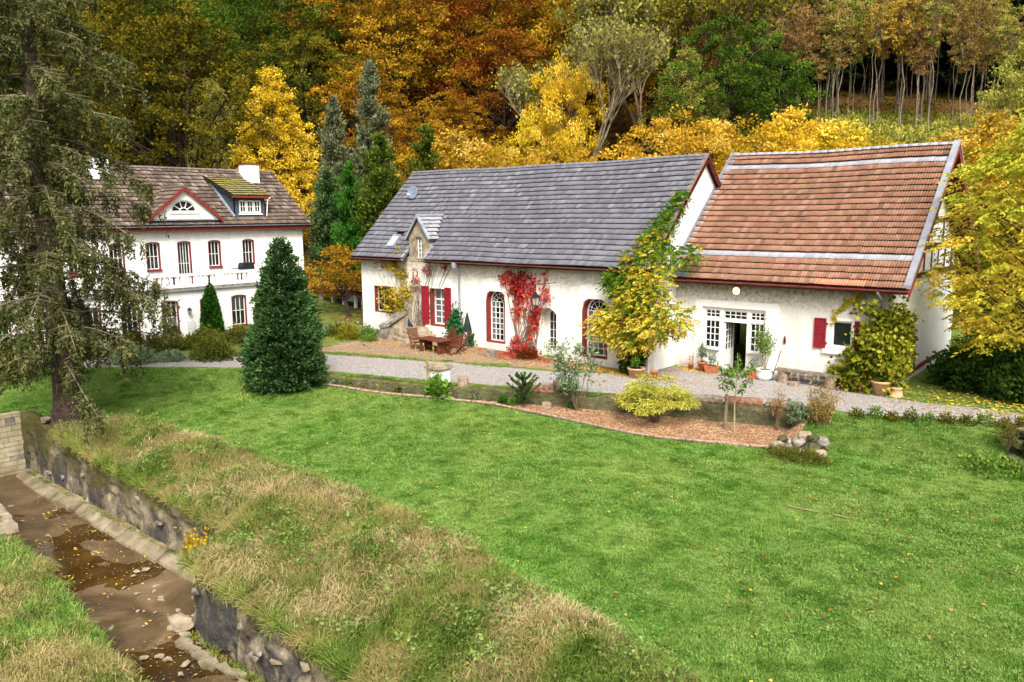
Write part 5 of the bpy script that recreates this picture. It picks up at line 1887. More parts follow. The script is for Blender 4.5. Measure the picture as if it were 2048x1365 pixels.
mb.tube([(-.2, .25, .6), (.2, .25, .6)], .01, 5)
mb.build('frame', M['zinc'], bch, local=True)
mb = MB()
for k in range(7):
    mb.tube([(-.2 + k * .066, -.18, .45), (-.2 + k * .066, .22, .45)], .006, 4)
    mb.tube([(-.2 + k * .066, .25, .6), (-.2 + k * .066, .28, .95)], .005, 4)
mb.build('wire_seat', M['zinc'], bch, local=True)
fb = MB()
fb.box(-41.28, -41.05, 19.55, 20.15, .47, .65)
tag(fb.build('flower_box', M['timber']), 'wooden flower box on the sill of the curtained house window', 'flower box')
mb = MB()
mb.lathe([(.001, 0), (.12, 0), (.15, .1), (.13, .1), (.001, .09)], 12, Matrix.Translation((-40.6, 21.05, .01)))
tag(mb.build('bowl', M['terracotta']), 'shallow terracotta bowl under the clipped conifer by the house', 'pot')
for k, (yq, c_) in enumerate(((18.9, '#d9783a'), (19.45, '#b9302c'), (19.75, '#b9302c'), (20.05, '#a82c2a'), (20.35, '#2f3a4a'), (22.4, '#3c4048'), (24.1, '#3f6a48'), (24.35, '#3d5a8a'))):
    mb = MB()
    mb.box(-41.75, -41.7, yq - .06, yq + .06, 2.85, 3.38)
    mb.tube([(-41.72, yq, 2.9), (-41.72, yq, 3.42)], .03, 5)
    col_n = {'#d9783a': 'orange', '#b9302c': 'bright red', '#a82c2a': 'dark red', '#2f3a4a': 'slate blue', '#3c4048': 'charcoal', '#3f6a48': 'green', '#3d5a8a': 'blue'}[c_]
    o = mb.build('folded_cushion', simple('cushion_%d' % k, C(c_)))
    tag(o, col_n + ' folded cushion leaning behind the balcony balustrade', 'cushion', 'cushions on the balcony' if col_n == 'bright red' else None)
# ------------------------------------------------------------------ vegetation library
def leaf_mesh(name, P, D, S, W, rnd, r):
    P, D = np.asarray(P), unit(D)
    n = len(P)
    side = unit(np.cross(D, unit(r.normal(size=(n, 3)))))
    S = np.broadcast_to(S, (n,))[:, None]
    W = np.broadcast_to(W, (n,))[:, None]
    V = np.stack([P, P + D * S * .5 + side * W, P + D * S, P + D * S * .5 - side * W], 1).reshape(-1, 3)
    F = np.arange(n * 4).reshape(n, 4)
    return mesh_np(name, V, F, rnd=np.repeat(np.clip(rnd, 0, 1), 4))

def blades_geo(P, D, S, W, droop, r, seg=2):
    """long bent blades made of two quads; returns V,F"""
    n = len(P)
    D = unit(D)
    side = unit(np.cross(D, np.array([0, 0, 1.0])) + r.normal(0, .3, (n, 3)))
    S = np.broadcast_to(S, (n,))[:, None]
    W = np.broadcast_to(W, (n,))[:, None]
    mid = P + D * S * .55
    tip = P + D * S * .95 + np.array([0, 0, -1.0]) * S * np.broadcast_to(droop, (n,))[:, None]
    V = np.stack([P - side * W, P + side * W, mid - side * W * .8, mid + side * W * .8, tip], 1).reshape(-1, 3)
    b = np.arange(n) * 5
    F3 = np.stack([b, b + 1, b + 3, b + 2, b + 2, b + 3, b + 4, b + 4], 1).reshape(-1, 4)
    return V, F3

ENV = {
    'round': lambda t: np.sqrt(np.clip(1 - (2 * t - 1) ** 2, 0, 1)) ** .8,
    'oval': lambda t: np.sin(np.pi * np.clip(t, 0, 1) ** .75) ** .7,
    'cone': lambda t: (1 - t) ** .8 * np.clip(t * 7, 0, 1) ** .5,
    'maple': lambda t: np.clip(1.02 - t, 0, 1) ** .62 * np.clip(t * 4, 0, 1) ** .6,
    'flame': lambda t: np.clip(1 - t, 0, 1) ** .55 * np.clip(t * 6 + .3, 0, 1),
    'top': lambda t: np.sin(np.pi * np.clip(t, 0, 1) ** 1.4) ** .6,
}
def tubes_np(segs, k=4):
    """segs: list of (p0,p1,r0,r1)"""
    A = np.array([s[0] for s in segs], float)
    B = np.array([s[1] for s in segs], float)
    ra = np.array([s[2] for s in segs])[:, None]
    rb_ = np.array([s[3] for s in segs])[:, None]
    d = unit(B - A)
    ref = np.where(np.abs(d[:, 2:]) > .9, np.array([[1.0, 0, 0]]), np.array([[0, 0, 1.0]]))
    a = unit(np.cross(d, ref))
    b = np.cross(d, a)
    V = []
    for q in range(k):
        t = 2 * math.pi * q / k
        o = a * math.cos(t) + b * math.sin(t)
        V += [A + o * ra, B + o * rb_]
    V = np.stack(V, 1).reshape(-1, 3)
    base = np.arange(len(segs)) * 2 * k
    F = np.concatenate([np.stack([base + 2 * q, base + 2 * ((q + 1) % k), base + 2 * ((q + 1) % k) + 1, base + 2 * q + 1], 1) for q in range(k)])
    return V, F

def curve_pts(p0, p1, sag, n=5):
    t = np.linspace(0, 1, n)[:, None]
    p = p0 * (1 - t) + p1 * t
    p[:, 2] += sag * np.sin(np.pi * t[:, 0])
    return p

def deciduous(seed, H, R, base=.3, shape='round', ncl=150, nleaf=80, ls=.3, tr=.25, rc=None, limbs=45, droop=.25, inner=.5, wob=.15, flat=.6):
    r = np.random.RandomState(seed)
    zb = base * H
    t = r.uniform(0.02, 1, ncl * 4)
    e = ENV[shape](t)
    keep = r.uniform(0, 1, len(t)) < (e + .05)
    t = t[keep][:ncl]
    e = ENV[shape](t)
    ang = r.uniform(0, 2 * math.pi, len(t))
    lob = 1 + .2 * np.sin(ang * 3 + seed) * np.sin(t * 7 + seed) + .1 * np.sin(ang * 7 + t * 11)
    q = r.uniform(0, 1, len(t)) ** inner
    rr_ = e * R * q * lob
    Cc = np.stack([np.cos(ang) * rr_, np.sin(ang) * rr_, zb + t * (H - zb) * (1 - .06 * q)], 1)
    rc = rc or R * .2
    rcl = rc * r.uniform(.6, 1.3, len(t))
    idx = np.repeat(np.arange(len(t)), nleaf)
    off = r.normal(size=(len(idx), 3))
    off = unit(off) * (r.uniform(0, 1, (len(idx), 1)) ** .45)
    P = Cc[idx] + off * rcl[idx][:, None] * np.array([1, 1, flat])
    out = np.stack([P[:, 0], P[:, 1], np.zeros(len(P))], 1)
    D = unit(out) * .5 + off * .6 + r.normal(0, .5, P.shape) + np.array([0, 0, -droop])
    crn = r.uniform(0, 1, len(t))
    rnd = np.clip(.7 * crn[idx] + .3 * r.uniform(0, 1, len(idx)) + .12 * off[:, 2], 0, 1)
    S = ls * r.uniform(.6, 1.3, len(idx))
    crown = leaf_mesh('crown', P, D, S, S * .32, rnd, r)
    # trunk and limbs
    segs = []
    nt_ = 9
    tp = [np.array([wob * R * .3 * math.sin(i * 1.3 + seed) * i / nt_, wob * R * .3 * math.cos(i * 1.7 + seed) * i / nt_, H * .92 * i / nt_]) for i in range(nt_ + 1)]
    tp[0][2] = -.4
    rad_ = [tr * (1.25 if i == 0 else (1 - i / (nt_ + 1)) ** .9) for i in range(nt_ + 1)]
    for i in range(nt_):
        segs.append((tp[i], tp[i + 1], rad_[i], rad_[i + 1]))
    order = r.permutation(len(t))[:limbs]
    for j in order:
        c = Cc[j]
        h0 = max(zb * .75, c[2] - rr_[j] * r.uniform(.5, 1.1))
        i = min(h0 / (H * .92), .97) * nt_
        a = tp[int(i)] + (tp[int(i) + 1] - tp[int(i)]) * (i - int(i))
        pts = curve_pts(a, c, -.08 * rr_[j] * r.uniform(-1, 1.5), 4)
        r0 = max(.02, .5 * tr * (1 - h0 / H))
        for m_ in range(3):
            segs.append((pts[m_], pts[m_ + 1], r0 * (1 - m_ * .28), r0 * (1 - (m_ + 1) * .28)))
    Vt, Ft = tubes_np(segs, 5)
    return mesh_np('trunk', Vt, Ft, smooth=True), crown

def bare_tree(seed, H, spread=.45, tr=.2, depth=5, leaves=0, ls=.2, base=.3, twig_len=1.0, nb=(3, 4)):
    r = np.random.RandomState(seed)
    segs, tips = [], []
    def grow(p, d, L, rad_, dep):
        n = 3
        for i in range(n):
            d = unit(d + r.normal(0, .1, 3) + np.array([0, 0, .04]))
            q = p + d * L / n
            segs.append((p, q, rad_ * (1 - i * .12), rad_ * (1 - (i + 1) * .12)))
            p = q
            if dep <= 2:
                tips.append(p)
        if dep == 0:
            tips.append(p)
            return
        for k in range(r.randint(nb[0], nb[1] + 1)):
            dd = unit(d + unit(r.normal(size=3)) * spread * r.uniform(.6, 1.5) + np.array([0, 0, .18]))
            grow(p, dd, L * r.uniform(.55, .85), rad_ * .58, dep - 1)
    p = np.array([0, 0, -.4])
    grow(p, np.array([0, 0, 1.0]), H * base, tr, depth)
    tips = np.array(tips)
    k = H / max(tips[:, 2].max(), .1)
    segs = [(a * k, b * k, ra, rb_) for a, b, ra, rb_ in segs]
    tips = tips * k
    V, F = tubes_np(segs, 3)
    tm = mesh_np('trunk', V, F)
    cm = None
    if leaves:
        idx = r.randint(0, len(tips), leaves)
        P = tips[idx] + r.normal(0, .18, (leaves, 3))
        cm = leaf_mesh('crown', P, r.normal(size=(leaves, 3)) + np.array([0, 0, -.4]), ls * r.uniform(.6, 1.3, leaves), ls * .3, r.uniform(0, 1, leaves), r)
    return tm, cm

def conifer(seed, H, R, base=.08, n=9000, ls=.28, kind='spruce', tr=.16):
    r = np.random.RandomState(seed)
    P, D, rnd = [], [], []
    segs = [(np.array([0, 0, -.4]), np.array([0, 0, H * .5]), tr, tr * .55), (np.array([0, 0, H * .5]), np.array([0, 0, H * .99]), tr * .55, .02)]
    nb = int(H * 9)
    per = n // nb
    for k in range(nb):
        t = base + (1 - base) * (k + r.uniform()) / nb
        L = R * (1 - t) ** (.8 if kind == 'spruce' else .62) * r.uniform(.7, 1.12) + .12
        a = r.uniform(0, 2 * math.pi)
        d = np.array([math.cos(a), math.sin(a), 0])
        u = np.sort(r.uniform(.1, 1, per))[:, None]
        if kind == 'spruce':
            z = -.35 * u * L + .12 * L * u ** 2
            p = np.array([0, 0, t * H]) + d * u * L + np.array([0, 0, 1.0]) * z
            p = p + r.normal(0, .07 * L + .05, p.shape) * np.array([1, 1, .4])
            dd = d + np.array([0, 0, -.5]) + r.normal(0, .45, p.shape)
        else:
            z = .55 * u * L
            p = np.array([0, 0, t * H - .25 * L]) + d * u * L + np.array([0, 0, 1.0]) * z
            p = p + r.normal(0, .1 * L + .05, p.shape)
            dd = d * .5 + np.array([0, 0, .55]) + r.normal(0, .4, p.shape)
        P.append(p)
        D.append(dd)
        rnd.append(np.clip(r.uniform(0, 1, per) * .6 + .4 * u[:, 0] * r.uniform(.5, 1.2), 0, 1))
        if k % 3 == 0:
            segs.append((np.array([0, 0, t * H]), p[-1], .03, .008))
    P, D, rnd = np.concatenate(P), np.concatenate(D), np.concatenate(rnd)
    S = ls * r.uniform(.6, 1.3, len(P)) * (.6 + .4 * (1 - P[:, 2] / H))
    V, F = tubes_np(segs, 5)
    return mesh_np('trunk', V, F), leaf_mesh('crown', P, D, S, S * .22, rnd, r)

def put_tree(name, label, cat, loc, meshes, mats, s=1.0, rz=0.0, group=None, sx=None, parts=('trunk', 'crown')):
    t = thing(name, label, cat, loc, rz, group)
    t.scale = (s * (sx or 1), s * (sx or 1), s)
    for me, m_, pn in zip(meshes, mats, parts):
        if me is None:
            continue
        if not me.materials:
            me.materials.append(None)
        o = bpy.data.objects.new(pn, me)
        COL.objects.link(o)
        o.parent = t
        o.material_slots[0].link = 'OBJECT'
        o.material_slots[0].material = M[m_]
    return t

# ------------------------------------------------------------------ the wood on the hillside
random.seed(3)
PA = [deciduous(11, 18, 6.2, .25, 'round', 340, 72, .23, .36, rc=.78, limbs=90), deciduous(12, 18, 5.4, .28, 'oval', 320, 72, .23, .34, rc=.75, limbs=90), deciduous(14, 18, 6.8, .2, 'round', 360, 72, .23, .4, rc=.8, flat=.4, limbs=100)]
PB = [deciduous(21, 9, 4.2, .04, 'round', 190, 120, .17, .1, limbs=70, rc=.6), deciduous(22, 9, 4.6, .03, 'oval', 190, 120, .17, .1, limbs=70, rc=.62)]
PC = [deciduous(31, 12, 1.7, .45, 'top', 50, 42, .19, .08, limbs=25, wob=.5), deciduous(32, 12, 1.5, .55, 'top', 36, 42, .19, .07, limbs=20, wob=.9), deciduous(33, 12, 2.0, .5, 'top', 52, 42, .19, .085, limbs=25, wob=.7)]
PD = [bare_tree(41, 15, .5, .2, 5, 2600, .3), bare_tree(44, 16, .42, .22, 5, 4200, .3)]
PE = [conifer(51, 16, 3.0, .1, 9000, .55, 'spruce')]
PF = [conifer(61, 13, 2.1, .05, 15000, .34, 'lawson', .14), conifer(62, 9, 2.1, .02, 13000, .3, 'lawson', .12)]
MAPLE = deciduous(71, 14.8, 4.9, .08, 'maple', 430, 80, .17, .22, rc=.55, limbs=90, inner=.4)
def T_(kind, x, y, h, mat, name, label, cat='tree', group=None, s0=None, bark='bark_dark', rz=None, sx=None, dz=0.0):
    protos, h0 = {'A': (PA, 18), 'B': (PB, 9), 'C': (PC, 12), 'D': (PD, 15.5), 'E': (PE, 16), 'F': (PF[:1], 13), 'G': (PF[1:], 9)}[kind]
    me = protos[random.randrange(len(protos))] if s0 is None else protos[s0]
    z = float(hill(x, y)) + dz
    return put_tree(name, label, cat, (x, y, z), me, (bark, mat), h / h0, random.uniform(0, 6.28) if rz is None else rz, group, sx)
put_tree('maple_tree', 'bright yellow maple rising behind the white house', 'tree', (-52.4, 34.0, 3.0), MAPLE, ('bark_dark', 'l_yellow'), 1.0, 1.0)
T_('A', -56.3, 31.4, 13.5, 'l_pale', 'slender_tree', 'pale green slender tree beside the yellow maple', s0=1, sx=.55, bark='bark_grey')
T_('F', -43.6, 32.6, 12.4, 'l_blue', 'cypress_tree', 'shorter blue-green cypress between the house and the slate barn', sx=.9)
T_('F', -42.1, 34.6, 14.4, 'l_blue', 'cypress_tree', 'taller blue-green cypress behind the slate barn end', sx=.85)
T_('G', -38.9, 32.6, 10.2, 'l_dkthuja', 'thuja_tree', 'broad olive-green thuja next to the slate barn gable', sx=.95)
T_('G', -37.0, 34.6, 10.6, 'l_dkthuja', 'thuja_tree', 'olive-green thuja standing behind the slate barn roof', sx=.9)
T_('G', -40.6, 31.4, 8.6, 'l_thuja', 'thuja_tree', 'fresh green thuja in front of the blue-green cypresses', sx=.8)
T_('G', -43.0, 31.6, 8.0, 'l_cypress', 'thuja_tree', 'dark green thuja behind the garden room', sx=1.0)
G_bush = 'yellow bushes behind the barns'
for x, y, h, m_, lab in [(-37.3, 37.6, 10.4, 'l_gold', 'golden yellow bush above the left end of the slate roof'), (-34.6, 39.2, 9.4, 'l_gold', 'golden bush behind the middle of the slate roof'), (-31.5, 41.0, 8.9, 'l_gold', 'thin golden bush behind the slate roof'),
                         (-38.4, 47.4, 9.4, 'l_yellow', 'bright yellow tree under the bare tree behind the slate roof'), (-37.0, 48.6, 13.0, 'l_yellow', 'orange-yellow tree entwined with the bare tree'),
                         (-25.5, 46.2, 10.6, 'l_gold', 'golden bush behind the slate gable'), (-22.5, 48.2, 10.0, 'l_gold', 'golden bush above the red roof ridge, next to the slate gable'), (-20.2, 51.0, 10.6, 'l_yellow', 'yellow bush above the middle of the red roof'), (-18.0, 52.7, 9.6, 'l_yellow', 'bright yellow bush below the grove clearing'), (-15.6, 52.3, 6.6, 'l_gold', 'low golden bush above the red roof'),
                         (-9.8, 51.2, 10.8, 'l_gold', 'orange-gold bush beside the half-timbered gable'), (-7.6, 49.5, 10.4, 'l_gold', 'golden bush behind the walnut tree'), (-6.5, 54.5, 10.4, 'l_gold', 'rounded golden bush on the slope right of the gable'), (-28.5, 44.2, 8.0, 'l_gold', 'small golden bush behind the slate ridge'), (-12.6, 55.5, 5.4, 'l_gold', 'amber bush at the edge of the clearing')]:
    T_('B', x, y, h, m_, 'autumn_bush', lab, 'bush', G_bush, bark='twig', sx=.55 if h > 12 else .75 if x < -37.5 and y > 45 else None)
T_('D', -38.6, 49.0, 16.2, 'l_pale', 'bare_tree', 'nearly leafless tree with pale branches behind the slate roof', s0=0, bark='twig_pale')
T_('D', -36.0, 50.4, 15.0, 'l_pale', 'bare_tree', 'second thinning tree right beside the leafless one', s0=1, bark='twig_pale')
T_('D', -34.2, 55.0, 19.0, 'l_pale', 'thinning_tree', 'tall grey-olive thinning tree left of the green oak', s0=1, bark='twig')
T_('D', -32.2, 57.5, 18.0, 'l_olive', 'thinning_tree', 'olive thinning tree standing against the green oak', s0=1, bark='twig')
T_('A', -28.4, 58.2, 14.8, 'l_green', 'oak_tree', 'dark green oak above the slate barn gable', s0=2)
T_('A', -27.0, 60.6, 11.4, 'l_green', 'oak_tree', 'smaller dark green oak beside the spruce grove', s0=0)
T_('A', -30.6, 55.4, 12.8, 'l_pale', 'pale_tree', 'yellow-green tree in front of the dark green oak', s0=1, sx=.8)
T_('A', -9.6, 61.0, 13.4, 'l_pale', 'lime_tree', 'lime-green tree at the edge of the hillside clearing', s0=1, sx=.8)
T_('A', -14.5, 68.5, 6.5, 'l_pale', 'young_tree', 'small green tree in the hillside clearing', s0=1, sx=.9)
for x, y, h, m_, lab in [(-60.8, 48.4, 19.5, 'l_orange', 'orange beech above the cypress trees'), (-55.6, 48.6, 18.6, 'l_orange', 'large orange-yellow beech behind the cypresses'), (-50.6, 54.0, 19.5, 'l_rust', 'rust-brown beech with dark limbs behind the slate roof'), (-51.5, 61.7, 18.5, 'l_rust', 'deep rust beech high behind the slate roof'), (-45.6, 52.0, 14.0, 'l_rust', 'lower rust-orange beech behind the slate roof'), (-47.0, 47.0, 10.0, 'l_orange', 'small orange tree at the foot of the rust beech'),
                       (-58.6, 30.5, 18.0, 'l_olive', 'olive-green tree behind the white house roof'), (-63.4, 42.3, 19.5, 'l_green', 'dark green oak behind the yellow maple'), (-64.0, 30.0, 20.6, 'l_olive', 'tall olive tree behind the house chimney'), (-57.5, 40.5, 15.0, 'l_olive', 'olive-gold tree behind the yellow maple'), (-52.0, 42.0, 12.5, 'l_orange', 'orange tree between maple and cypress')]:
    T_('A', x, y, h, m_, 'forest_tree', lab, group='trees in the wood')
# the mass of the wood behind: rows of trees climbing the slope
rw = random.Random(21)
gA = 'trees further up the wooded hillside'
lab_by = {'l_olive': 'olive-green tree in the wood behind the white house', 'l_green': 'dark green tree in the wood behind the white house', 'l_orange': 'orange tree in the wood behind the slate barn', 'l_rust': 'rust-brown tree in the wood behind the slate barn', 'l_brown': 'tan-brown tree on the slope behind the red-roofed barn', 'l_pale': 'grey-olive tree on the slope behind the barns', 'l_gold': 'gold tree in the wood behind the barns'}
def inview(x, y, m_=120):
    d = Vector((x - CAM[0], y - CAM[1], 8))
    zc = d.dot(fw)
    if zc < 5:
        return None
    return 1024 + 1590 * d.dot(rt) / zc
for row in range(9):
    dist = 74 + row * 10
    az = rad(88)
    while az < rad(172):
        x, y = dist * math.cos(az), dist * math.sin(az)
        az += rad(rw.uniform(4.2, 6.2)) * 74 / dist ** 1.0 * 1.0
        px = inview(x, y)
        if px is None or not -250 < px < 2300:
            continue
        if px > 1430 and row < 5:
            continue
        if .85 * y - .5 * x < 52:
            continue
        if px < 330:
            m_ = rw.choice(['l_olive', 'l_olive', 'l_green', 'l_orange'])
        elif px < 640:
            m_ = rw.choice(['l_olive', 'l_green', 'l_orange', 'l_olive'])
        elif px < 860:
            m_ = rw.choice(['l_orange', 'l_orange', 'l_olive', 'l_gold'])
        elif px < 1180:
            m_ = rw.choice(['l_rust', 'l_rust', 'l_orange'])
        elif px < 1430:
            m_ = rw.choice(['l_pale', 'l_brown', 'l_orange'])
        else:
            m_ = rw.choice(['l_brown', 'l_brown', 'l_pale', 'l_rust'])
        cn = {'l_olive': 'olive-green', 'l_green': 'dark green', 'l_orange': 'orange-gold', 'l_rust': 'rust-brown', 'l_brown': 'tan-brown', 'l_pale': 'grey-olive', 'l_gold': 'gold'}[m_]
        wn_ = 'the old spruce' if px < 330 else 'the white house roof' if px < 450 else 'the yellow maple' if px < 610 else 'the blue-green cypresses' if px < 790 else 'the slate roof dormer' if px < 960 else 'the middle of the slate roof' if px < 1080 else 'the leafless tree' if px < 1250 else 'the green oaks' if px < 1440 else 'the spruce edge of the grove' if px < 1650 else 'the slender grove' if px < 1900 else 'the lime-green tree'
        hx_ = 'first rank behind' if row < 2 else 'mid-slope beyond' if row < 5 else 'high on the hill beyond'
        T_('A', x + rw.uniform(-2, 2), y + rw.uniform(-2, 2), rw.uniform(15, 20), m_, 'forest_tree', cn + ' forest tree ' + hx_ + ' ' + wn_, group=gA)
# undergrowth filling the forest edge
for k in range(34):
    px_az = rad(rw.uniform(112, 166))
    dist = rw.uniform(66, 84)
    x, y = dist * math.cos(px_az), dist * math.sin(px_az)
    if .85 * y - .5 * x < 52:
        continue
    m_ = rw.choice(['l_olive', 'l_orange', 'l_olive', 'l_green']) if x < -50 else rw.choice(['l_orange', 'l_rust', 'l_gold'])
    T_('B', x, y, rw.uniform(4, 7.5), m_, 'forest_bush', {'l_olive': 'olive bush in the undergrowth of the wood', 'l_orange': 'orange bush in the undergrowth of the wood', 'l_green': 'green bush in the undergrowth of the wood', 'l_rust': 'rust bush in the undergrowth of the wood', 'l_gold': 'golden bush in the undergrowth of the wood'}[m_], 'bush', 'undergrowth of the wood', bark='twig')
# slender grove beside the clearing, spruces behind it
for k in range(100):
    az = rad(rw.uniform(99.5, 116.5))
    dist = 86 + 13 * rw.random() ** 1.3
    x, y = dist * math.cos(az), dist * math.sin(az)
    m_ = rw.choice(['l_brown', 'l_brown', 'l_brown', 'l_gold', 'l_brown', 'l_pale', 'l_brown'])
    hh = rw.uniform(9, 14.5)
    T_('C', x, y, hh, m_, 'grove_tree', ('short' if hh < 10.8 else 'tall' if hh > 12.8 else 'slim') + ' pale-trunked tree with ' + {'l_brown': 'tan', 'l_gold': 'gold', 'l_pale': 'grey-green'}[m_] + ' crown ' + ('at the clearing edge' if dist < 89 else 'inside the grove') + (' by the oaks' if az > rad(111) else ' by the lime-green tree' if az < rad(104.5) else ''), group='slender trees of the grove', bark='bark_pale', sx=.9)
for k in range(70):
    az = rad(rw.uniform(98, 119))
    dist = rw.uniform(98, 114)
    x, y = dist * math.cos(az), dist * math.sin(az)
    T_('E', x, y, rw.uniform(12, 17.5), 'l_spruce_far', 'spruce_tree', 'dark spruce ' + ('close behind' if dist < 104 else 'deep behind') + ' the slender grove ' + ('near the green oaks' if az > rad(112) else 'near the lime-green tree' if az < rad(104) else 'above the clearing'), group='spruces behind the grove')
for k, (az, dist, h) in enumerate(((117.0, 84, 16), (115.4, 88, 19), (113.9, 92, 20), (112.6, 95, 21), (111.3, 97, 20), (109.4, 99, 21), (107.2, 101, 20), (104.6, 102, 21), (102.4, 103, 20))):
    T_('E', dist * math.cos(rad(az)), dist * math.sin(rad(az)), h, 'l_spruce_far', 'spruce_tree', 'tall dark spruce topping the slender grove ' + ('next to the green oaks' if k < 4 else 'above the clearing'), group='tall spruces of the grove')
# brush and ferns in the clearing
cl = np.random.RandomState(4)
n = 30000
az = np.radians(cl.uniform(97, 114, n))
ds = cl.uniform(66, 92, n)
X, Y = ds * np.cos(az), ds * np.sin(az)
P = np.stack([X, Y, hill(X, Y) + cl.uniform(0, .35, n)], 1)
rn = np.clip(.5 + .5 * vnoise(X, Y, .5, 3), 0, 1) * .6 + .4 * cl.uniform(0, 1, n)
link('clearing_brush', leaf_mesh('clearing_brush', P, cl.normal(size=(n, 3)) + np.array([0, 0, .5]), .45 * cl.uniform(.5, 1.4, n), .08, rn, cl), None, M['l_pale'], kind='stuff', label='low brush and cut branches in the hillside clearing', category='brush')
n = 26000
az = np.radians(cl.uniform(92, 170, n))
ds = 48 + 62 * cl.uniform(0, 1, n) ** .9
X, Y = ds * np.cos(az), ds * np.sin(az)
k_ = (.85 * Y - .5 * X) > 47.5
X, Y = X[k_], Y[k_]
n = len(X)
P = np.stack([X, Y, hill(X, Y) + cl.uniform(0, .3, n)], 1)
link('forest_undergrowth', leaf_mesh('forest_undergrowth', P, cl.normal(size=(n, 3)) + np.array([0, 0, .6]), .5 * cl.uniform(.5, 1.4, n), .1, cl.uniform(0, 1, n), cl), None, M['l_olive'], kind='stuff', label='leafy ground cover under the trees of the wood', category='undergrowth')

# ------------------------------------------------------------------ hero spruce on the left
def hero_spruce(seed=5, H=22.0):
    r = np.random.RandomState(seed)
    segs, P, D, rnd = [], [], [], []
    dead = []
    tp = lambda z: np.array([.07 * math.sin(z * .5), .07 * math.sin(z * .4 + 1), z])
    zs = np.linspace(-.3, H, 26)
    rr_ = .42 * (1 - (zs + .3) / (H + 1)) ** .8 + .02
    rr_[0] = .6
    rr_[1] = .44
    for i in range(25):
        segs.append((tp(zs[i]), tp(zs[i + 1]), rr_[i], rr_[i + 1]))
    nb = 132
    for k in range(nb):
        t = (k + r.uniform()) / nb
        z0 = 2.0 + t * (H - 3.0)
        L = (4.8 * (1 - t) ** .6 + .3) * r.uniform(.6, 1.05)
        if t < .1:
            L *= .85
        a = k * 2.399 + r.uniform(-.5, .5)
        d = np.array([math.cos(a), math.sin(a), 0])
        p = tp(z0)
        m_ = 10
        prev = p
        u = np.linspace(0, 1, m_ + 1)
        drop = r.uniform(.16, .4)
        bz = .10 * np.sin(u * 2.4) * L - drop * L * u ** 1.5 + .22 * L * np.clip(u - .72, 0, 1) ** 1.4
        sway = r.normal(0, .06) * L
        pts = p + d * (u * L)[:, None] + np.array([0, 0, 1.0]) * bz[:, None] + np.array([-d[1], d[0], 0]) * (sway * u ** 2)[:, None]
        rb0 = .04 * (1 - t) + .014
        for i in range(m_):
            dead.append((pts[i], pts[i + 1], rb0 * (1 - u[i] * .85), rb0 * (1 - u[i + 1] * .85)))
        # side shoots carrying hanging twigs
        ns = int(6 + L * 4.8)
        for q in range(ns):
            uu = r.uniform(.12, 1.0)
            f = uu * m_
            i = min(int(f), m_ - 1)
            b = pts[i] + (pts[i + 1] - pts[i]) * (f - i)
            sd = np.array([-d[1], d[0], 0]) * r.choice([-1, 1])
            l2 = r.uniform(.25, .95) * (1.1 - .55 * uu) * min(1, L / 3)
            e = b + (d * r.uniform(.2, .9) + sd * r.uniform(.2, 1.0)) * l2 + np.array([0, 0, -.18 * l2])
            dead.append((b, e, .012, .006))
            nh = r.randint(2, 6)
            for h in range(nh):
                s0 = b + (e - b) * r.uniform(.2, 1)
                hl = r.uniform(.2, .85) * min(1, .4 + L / 5)
                nl = int(7 + hl * 18)
                v = np.sort(r.uniform(0, 1, nl))[:, None]
                drift = r.normal(0, .1, 3)
                drift[2] = 0
                pp = s0 + np.array([0, 0, -1.0]) * v * hl + drift * v
                pp = pp + r.normal(0, .022, pp.shape)
                P.append(pp)
                D.append(np.array([0, 0, -.8]) + r.normal(0, .62, pp.shape) + d * .1)
                c = r.uniform(0, 1)
                rnd.append(np.clip(.55 * c + .45 * r.uniform(0, 1, nl), 0, 1))
        # tufted upper side towards the tip
        nt2 = int(16 + L * 15)
        uu = r.uniform(.15, 1, nt2)
        f = np.clip((uu * m_).astype(int), 0, m_ - 1)
        b = pts[f] + (pts[f + 1] - pts[f]) * (uu * m_ - f)[:, None]
        pp = b + r.normal(0, .12, (nt2, 3)) * np.array([1, 1, .5]) + np.array([0, 0, .02])
        P.append(pp)
        D.append(d * .6 + r.normal(0, .6, pp.shape) + np.array([0, 0, -.1]))
        rnd.append(np.clip(r.uniform(.2, 1, nt2), 0, 1))
    # bare dead twigs on the lower stem
    for k in range(46):
        z0 = r.uniform(1.0, 9)
        a = r.uniform(0, 6.28)
        L = r.uniform(.6, 2.4)
        d = np.array([math.cos(a), math.sin(a), 0])
        p = tp(z0)
        for i in range(5):
            q = p + (d + np.array([0, 0, -.25 - .12 * i]) + r.normal(0, .3, 3)) * L / 5
            dead.append((p, q, .018 * (1 - i * .17), .018 * (1 - (i + 1) * .17)))
            p = q
    P, D, rnd = np.concatenate(P), np.concatenate(D), np.concatenate(rnd)
    S = .13 * r.uniform(.6, 1.4, len(P))
    V, F = tubes_np(segs, 10)
    V2, F2 = tubes_np(dead, 4)
    return mesh_np('trunk', V, F, smooth=True), mesh_np('branch_work', V2, F2), leaf_mesh('crown', P, D, S, S * .19, rnd, r)
HS = hero_spruce()
put_tree('spruce_tree', 'tall drooping old spruce at the corner of the channel', 'tree', (-30.0, 10.35, -.4), HS, ('bark_spruce', 'twig_spruce', 'l_spruce'), 1.0, 0.0, parts=('trunk', 'branch_work', 'crown'))
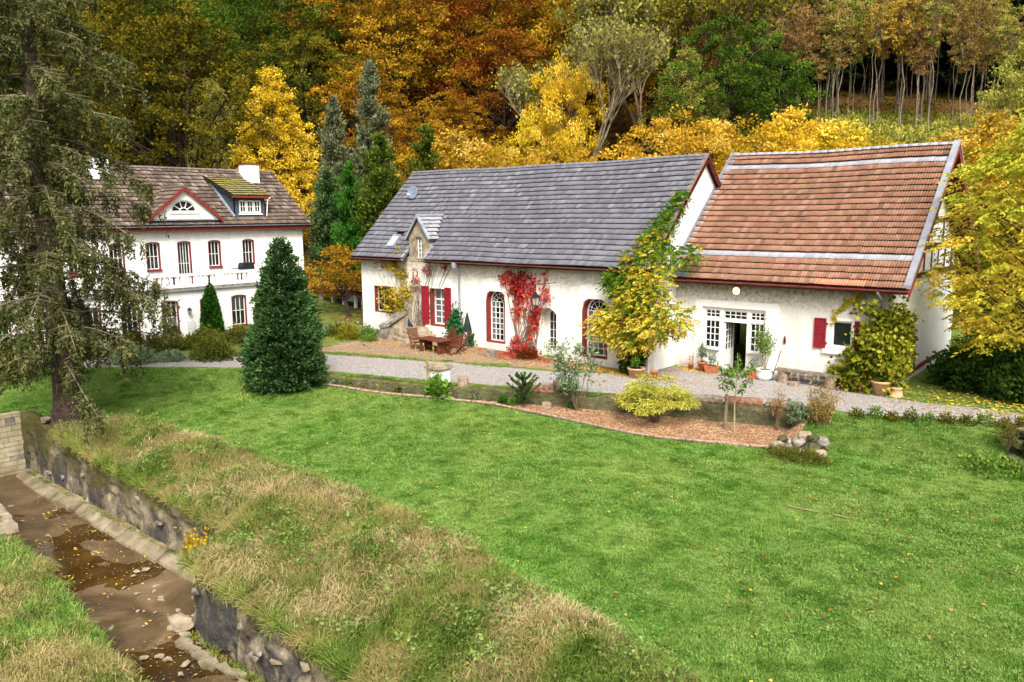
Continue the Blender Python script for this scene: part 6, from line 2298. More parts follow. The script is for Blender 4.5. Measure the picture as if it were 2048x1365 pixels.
# ------------------------------------------------------------------ big cypress on the lawn edge
def dense_conifer(seed, H, R, n, ls, prof, bumps=.12, up=.5):
    r = np.random.RandomState(seed)
    t = 1 - np.sqrt(r.uniform(0, 1, n))
    t = np.clip(t * 1.02, 0, 1)
    a = r.uniform(0, 2 * math.pi, n)
    lump = 1 + bumps * np.sin(a * 5 + t * 19 + seed) * np.sin(t * 23 + a * 2) + bumps * .8 * np.sin(a * 9 - t * 31) + bumps * .6 * np.sin(a * 3 + 4 * t)
    e = prof(t) * R * lump
    q = 1 - .55 * r.uniform(0, 1, n) ** 2.2
    P = np.stack([np.cos(a) * e * q, np.sin(a) * e * q, t * H], 1)
    D = np.stack([np.cos(a), np.sin(a), np.full(n, up)], 1) + r.normal(0, .5, (n, 3))
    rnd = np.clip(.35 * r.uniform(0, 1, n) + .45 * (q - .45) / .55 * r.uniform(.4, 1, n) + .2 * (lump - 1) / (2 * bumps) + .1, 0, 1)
    S = ls * r.uniform(.6, 1.4, n)
    V, F = tubes_np([(np.array([0, 0, -.3]), np.array([0, 0, H * .9]), R * .1, .02)], 7)
    return mesh_np('trunk', V, F), leaf_mesh('crown', P, D, S, S * .3, rnd, r)
def spray_conifer(seed, H, R, nspray, per, ls, prof):
    """conifer built of upswept sprays with dark gaps between them"""
    r = np.random.RandomState(seed)
    t = np.clip(1 - np.sqrt(r.uniform(0, 1, nspray)), 0, .985)
    a = r.uniform(0, 2 * math.pi, nspray)
    q = r.uniform(.72, 1.08, nspray)
    lump = 1 + .1 * np.sin(a * 3 + t * 9) + .07 * np.sin(a * 7 - t * 17)
    e = prof(t) * R * q * lump
    Cc = np.stack([np.cos(a) * e, np.sin(a) * e, t * H], 1)
    ax = unit(np.stack([np.cos(a), np.sin(a), r.uniform(.35, 1.1, nspray)], 1) + r.normal(0, .18, (nspray, 3)))
    tan = np.stack([-np.sin(a), np.cos(a), np.zeros(nspray)], 1)
    L = r.uniform(.35, .75, nspray) * (1.05 - .5 * t)
    idx = np.repeat(np.arange(nspray), per)
    n = len(idx)
    u = r.uniform(-.35, 1, n)
    v = r.normal(0, .34, n) * (1.05 - np.clip(u, 0, 1))
    P = Cc[idx] + ax[idx] * (u * L[idx])[:, None] + tan[idx] * (v * L[idx])[:, None] + r.normal(0, .05, (n, 3)) + np.array([0, 0, -.12]) * (np.clip(u, 0, 1) ** 2)[:, None]
    D = ax[idx] + tan[idx] * (v * 1.4)[:, None] + r.normal(0, .35, (n, 3))
    tone = r.uniform(0, 1, nspray)
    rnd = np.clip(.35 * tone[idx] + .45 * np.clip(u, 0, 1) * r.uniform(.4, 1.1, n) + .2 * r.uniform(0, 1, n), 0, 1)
    S = ls * r.uniform(.6, 1.4, n)
    V, F = tubes_np([(np.array([0, 0, -.3]), np.array([0, 0, H * .9]), R * .08, .02)], 7)
    return mesh_np('trunk', V, F), leaf_mesh('crown', P, D, S, S * .26, rnd, r)
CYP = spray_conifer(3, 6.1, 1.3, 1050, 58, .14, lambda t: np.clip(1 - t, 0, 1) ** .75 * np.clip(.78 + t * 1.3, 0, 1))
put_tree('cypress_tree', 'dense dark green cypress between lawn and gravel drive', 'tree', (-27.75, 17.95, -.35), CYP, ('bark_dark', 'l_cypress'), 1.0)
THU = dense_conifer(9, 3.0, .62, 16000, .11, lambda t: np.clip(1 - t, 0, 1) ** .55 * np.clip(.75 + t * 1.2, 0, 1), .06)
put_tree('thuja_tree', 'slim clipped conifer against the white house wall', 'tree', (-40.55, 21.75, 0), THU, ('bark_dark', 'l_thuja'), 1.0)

# ------------------------------------------------------------------ walnut on the right with drooping leaflets
def walnut(seed=2):
    r = np.random.RandomState(seed)
    H, R = 10.2, 4.2
    segs, P, D, rnd = [], [], [], []
    tp = [np.array([0, 0, -.3]), np.array([.1, .05, 1.6]), np.array([-.1, .1, 3.4]), np.array([.1, 0, 5.5]), np.array([0, 0, 8.5])]
    for i in range(4):
        segs.append((tp[i], tp[i + 1], .24 - i * .05, .19 - i * .05))
    ncl = 330
    for k in range(ncl):
        t = r.uniform(0, 1)
        zz = 1.9 + t * (H - 2.1)
        e = (math.sin(math.pi * min(t * .86 + .14, 1)) ** .6) * R
        a = r.uniform(0, 6.28)
        q = r.uniform(.25, 1) ** .6
        c = np.array([math.cos(a) * e * q, math.sin(a) * e * q, zz])
        h0 = max(1.4, zz - e * q * r.uniform(.4, 1.0))
        if k % 3 == 0:
            pts = curve_pts(np.array([0, 0, h0]), c, .15, 4)
            for m_ in range(3):
                segs.append((pts[m_], pts[m_ + 1], .05 - .013 * m_, .037 - .013 * m_))
        # compound leaves radiating from the twig, hanging leaflets on both sides
        nfr = r.randint(10, 17)
        tone = r.uniform(0, 1)
        for f in range(nfr):
            aa = r.uniform(0, 6.28)
            o = unit(np.array([math.cos(aa) + math.cos(a) * .6, math.sin(aa) + math.sin(a) * .6, r.uniform(-.3, .25)]))
            L = r.uniform(.35, .6)
            base = c + r.normal(0, .3, 3) * np.array([1, 1, .55])
            nl = 9
            u = np.linspace(.15, 1, nl)
            axis_ = base + o * (u * L)[:, None] + np.array([0, 0, -1.0]) * (.35 * L * u ** 2)[:, None]
            s = np.cross(o, [0, 0, 1.0])
            sg = np.where(np.arange(nl) % 2 == 0, 1, -1)[:, None]
            P.append(axis_)
            D.append(s * sg * .7 + o * .55 + np.array([0, 0, -.45]) + r.normal(0, .15, (nl, 3)))
            rnd.append(np.clip(.65 * tone + .2 * r.uniform(0, 1, nl) + .15 * r.uniform() - .25 * (t - .3), 0, 1))
    P, D, rnd = np.concatenate(P), np.concatenate(D), np.concatenate(rnd)
    S = .155 * r.uniform(.7, 1.3, len(P))
    V, F = tubes_np(segs, 6)
    return mesh_np('trunk', V, F, smooth=True), leaf_mesh('crown', P, D, S, S * .24, rnd, r)
WAL = walnut()
put_tree('walnut_tree', 'yellow-green walnut tree with drooping leaves beside the half-timbered gable', 'tree', (-3.45, 32.9, 0), WAL, ('bark_dark', 'l_walnut'), 1.0)
# ------------------------------------------------------------------ climbers
def fronds(C_, O_, L, nl, ls, tone, r, droop=.4, wr=.26):
    """compound leaves: C_ bases, O_ axes; returns leaf arrays"""
    n = len(C_)
    O_ = unit(O_)
    u = np.linspace(.15, 1, nl)
    Lk = np.broadcast_to(L, (n,))[:, None, None]
    ax = C_[:, None] + O_[:, None] * (u[None, :, None] * Lk) + np.array([0, 0, -1.0]) * (droop * Lk * (u ** 2)[None, :, None])
    s = unit(np.cross(O_, np.array([0, 0, 1.0]) + r.normal(0, .2, (n, 3))))
    sg = np.where(np.arange(nl) % 2 == 0, 1, -1)[None, :, None]
    D = s[:, None] * sg * .7 + O_[:, None] * .55 + np.array([0, 0, -.4]) + r.normal(0, .15, (n, nl, 3))
    P = ax.reshape(-1, 3)
    D = D.reshape(-1, 3)
    rn = np.repeat(tone, nl) + r.normal(0, .07, n * nl)
    S = ls * r.uniform(.7, 1.3, n * nl)
    return P, D, S, rn

def blob_points(r, c, rad3, n, shell=.5):
    d = unit(r.normal(size=(n, 3)))
    q = r.uniform(0, 1, n) ** shell
    return np.array(c) + d * q[:, None] * np.array(rad3), d

rv = np.random.RandomState(8)
# --- yellow wisteria climbing between the two barns
wis = thing('wisteria', 'huge yellow and green wisteria climbing the wall between the two barns', 'climber', (-17.4, 27.7, 0))
blobs = [((-17.6, 27.25, 2.35), (1.3, .65, .65), 220, .74), ((-18.6, 27.3, 2.0), (.75, .5, .55), 110, .85), ((-16.5, 27.3, 2.2), (1.1, .65, .6), 170, .72), ((-17.2, 27.2, 1.6), (.95, .55, .5), 110, .75),
         ((-15.7, 27.9, 2.5), (.8, .8, .65), 120, .55), ((-17.1, 27.4, 3.3), (1.3, .7, .7), 210, .55), ((-18.1, 27.6, 3.9), (.75, .5, .45), 110, .2), ((-16.6, 27.6, 3.9), (.95, .7, .6), 130, .6),
         ((-17.3, 27.9, 4.6), (.8, .55, .55), 110, .5), ((-16.4, 28.4, 4.9), (.55, .6, .6), 90, .3), ((-17.2, 28.6, 5.4), (.55, .5, .5), 90, .35), ((-17.05, 29.3, 6.1), (.4, .45, .45), 70, .15), ((-16.95, 29.9, 6.7), (.25, .35, .35), 45, .1), ((-16.85, 30.5, 7.3), (.13, .3, .3), 26, .1),
         ((-15.9, 29.4, 4.9), (.5, .5, .35), 40, .2)]
PP = {'l_wist': [], 'l_wistg': []}
for c, r3, n, tone in blobs:
    n = int(n * 1.7)
    c_, d_ = blob_points(rv, c, r3, n, .45)
    o_ = d_ * .7 + np.array([-.05, -.5, .05]) + rv.normal(0, .4, (n, 3))
    L = rv.uniform(.22, .42, n)
    tn = np.clip(tone + rv.normal(0, .2, n) + .12 * np.sin(c_[:, 0] * 4 + c_[:, 2] * 5), 0, 1)
    g = rv.uniform(0, 1, n) > tone + .05
    for m_, k_ in (('l_wistg', g), ('l_wist', ~g)):
        if k_.sum():
            PP[m_].append(fronds(c_[k_], o_[k_], L[k_], 9, .125, np.where(m_ == 'l_wist', tn[k_], .2 + tn[k_] * .6), rv))
for m_, L in PP.items():
    P, D, S, rn = (np.concatenate([a[i] for a in L]) for i in range(4))
    link('foliage', leaf_mesh('foliage', P, D, S, S * .26, rn, rv), wis, M[m_])
segs = []
for k in range(16):
    p = np.array([-17.4 + rv.uniform(-.35, .35), 27.75 + rv.uniform(-.15, .2), -.05])
    tgt = np.array(blobs[rv.randint(0, 11)][0]) + rv.normal(0, .25, 3)
    tgt[1] = max(tgt[1], 27.4)
    pts = curve_pts(p, tgt, .1, 7) + rv.normal(0, .05, (7, 3))
    pts[0] = p
    for i in range(6):
        segs.append((pts[i], pts[i + 1], .045 - i * .005, .04 - i * .005))
V, F = tubes_np(segs, 5)
link('stem', mesh_np('stem', V, F, smooth=True), wis, M['twig'])
n = 2600
c_, d_ = blob_points(rv, (-17.4, 27.55, .75), (.62, .45, .85), n, .5)
c_[:, 2] = np.abs(c_[:, 2])
link('base_foliage', leaf_mesh('base_foliage', c_, d_ + rv.normal(0, .5, (n, 3)), .13, .035, rv.uniform(0, 1, n), rv), wis, M['l_dark'])

def wall_climber(name, label, cat, mp, zones, leafm, ls, stems=30, stem_mat='twig', depth=.14, droop=.9, wr=.36, base=None, seed=1):
    """zones: (u, z, ru, rz, n)"""
    r = np.random.RandomState(seed)
    t = thing(name, label, cat, base)
    P, D, S, R_ = [], [], [], []
    for u, z, ru, rz_, n in zones:
        kc = max(3, n // 26)
        a = r.uniform(0, 6.28, kc)
        q = r.uniform(0, 1, kc) ** .55
        ci_ = r.randint(0, kc, n)
        g_ = ls * 1.15
        uu = (u + np.cos(a) * ru * q)[ci_] + r.normal(0, g_, n)
        zz = np.maximum((z + np.sin(a) * rz_ * q)[ci_] + r.normal(0, g_, n), .03)
        ww = np.abs((r.uniform(.05, 1, kc) * depth * (1.25 - q))[ci_] + r.normal(0, min(g_, depth) * .5, n)) + .01
        P.append(np.array([mp(x_, w_, z_) for x_, w_, z_ in zip(uu, ww, zz)]))
        on = np.array(mp(0, 1, 0)) - np.array(mp(0, 0, 0))
        D.append(on * .45 + np.array([0, 0, -droop]) + r.normal(0, .45, (n, 3)))
        S.append(ls * r.uniform(.6, 1.35, n))
        R_.append(np.clip(.35 * r.uniform() + .65 * r.uniform(0, 1, n), 0, 1))
    P, D, S, R_ = np.concatenate(P), np.concatenate(D), np.concatenate(S), np.concatenate(R_)
    link('foliage', leaf_mesh('foliage', P, D, S, S * wr, R_, r), t, M[leafm])
    segs = []
    for k in range(stems):
        zn = zones[r.randint(len(zones))]
        u0 = zones[-1][0] + r.uniform(-1, 1) * zones[-1][2] * .8
        u1, z1 = zn[0] + r.uniform(-1, 1) * zn[2] * .9, zn[1] + r.uniform(-.3, 1) * zn[3]
        m_ = 7
        pts = [mp(u0 + (u1 - u0) * i / m_ + r.normal(0, .05), .02 + .02 * r.uniform(), max(.0, z1 * i / m_)) for i in range(m_ + 1)]
        for i in range(m_):
            segs.append((np.array(pts[i]), np.array(pts[i + 1]), .016 * (1 - i * .09), .016 * (1 - (i + 1) * .09)))
    if segs:
        V, F = tubes_np(segs, 4)
        link('stem', mesh_np('stem', V, F), t, M[stem_mat])
    return t
wall_climber('virginia_creeper', 'scarlet creeper covering the wall beside the arched window', 'climber', ms,
             [(-23.6, 3.35, .85, .65, 800), (-23.5, 2.5, .75, .7, 460), (-23.5, 1.7, .75, .6, 150), (-24.5, 3.6, .5, .35, 200), (-22.35, 3.55, .14, .45, 80), (-22.2, 3.0, .16, .2, 60), (-22.9, 1.9, .2, .5, 90), (-23.5, .9, .8, .7, 130), (-23.6, .25, .95, .28, 500)],
             'l_redivy', .125, 60, 'twig', .2, base=(-23.6, 28.0, 0), seed=3)
n = 900
c_, d_ = blob_points(rv, (-22.95, 27.45, .12), (.45, .45, .3), n, .4)
c_[:, 2] = np.abs(c_[:, 2])
o = link('twig_heap', leaf_mesh('twig_heap', c_, d_ + rv.normal(0, .8, (n, 3)), .32, .008, rv.uniform(0, .3, n), rv), None, M['l_rust'])
tag(o, 'dark heap of dead twigs at the foot of the scarlet creeper', 'heap')
wall_climber('yellow_creeper', 'yellow climbing shrub around the window left of the barn door', 'climber', ms,
             [(-32.75, 4.0, .75, .35, 200), (-32.2, 4.4, .6, .35, 200), (-32.1, 3.4, .4, .5, 170), (-32.1, 2.5, .8, .7, 380), (-33.1, 2.1, .8, .65, 330), (-32.2, 1.7, .5, .5, 190), (-32.3, 1.15, .4, .35, 110)],
             'l_creeper', .135, 26, 'twig', .34, base=(-32.4, 28.0, 0), seed=5, droop=.5)
wall_climber('eaves_creeper', 'bare red-tinged creeper twigs below the eaves above the barn door', 'climber', ms,
             [(-30.2, 3.8, .7, .3, 70), (-30.9, 3.5, .5, .4, 60), (-29.2, 4.0, 1.0, .14, 60), (-33.5, 4.0, 1.0, .15, 40), (-31.0, 3.3, .3, .3, 30)], 'l_redivy', .09, 40, 'twig', .05, base=(-30.5, 28.05, 3), seed=6)
wall_climber('ivy', 'dark green ivy growing up the wall beside the downpipe', 'climber', ms, [(-28.1, .95, .42, .7, 700), (-27.95, 1.5, .25, .5, 260), (-28.3, .4, .4, .4, 300), (-27.0, .4, .16, .45, 120)], 'l_ivy', .13, 8, base=(-28.1, 28.0, 0), seed=7, depth=.3)
gv = wall_climber('grapevine', 'leafy olive-yellow grapevine on the corner of the red-roofed barn', 'climber', mr,
             [(-8.55, 2.1, .8, .7, 850), (-8.8, 1.3, .95, .7, 900), (-9.35, .65, .75, .6, 800), (-8.15, 2.9, .5, .5, 400), (-8.9, 3.25, .45, .25, 110), (-8.1, 1.2, .5, 1.0, 500), (-8.9, .35, .8, .35, 400)],
             'l_grape', .155, 30, 'twig', .75, base=(-8.6, 30.0, 0), seed=9, wr=.5, droop=.6)
n = 1500
u = rv.uniform(30.3, 33.2, n)
z = rv.uniform(.4, 3.1, n) * (1 - .5 * (u - 30.3) / 2.9) + .25
P = np.stack([RX1 + rv.uniform(.02, .55, n) * (1 - .6 * (u - 30.3) / 2.9), u, z], 1)
link('side_foliage', leaf_mesh('side_foliage', P, np.array([.5, -.2, -.6]) + rv.normal(0, .45, (n, 3)), .17 * rv.uniform(.6, 1.3, n), .08, rv.uniform(0, 1, n), rv), gv, M['l_grape'])
t_ = np.linspace(0, 1, 120)
P = np.stack([-9.35 - t_ * 1.0, np.full(120, YR - .07), 3.55 - t_ ** 1.6 * .95], 1) + rv.normal(0, .05, (120, 3)) * np.array([1, .5, 1])
link('trailing_shoot', leaf_mesh('trailing_shoot', P, np.array([0, -.3, -.8]) + rv.normal(0, .4, (120, 3)), .13, .055, rv.uniform(.3, 1, 120), rv), gv, M['l_creeper'])

# ------------------------------------------------------------------ shrubs and bed plants
def mound(name, label, loc, rx, ry_, h, n, mat, ls=.09, seed=1, cat='shrub', group=None, wr=.36, stems=6, shell=.3, spiky=0.0):
    r = np.random.RandomState(seed)
    t = thing(name, label, cat, loc, 0, group)
    d = unit(r.normal(size=(n, 3)))
    d[:, 2] = np.abs(d[:, 2])
    lump = 1 + .22 * np.sin(d[:, 0] * 6 + seed) * np.sin(d[:, 1] * 5 + d[:, 2] * 5) + .13 * np.sin(d[:, 0] * 15 + d[:, 1] * 13 + seed)
    q = r.uniform(0, 1, n) ** shell * lump
    P = d * q[:, None] * np.array([rx, ry_, h]) + np.array([0, 0, .02])
    D = d + r.normal(0, .55, (n, 3)) + np.array([0, 0, .2 + spiky])
    S = ls * r.uniform(.6, 1.35, n)
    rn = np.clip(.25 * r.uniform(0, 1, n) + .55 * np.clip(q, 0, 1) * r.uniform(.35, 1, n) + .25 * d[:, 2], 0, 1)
    o = link('foliage', leaf_mesh('foliage', P, D, S, S * wr, rn, r), t, M[mat], local=True)
    if stems:
        sg = []
        for k in range(stems):
            a = r.uniform(0, 6.28)
            e = np.array([math.cos(a) * rx * .6, math.sin(a) * ry_ * .6, h * r.uniform(.5, .8)])
            p = curve_pts(np.array([r.normal(0, rx * .12), r.normal(0, ry_ * .12), -.05]), e, .05, 4)
            for i in range(3):
                sg.append((p[i], p[i + 1], .018, .014))
        V, F = tubes_np(sg, 4)
        link('stem', mesh_np('stem', V, F), t, M['twig'], local=True)
    return t
hz = 0.0
hedges = [(-38.9, 16.6, 1.0, .9, 1.0, 'l_box', 'clipped olive hedge end nearest the spruce, along the house front'), (-38.3, 18.2, .95, 1.1, .85, 'l_box', 'clipped olive hedge in front of the curtained house window'), (-37.8, 19.9, .9, 1.1, .95, 'l_box', 'clipped olive hedge in front of the slim conifer'), (-37.3, 21.5, .9, 1.0, .95, 'l_box', 'clipped olive hedge below the house, beside the big cypress'),
          (-36.6, 15.7, 1.1, .9, .7, 'l_shrub', 'low blue-green bush beside the path'), (-35.6, 17.0, .7, .6, .45, 'l_shrub', 'small blue-green bush at the bend of the path'), (-34.4, 18.4, 1.05, .95, 1.1, 'l_box', 'rounded box bush next to the big cypress'),
          (-39.5, 14.3, 1.2, 1.1, 1.1, 'l_thuja', 'dark hedge behind the old spruce'), (-41.0, 12.0, 1.3, 1.3, 1.2, 'l_thuja', 'dark hedge behind the spruce, farther from the cypress'), (-38.2, 11.2, 1.1, .9, .7, 'l_box', 'low bush behind the spruce trunk'), (-36.2, 12.6, .9, .7, .6, 'l_thuja', 'low green shrub under the spruce boughs'), (-42.6, 9.6, 1.3, 1.3, 1.1, 'l_box', 'olive hedge at the far end of the house front'),
          (-33.6, 25.6, .85, .6, .95, 'l_grape', 'olive shrub with seed heads next to the stone steps'), (-34.9, 25.9, .9, .7, .8, 'l_box', 'bushy shrub in front of the garden room'), (-32.9, 26.3, .55, .5, .8, 'l_herb', 'green shrub against the steps parapet'), (-36.3, 26.3, 1.0, .7, .5, 'l_shrub', 'grey-green low shrub near the garden room'), (-32.3, 25.9, .5, .4, .45, 'l_herb', 'low green plant at the steps pier')]
for k, (x, y, a, b, h, m_, lab) in enumerate(hedges):
    mound('shrub', lab, (x, y, hz), a, b, h, int(5200 * a * b), m_, .085, 500 + k)
hy = thing('hydrangea_heads', 'faded round hydrangea heads above the shrub by the garden room', 'flowers', (-33.9, 25.7, .5))
for k in range(8):
    o = rock('flower_head', (-34.3 + .27 * k, 25.75 + .15 * math.sin(k * 2), 1.0 + .12 * math.sin(k * 1.7)), .075, .075, .065, M['stump'], 600 + k)
    o.parent = hy
    o.matrix_parent_inverse = PINV(hy)
for k, (x, y, a, b, h, m_, lab) in enumerate([
        (-5.6, 33.4, 1.9, 1.6, 1.9, 'l_dark', 'dark shrub under the walnut beside the gable path'), (-3.6, 32.2, 1.9, 1.3, 1.5, 'l_dark', 'dark low shrub under the walnut near the drive'), (-5.0, 36.0, 2.2, 1.8, 2.6, 'l_dark', 'tall dark shrub behind the walnut stem'), (-1.8, 33.6, 2.0, 1.8, 2.0, 'l_dark', 'dark shrub right of the walnut stem'), (-6.6, 35.4, 1.1, 1.2, 1.2, 'l_thuja', 'dark green shrub along the gable wall'), (-3.9, 34.0, .9, .8, 2.3, 'l_herb', 'lighter green sprig among the dark shrubs')]):
    mound('shrub', lab, (x, y, 0), a, b, h, int(2600 * a * b), m_, .14, 540 + k)
for k in range(13):
    x = -8.0 + k * .48
    y = float(np.interp(x, BX, BY)) - .15 + .06 * math.sin(k * 2.1)
    m_ = ['l_box', 'l_herb', 'l_olive'][k % 3]
    mound('edging_shrub', {'l_box': 'small olive box plant edging the drive', 'l_herb': 'small green plant edging the drive', 'l_olive': 'small browning plant edging the drive'}[m_], (x, y, float(zground(x, y)) - .03), .25, .2, .28 + .1 * (k % 2), 320, m_, .07, 560 + k, group='little plants edging the drive', stems=0)
# bed plants
def bedz(x, y): return float(zground(x, y)) + .06
small = [(-27.0, 19.05, .2, .25, 'l_herb', 'ball-shaped green herb at the left end of the bed'), (-26.3, 19.35, .22, .28, 'l_shrub', 'grey-green lavender in the earth bed'), (-25.7, 19.55, .2, .35, 'l_herb', 'pink-flowering herb in the earth bed'), (-24.3, 20.0, .17, .22, 'l_acer', 'yellowish ball herb in the earth bed'), (-23.4, 20.2, .22, .2, 'l_box', 'creeping herb in front of the white pillar'), (-20.4, 21.4, .26, .26, 'l_shrub', 'grey-green herb right of the log rounds'), (-19.8, 21.75, .24, .22, 'l_herb', 'low green herb beside the araucaria'), (-19.2, 21.6, .2, .3, 'l_dark', 'dark heather-like herb beside the araucaria'), (-18.9, 21.75, .22, .22, 'l_herb', 'small green clump at the araucaria foot'), (-17.3, 23.1, .35, .4, 'l_herb', 'broad-leaved green clump beside the grey-green shrub'), (-16.9, 22.9, .25, .3, 'l_ivy', 'dark leafy clump beside the tallest log round'), (-18.4, 22.4, .2, .25, 'l_ivy', 'leafy clump against the mossy wall')]
for k, (x, y, a, h, m_, lab) in enumerate(small):
    mound('bed_plant', lab, (x, y, bedz(x, y)), a, a, h, 420, m_, .075, 580 + k, 'plant', stems=0)
mound('hollyhock', 'round-leaved green plant growing around the white pillar', (-21.75, 20.75, bedz(-21.75, 20.75)), .55, .4, .62, 420, 'l_young', .2, 81, 'plant', wr=.46, spiky=.2)
hl = thing('hollyhock_stalk', 'tall leaning flower stalks with pale buds beside the white pillar', 'plant', (-22.4, 20.8, -.4))
sg = []
bud = []
for k in range(7):
    a = rv.uniform(-.8, .35)
    p0 = np.array([-22.3 + rv.uniform(-.15, .5), 20.8 + rv.uniform(-.15, .15), -.4])
    L = rv.uniform(1.3, 2.3)
    pts = np.array([p0 + np.array([a * .42 * q, -.05 * q, q]) * L * (1 - .08 * q) for q in np.linspace(0, 1, 6)])
    for i in range(5):
        sg.append((pts[i], pts[i + 1], .012, .01))
    for q in range(12):
        bud.append(pts[2] + (pts[5] - pts[2]) * rv.uniform())
V, F = tubes_np(sg, 4)
link('stalk', mesh_np('stalk', V, F), hl, M['twig_pale'])
bud = np.array(bud)
link('bud', leaf_mesh('bud', np.repeat(bud, 4, 0), rv.normal(size=(len(bud) * 4, 3)), .055, .02, rv.uniform(.6, 1, len(bud) * 4), rv), hl, M['l_acer'])
# monkey puzzle
ar = thing('monkey_puzzle', 'young monkey puzzle tree with upswept spiny arms in the bed', 'tree', (-18.35, 21.75, bedz(-18.35, 21.75)))
sg, P, D = [], [], []
def arm(p0, p1, c, rr_):
    pts = curve_pts(np.array(p0, float), np.array(p1, float), c, 7)
    for i in range(6):
        sg.append((pts[i], pts[i + 1], .014, .012))
        d = unit(pts[i + 1] - pts[i])
        for q in range(26):
            b = pts[i] + (pts[i + 1] - pts[i]) * rv.uniform()
            o_ = unit(np.cross(d, rv.normal(size=3)))
            P.append(b)
            D.append(o_ + d * 1.1)
arm((0, 0, -.05), (0, 0, 1.12), 0, .03)
for zz, L, n in ((.28, .3, 4), (.52, .62, 6), (.8, .55, 6), (1.05, .3, 6)):
    for q in range(n):
        a = 2 * math.pi * q / n + zz * 3
        arm((0, 0, zz), (math.cos(a) * L, math.sin(a) * L, zz + L * .62), -.12 * L, .02)
V, F = tubes_np(sg, 4)
link('trunk', mesh_np('trunk', V, F), ar, M['twig'], local=True)
link('crown', leaf_mesh('crown', np.array(P), np.array(D), .085, .016, rv.uniform(0, 1, len(P)), rv), ar, M['l_arauc'], local=True)
# grey-green shrub, golden maple, staked sapling, dry weeds, small yellow bush, apple
def bushy(name, label, cat, loc, seed, H, spread, nst, leaves, ls, leafm, stem='twig', rs_=.02, wr=.3, top=.35, rz=0.0):
    r = np.random.RandomState(seed)
    t = thing(name, label, cat, loc, rz)
    sg, tips = [], []
    for k in range(nst):
        a = r.uniform(0, 6.28)
        lean = r.uniform(.05, 1) * spread
        p = np.array([r.normal(0, .04), r.normal(0, .04), -.05])
        d = unit(np.array([math.cos(a) * lean, math.sin(a) * lean, 1.0]))
        L = H * r.uniform(.65, 1.0)
        for i in range(8):
            q = p + unit(d + r.normal(0, .12, 3) + np.array([0, 0, -.03])) * L / 8
            sg.append((p, q, rs_ * (1 - i / 9), rs_ * (1 - (i + 1) / 9)))
            if i / 8 > top:
                tips.append(q)
                for b in range(2):
                    e = q + unit(r.normal(size=3) + np.array([0, 0, .3])) * L * .16
                    sg.append((q, e, rs_ * .3, rs_ * .15))
                    tips.append(e)
                    tips.append((q + e) / 2)
            p = q
    tips = np.array(tips)
    idx = r.randint(0, len(tips), leaves)
    P = tips[idx] + r.normal(0, .07 * H * .35, (leaves, 3))
    V, F = tubes_np(sg, 4)
    link('stem', mesh_np('stem', V, F), t, M[stem], local=True)
    link('foliage', leaf_mesh('foliage', P, r.normal(size=(leaves, 3)) + np.array([0, 0, -.2]), ls * r.uniform(.6, 1.3, leaves), ls * wr, np.clip(.5 * np.repeat(r.uniform(0, 1, 1), leaves) + .5 * r.uniform(0, 1, leaves), 0, 1), r), t, M[leafm], local=True)
    return t
bushy('butterfly_bush', 'tall grey-green shrub with upright stems growing from the bark chips', 'shrub', (-16.6, 22.7, bedz(-16.6, 22.7)), 4, 2.7, .42, 10, 850, .16, 'l_shrub', wr=.26, top=.25)
def golden_maple():
    t = thing('golden_maple', 'feathery yellow-green maple bush spreading over the bed wall', 'shrub', (-13.7, 23.3, bedz(-13.7, 23.3)))
    r = np.random.RandomState(6)
    P, D, R_ = [], [], []
    sg = []
    for k in range(70):
        a = r.uniform(0, 6.28)
        q = r.uniform(.1, 1) ** .6
        c = np.array([math.cos(a) * 1.3 * q, math.sin(a) * 1.1 * q, .35 + 1.15 * (1 - q ** 2) * r.uniform(.5, 1.15) + .25 * q])
        n = 85
        o = unit(r.normal(size=(n, 3)))
        P.append(c + o * r.uniform(0, 1, (n, 1)) ** .6 * np.array([.34, .34, .13]))
        D.append(o * .6 + np.array([math.cos(a) * .5, math.sin(a) * .5, -.35]) + r.normal(0, .3, (n, 3)))
        R_.append(np.clip(.5 * r.uniform() + .5 * r.uniform(0, 1, n), 0, 1))
        if k % 2 == 0:
            pts = curve_pts(np.array([0, 0, -.05]), c, .15, 4)
            for i in range(3):
                sg.append((pts[i], pts[i + 1], .02 - .005 * i, .015 - .005 * i))
    V, F = tubes_np(sg, 4)
    link('stem', mesh_np('stem', V, F), t, M['twig'], local=True)
    P, D, R_ = np.concatenate(P), np.concatenate(D), np.concatenate(R_)
    link('foliage', leaf_mesh('foliage', P, D, .12 * r.uniform(.6, 1.3, len(P)), .018, R_, r), t, M['l_acer'], local=True)
golden_maple()
sp = thing('sapling', 'young staked fruit tree with fresh green leaves in the bark chips', 'tree', (-11.15, 24.0, bedz(-11.15, 24.0)))
sg = [(np.array([0, 0, -.1]), np.array([-.03, 0, .9]), .03, .026), (np.array([-.03, 0, .9]), np.array([.0, .03, 1.75]), .026, .018)]
P, D = [], []
for k in range(18):
    z0 = rv.uniform(1.35, 2.2)
    a = rv.uniform(0, 6.28)
    L = rv.uniform(.35, .75)
    p0 = np.array([0, .02, min(z0, 1.8)])
    e = p0 + np.array([math.cos(a) * L, math.sin(a) * L, L * .35 + (.25 if z0 > 1.8 else 0)])
    if k == 0:
        e = p0 + np.array([0, 0, 1.0])
    if k == 1:
        e = p0 + np.array([.05, 0, .8])
    pts = curve_pts(p0, e, .06, 4)
    for i in range(3):
        sg.append((pts[i], pts[i + 1], .012, .008))
    for q in range(26):
        b = pts[0] + (pts[3] - pts[0]) * rv.uniform(.3, 1)
        P.append(b + rv.normal(0, .03, 3))
        D.append(np.array([math.cos(a) * .4, math.sin(a) * .4, -.5]) + rv.normal(0, .5, 3))
V, F = tubes_np(sg, 5)
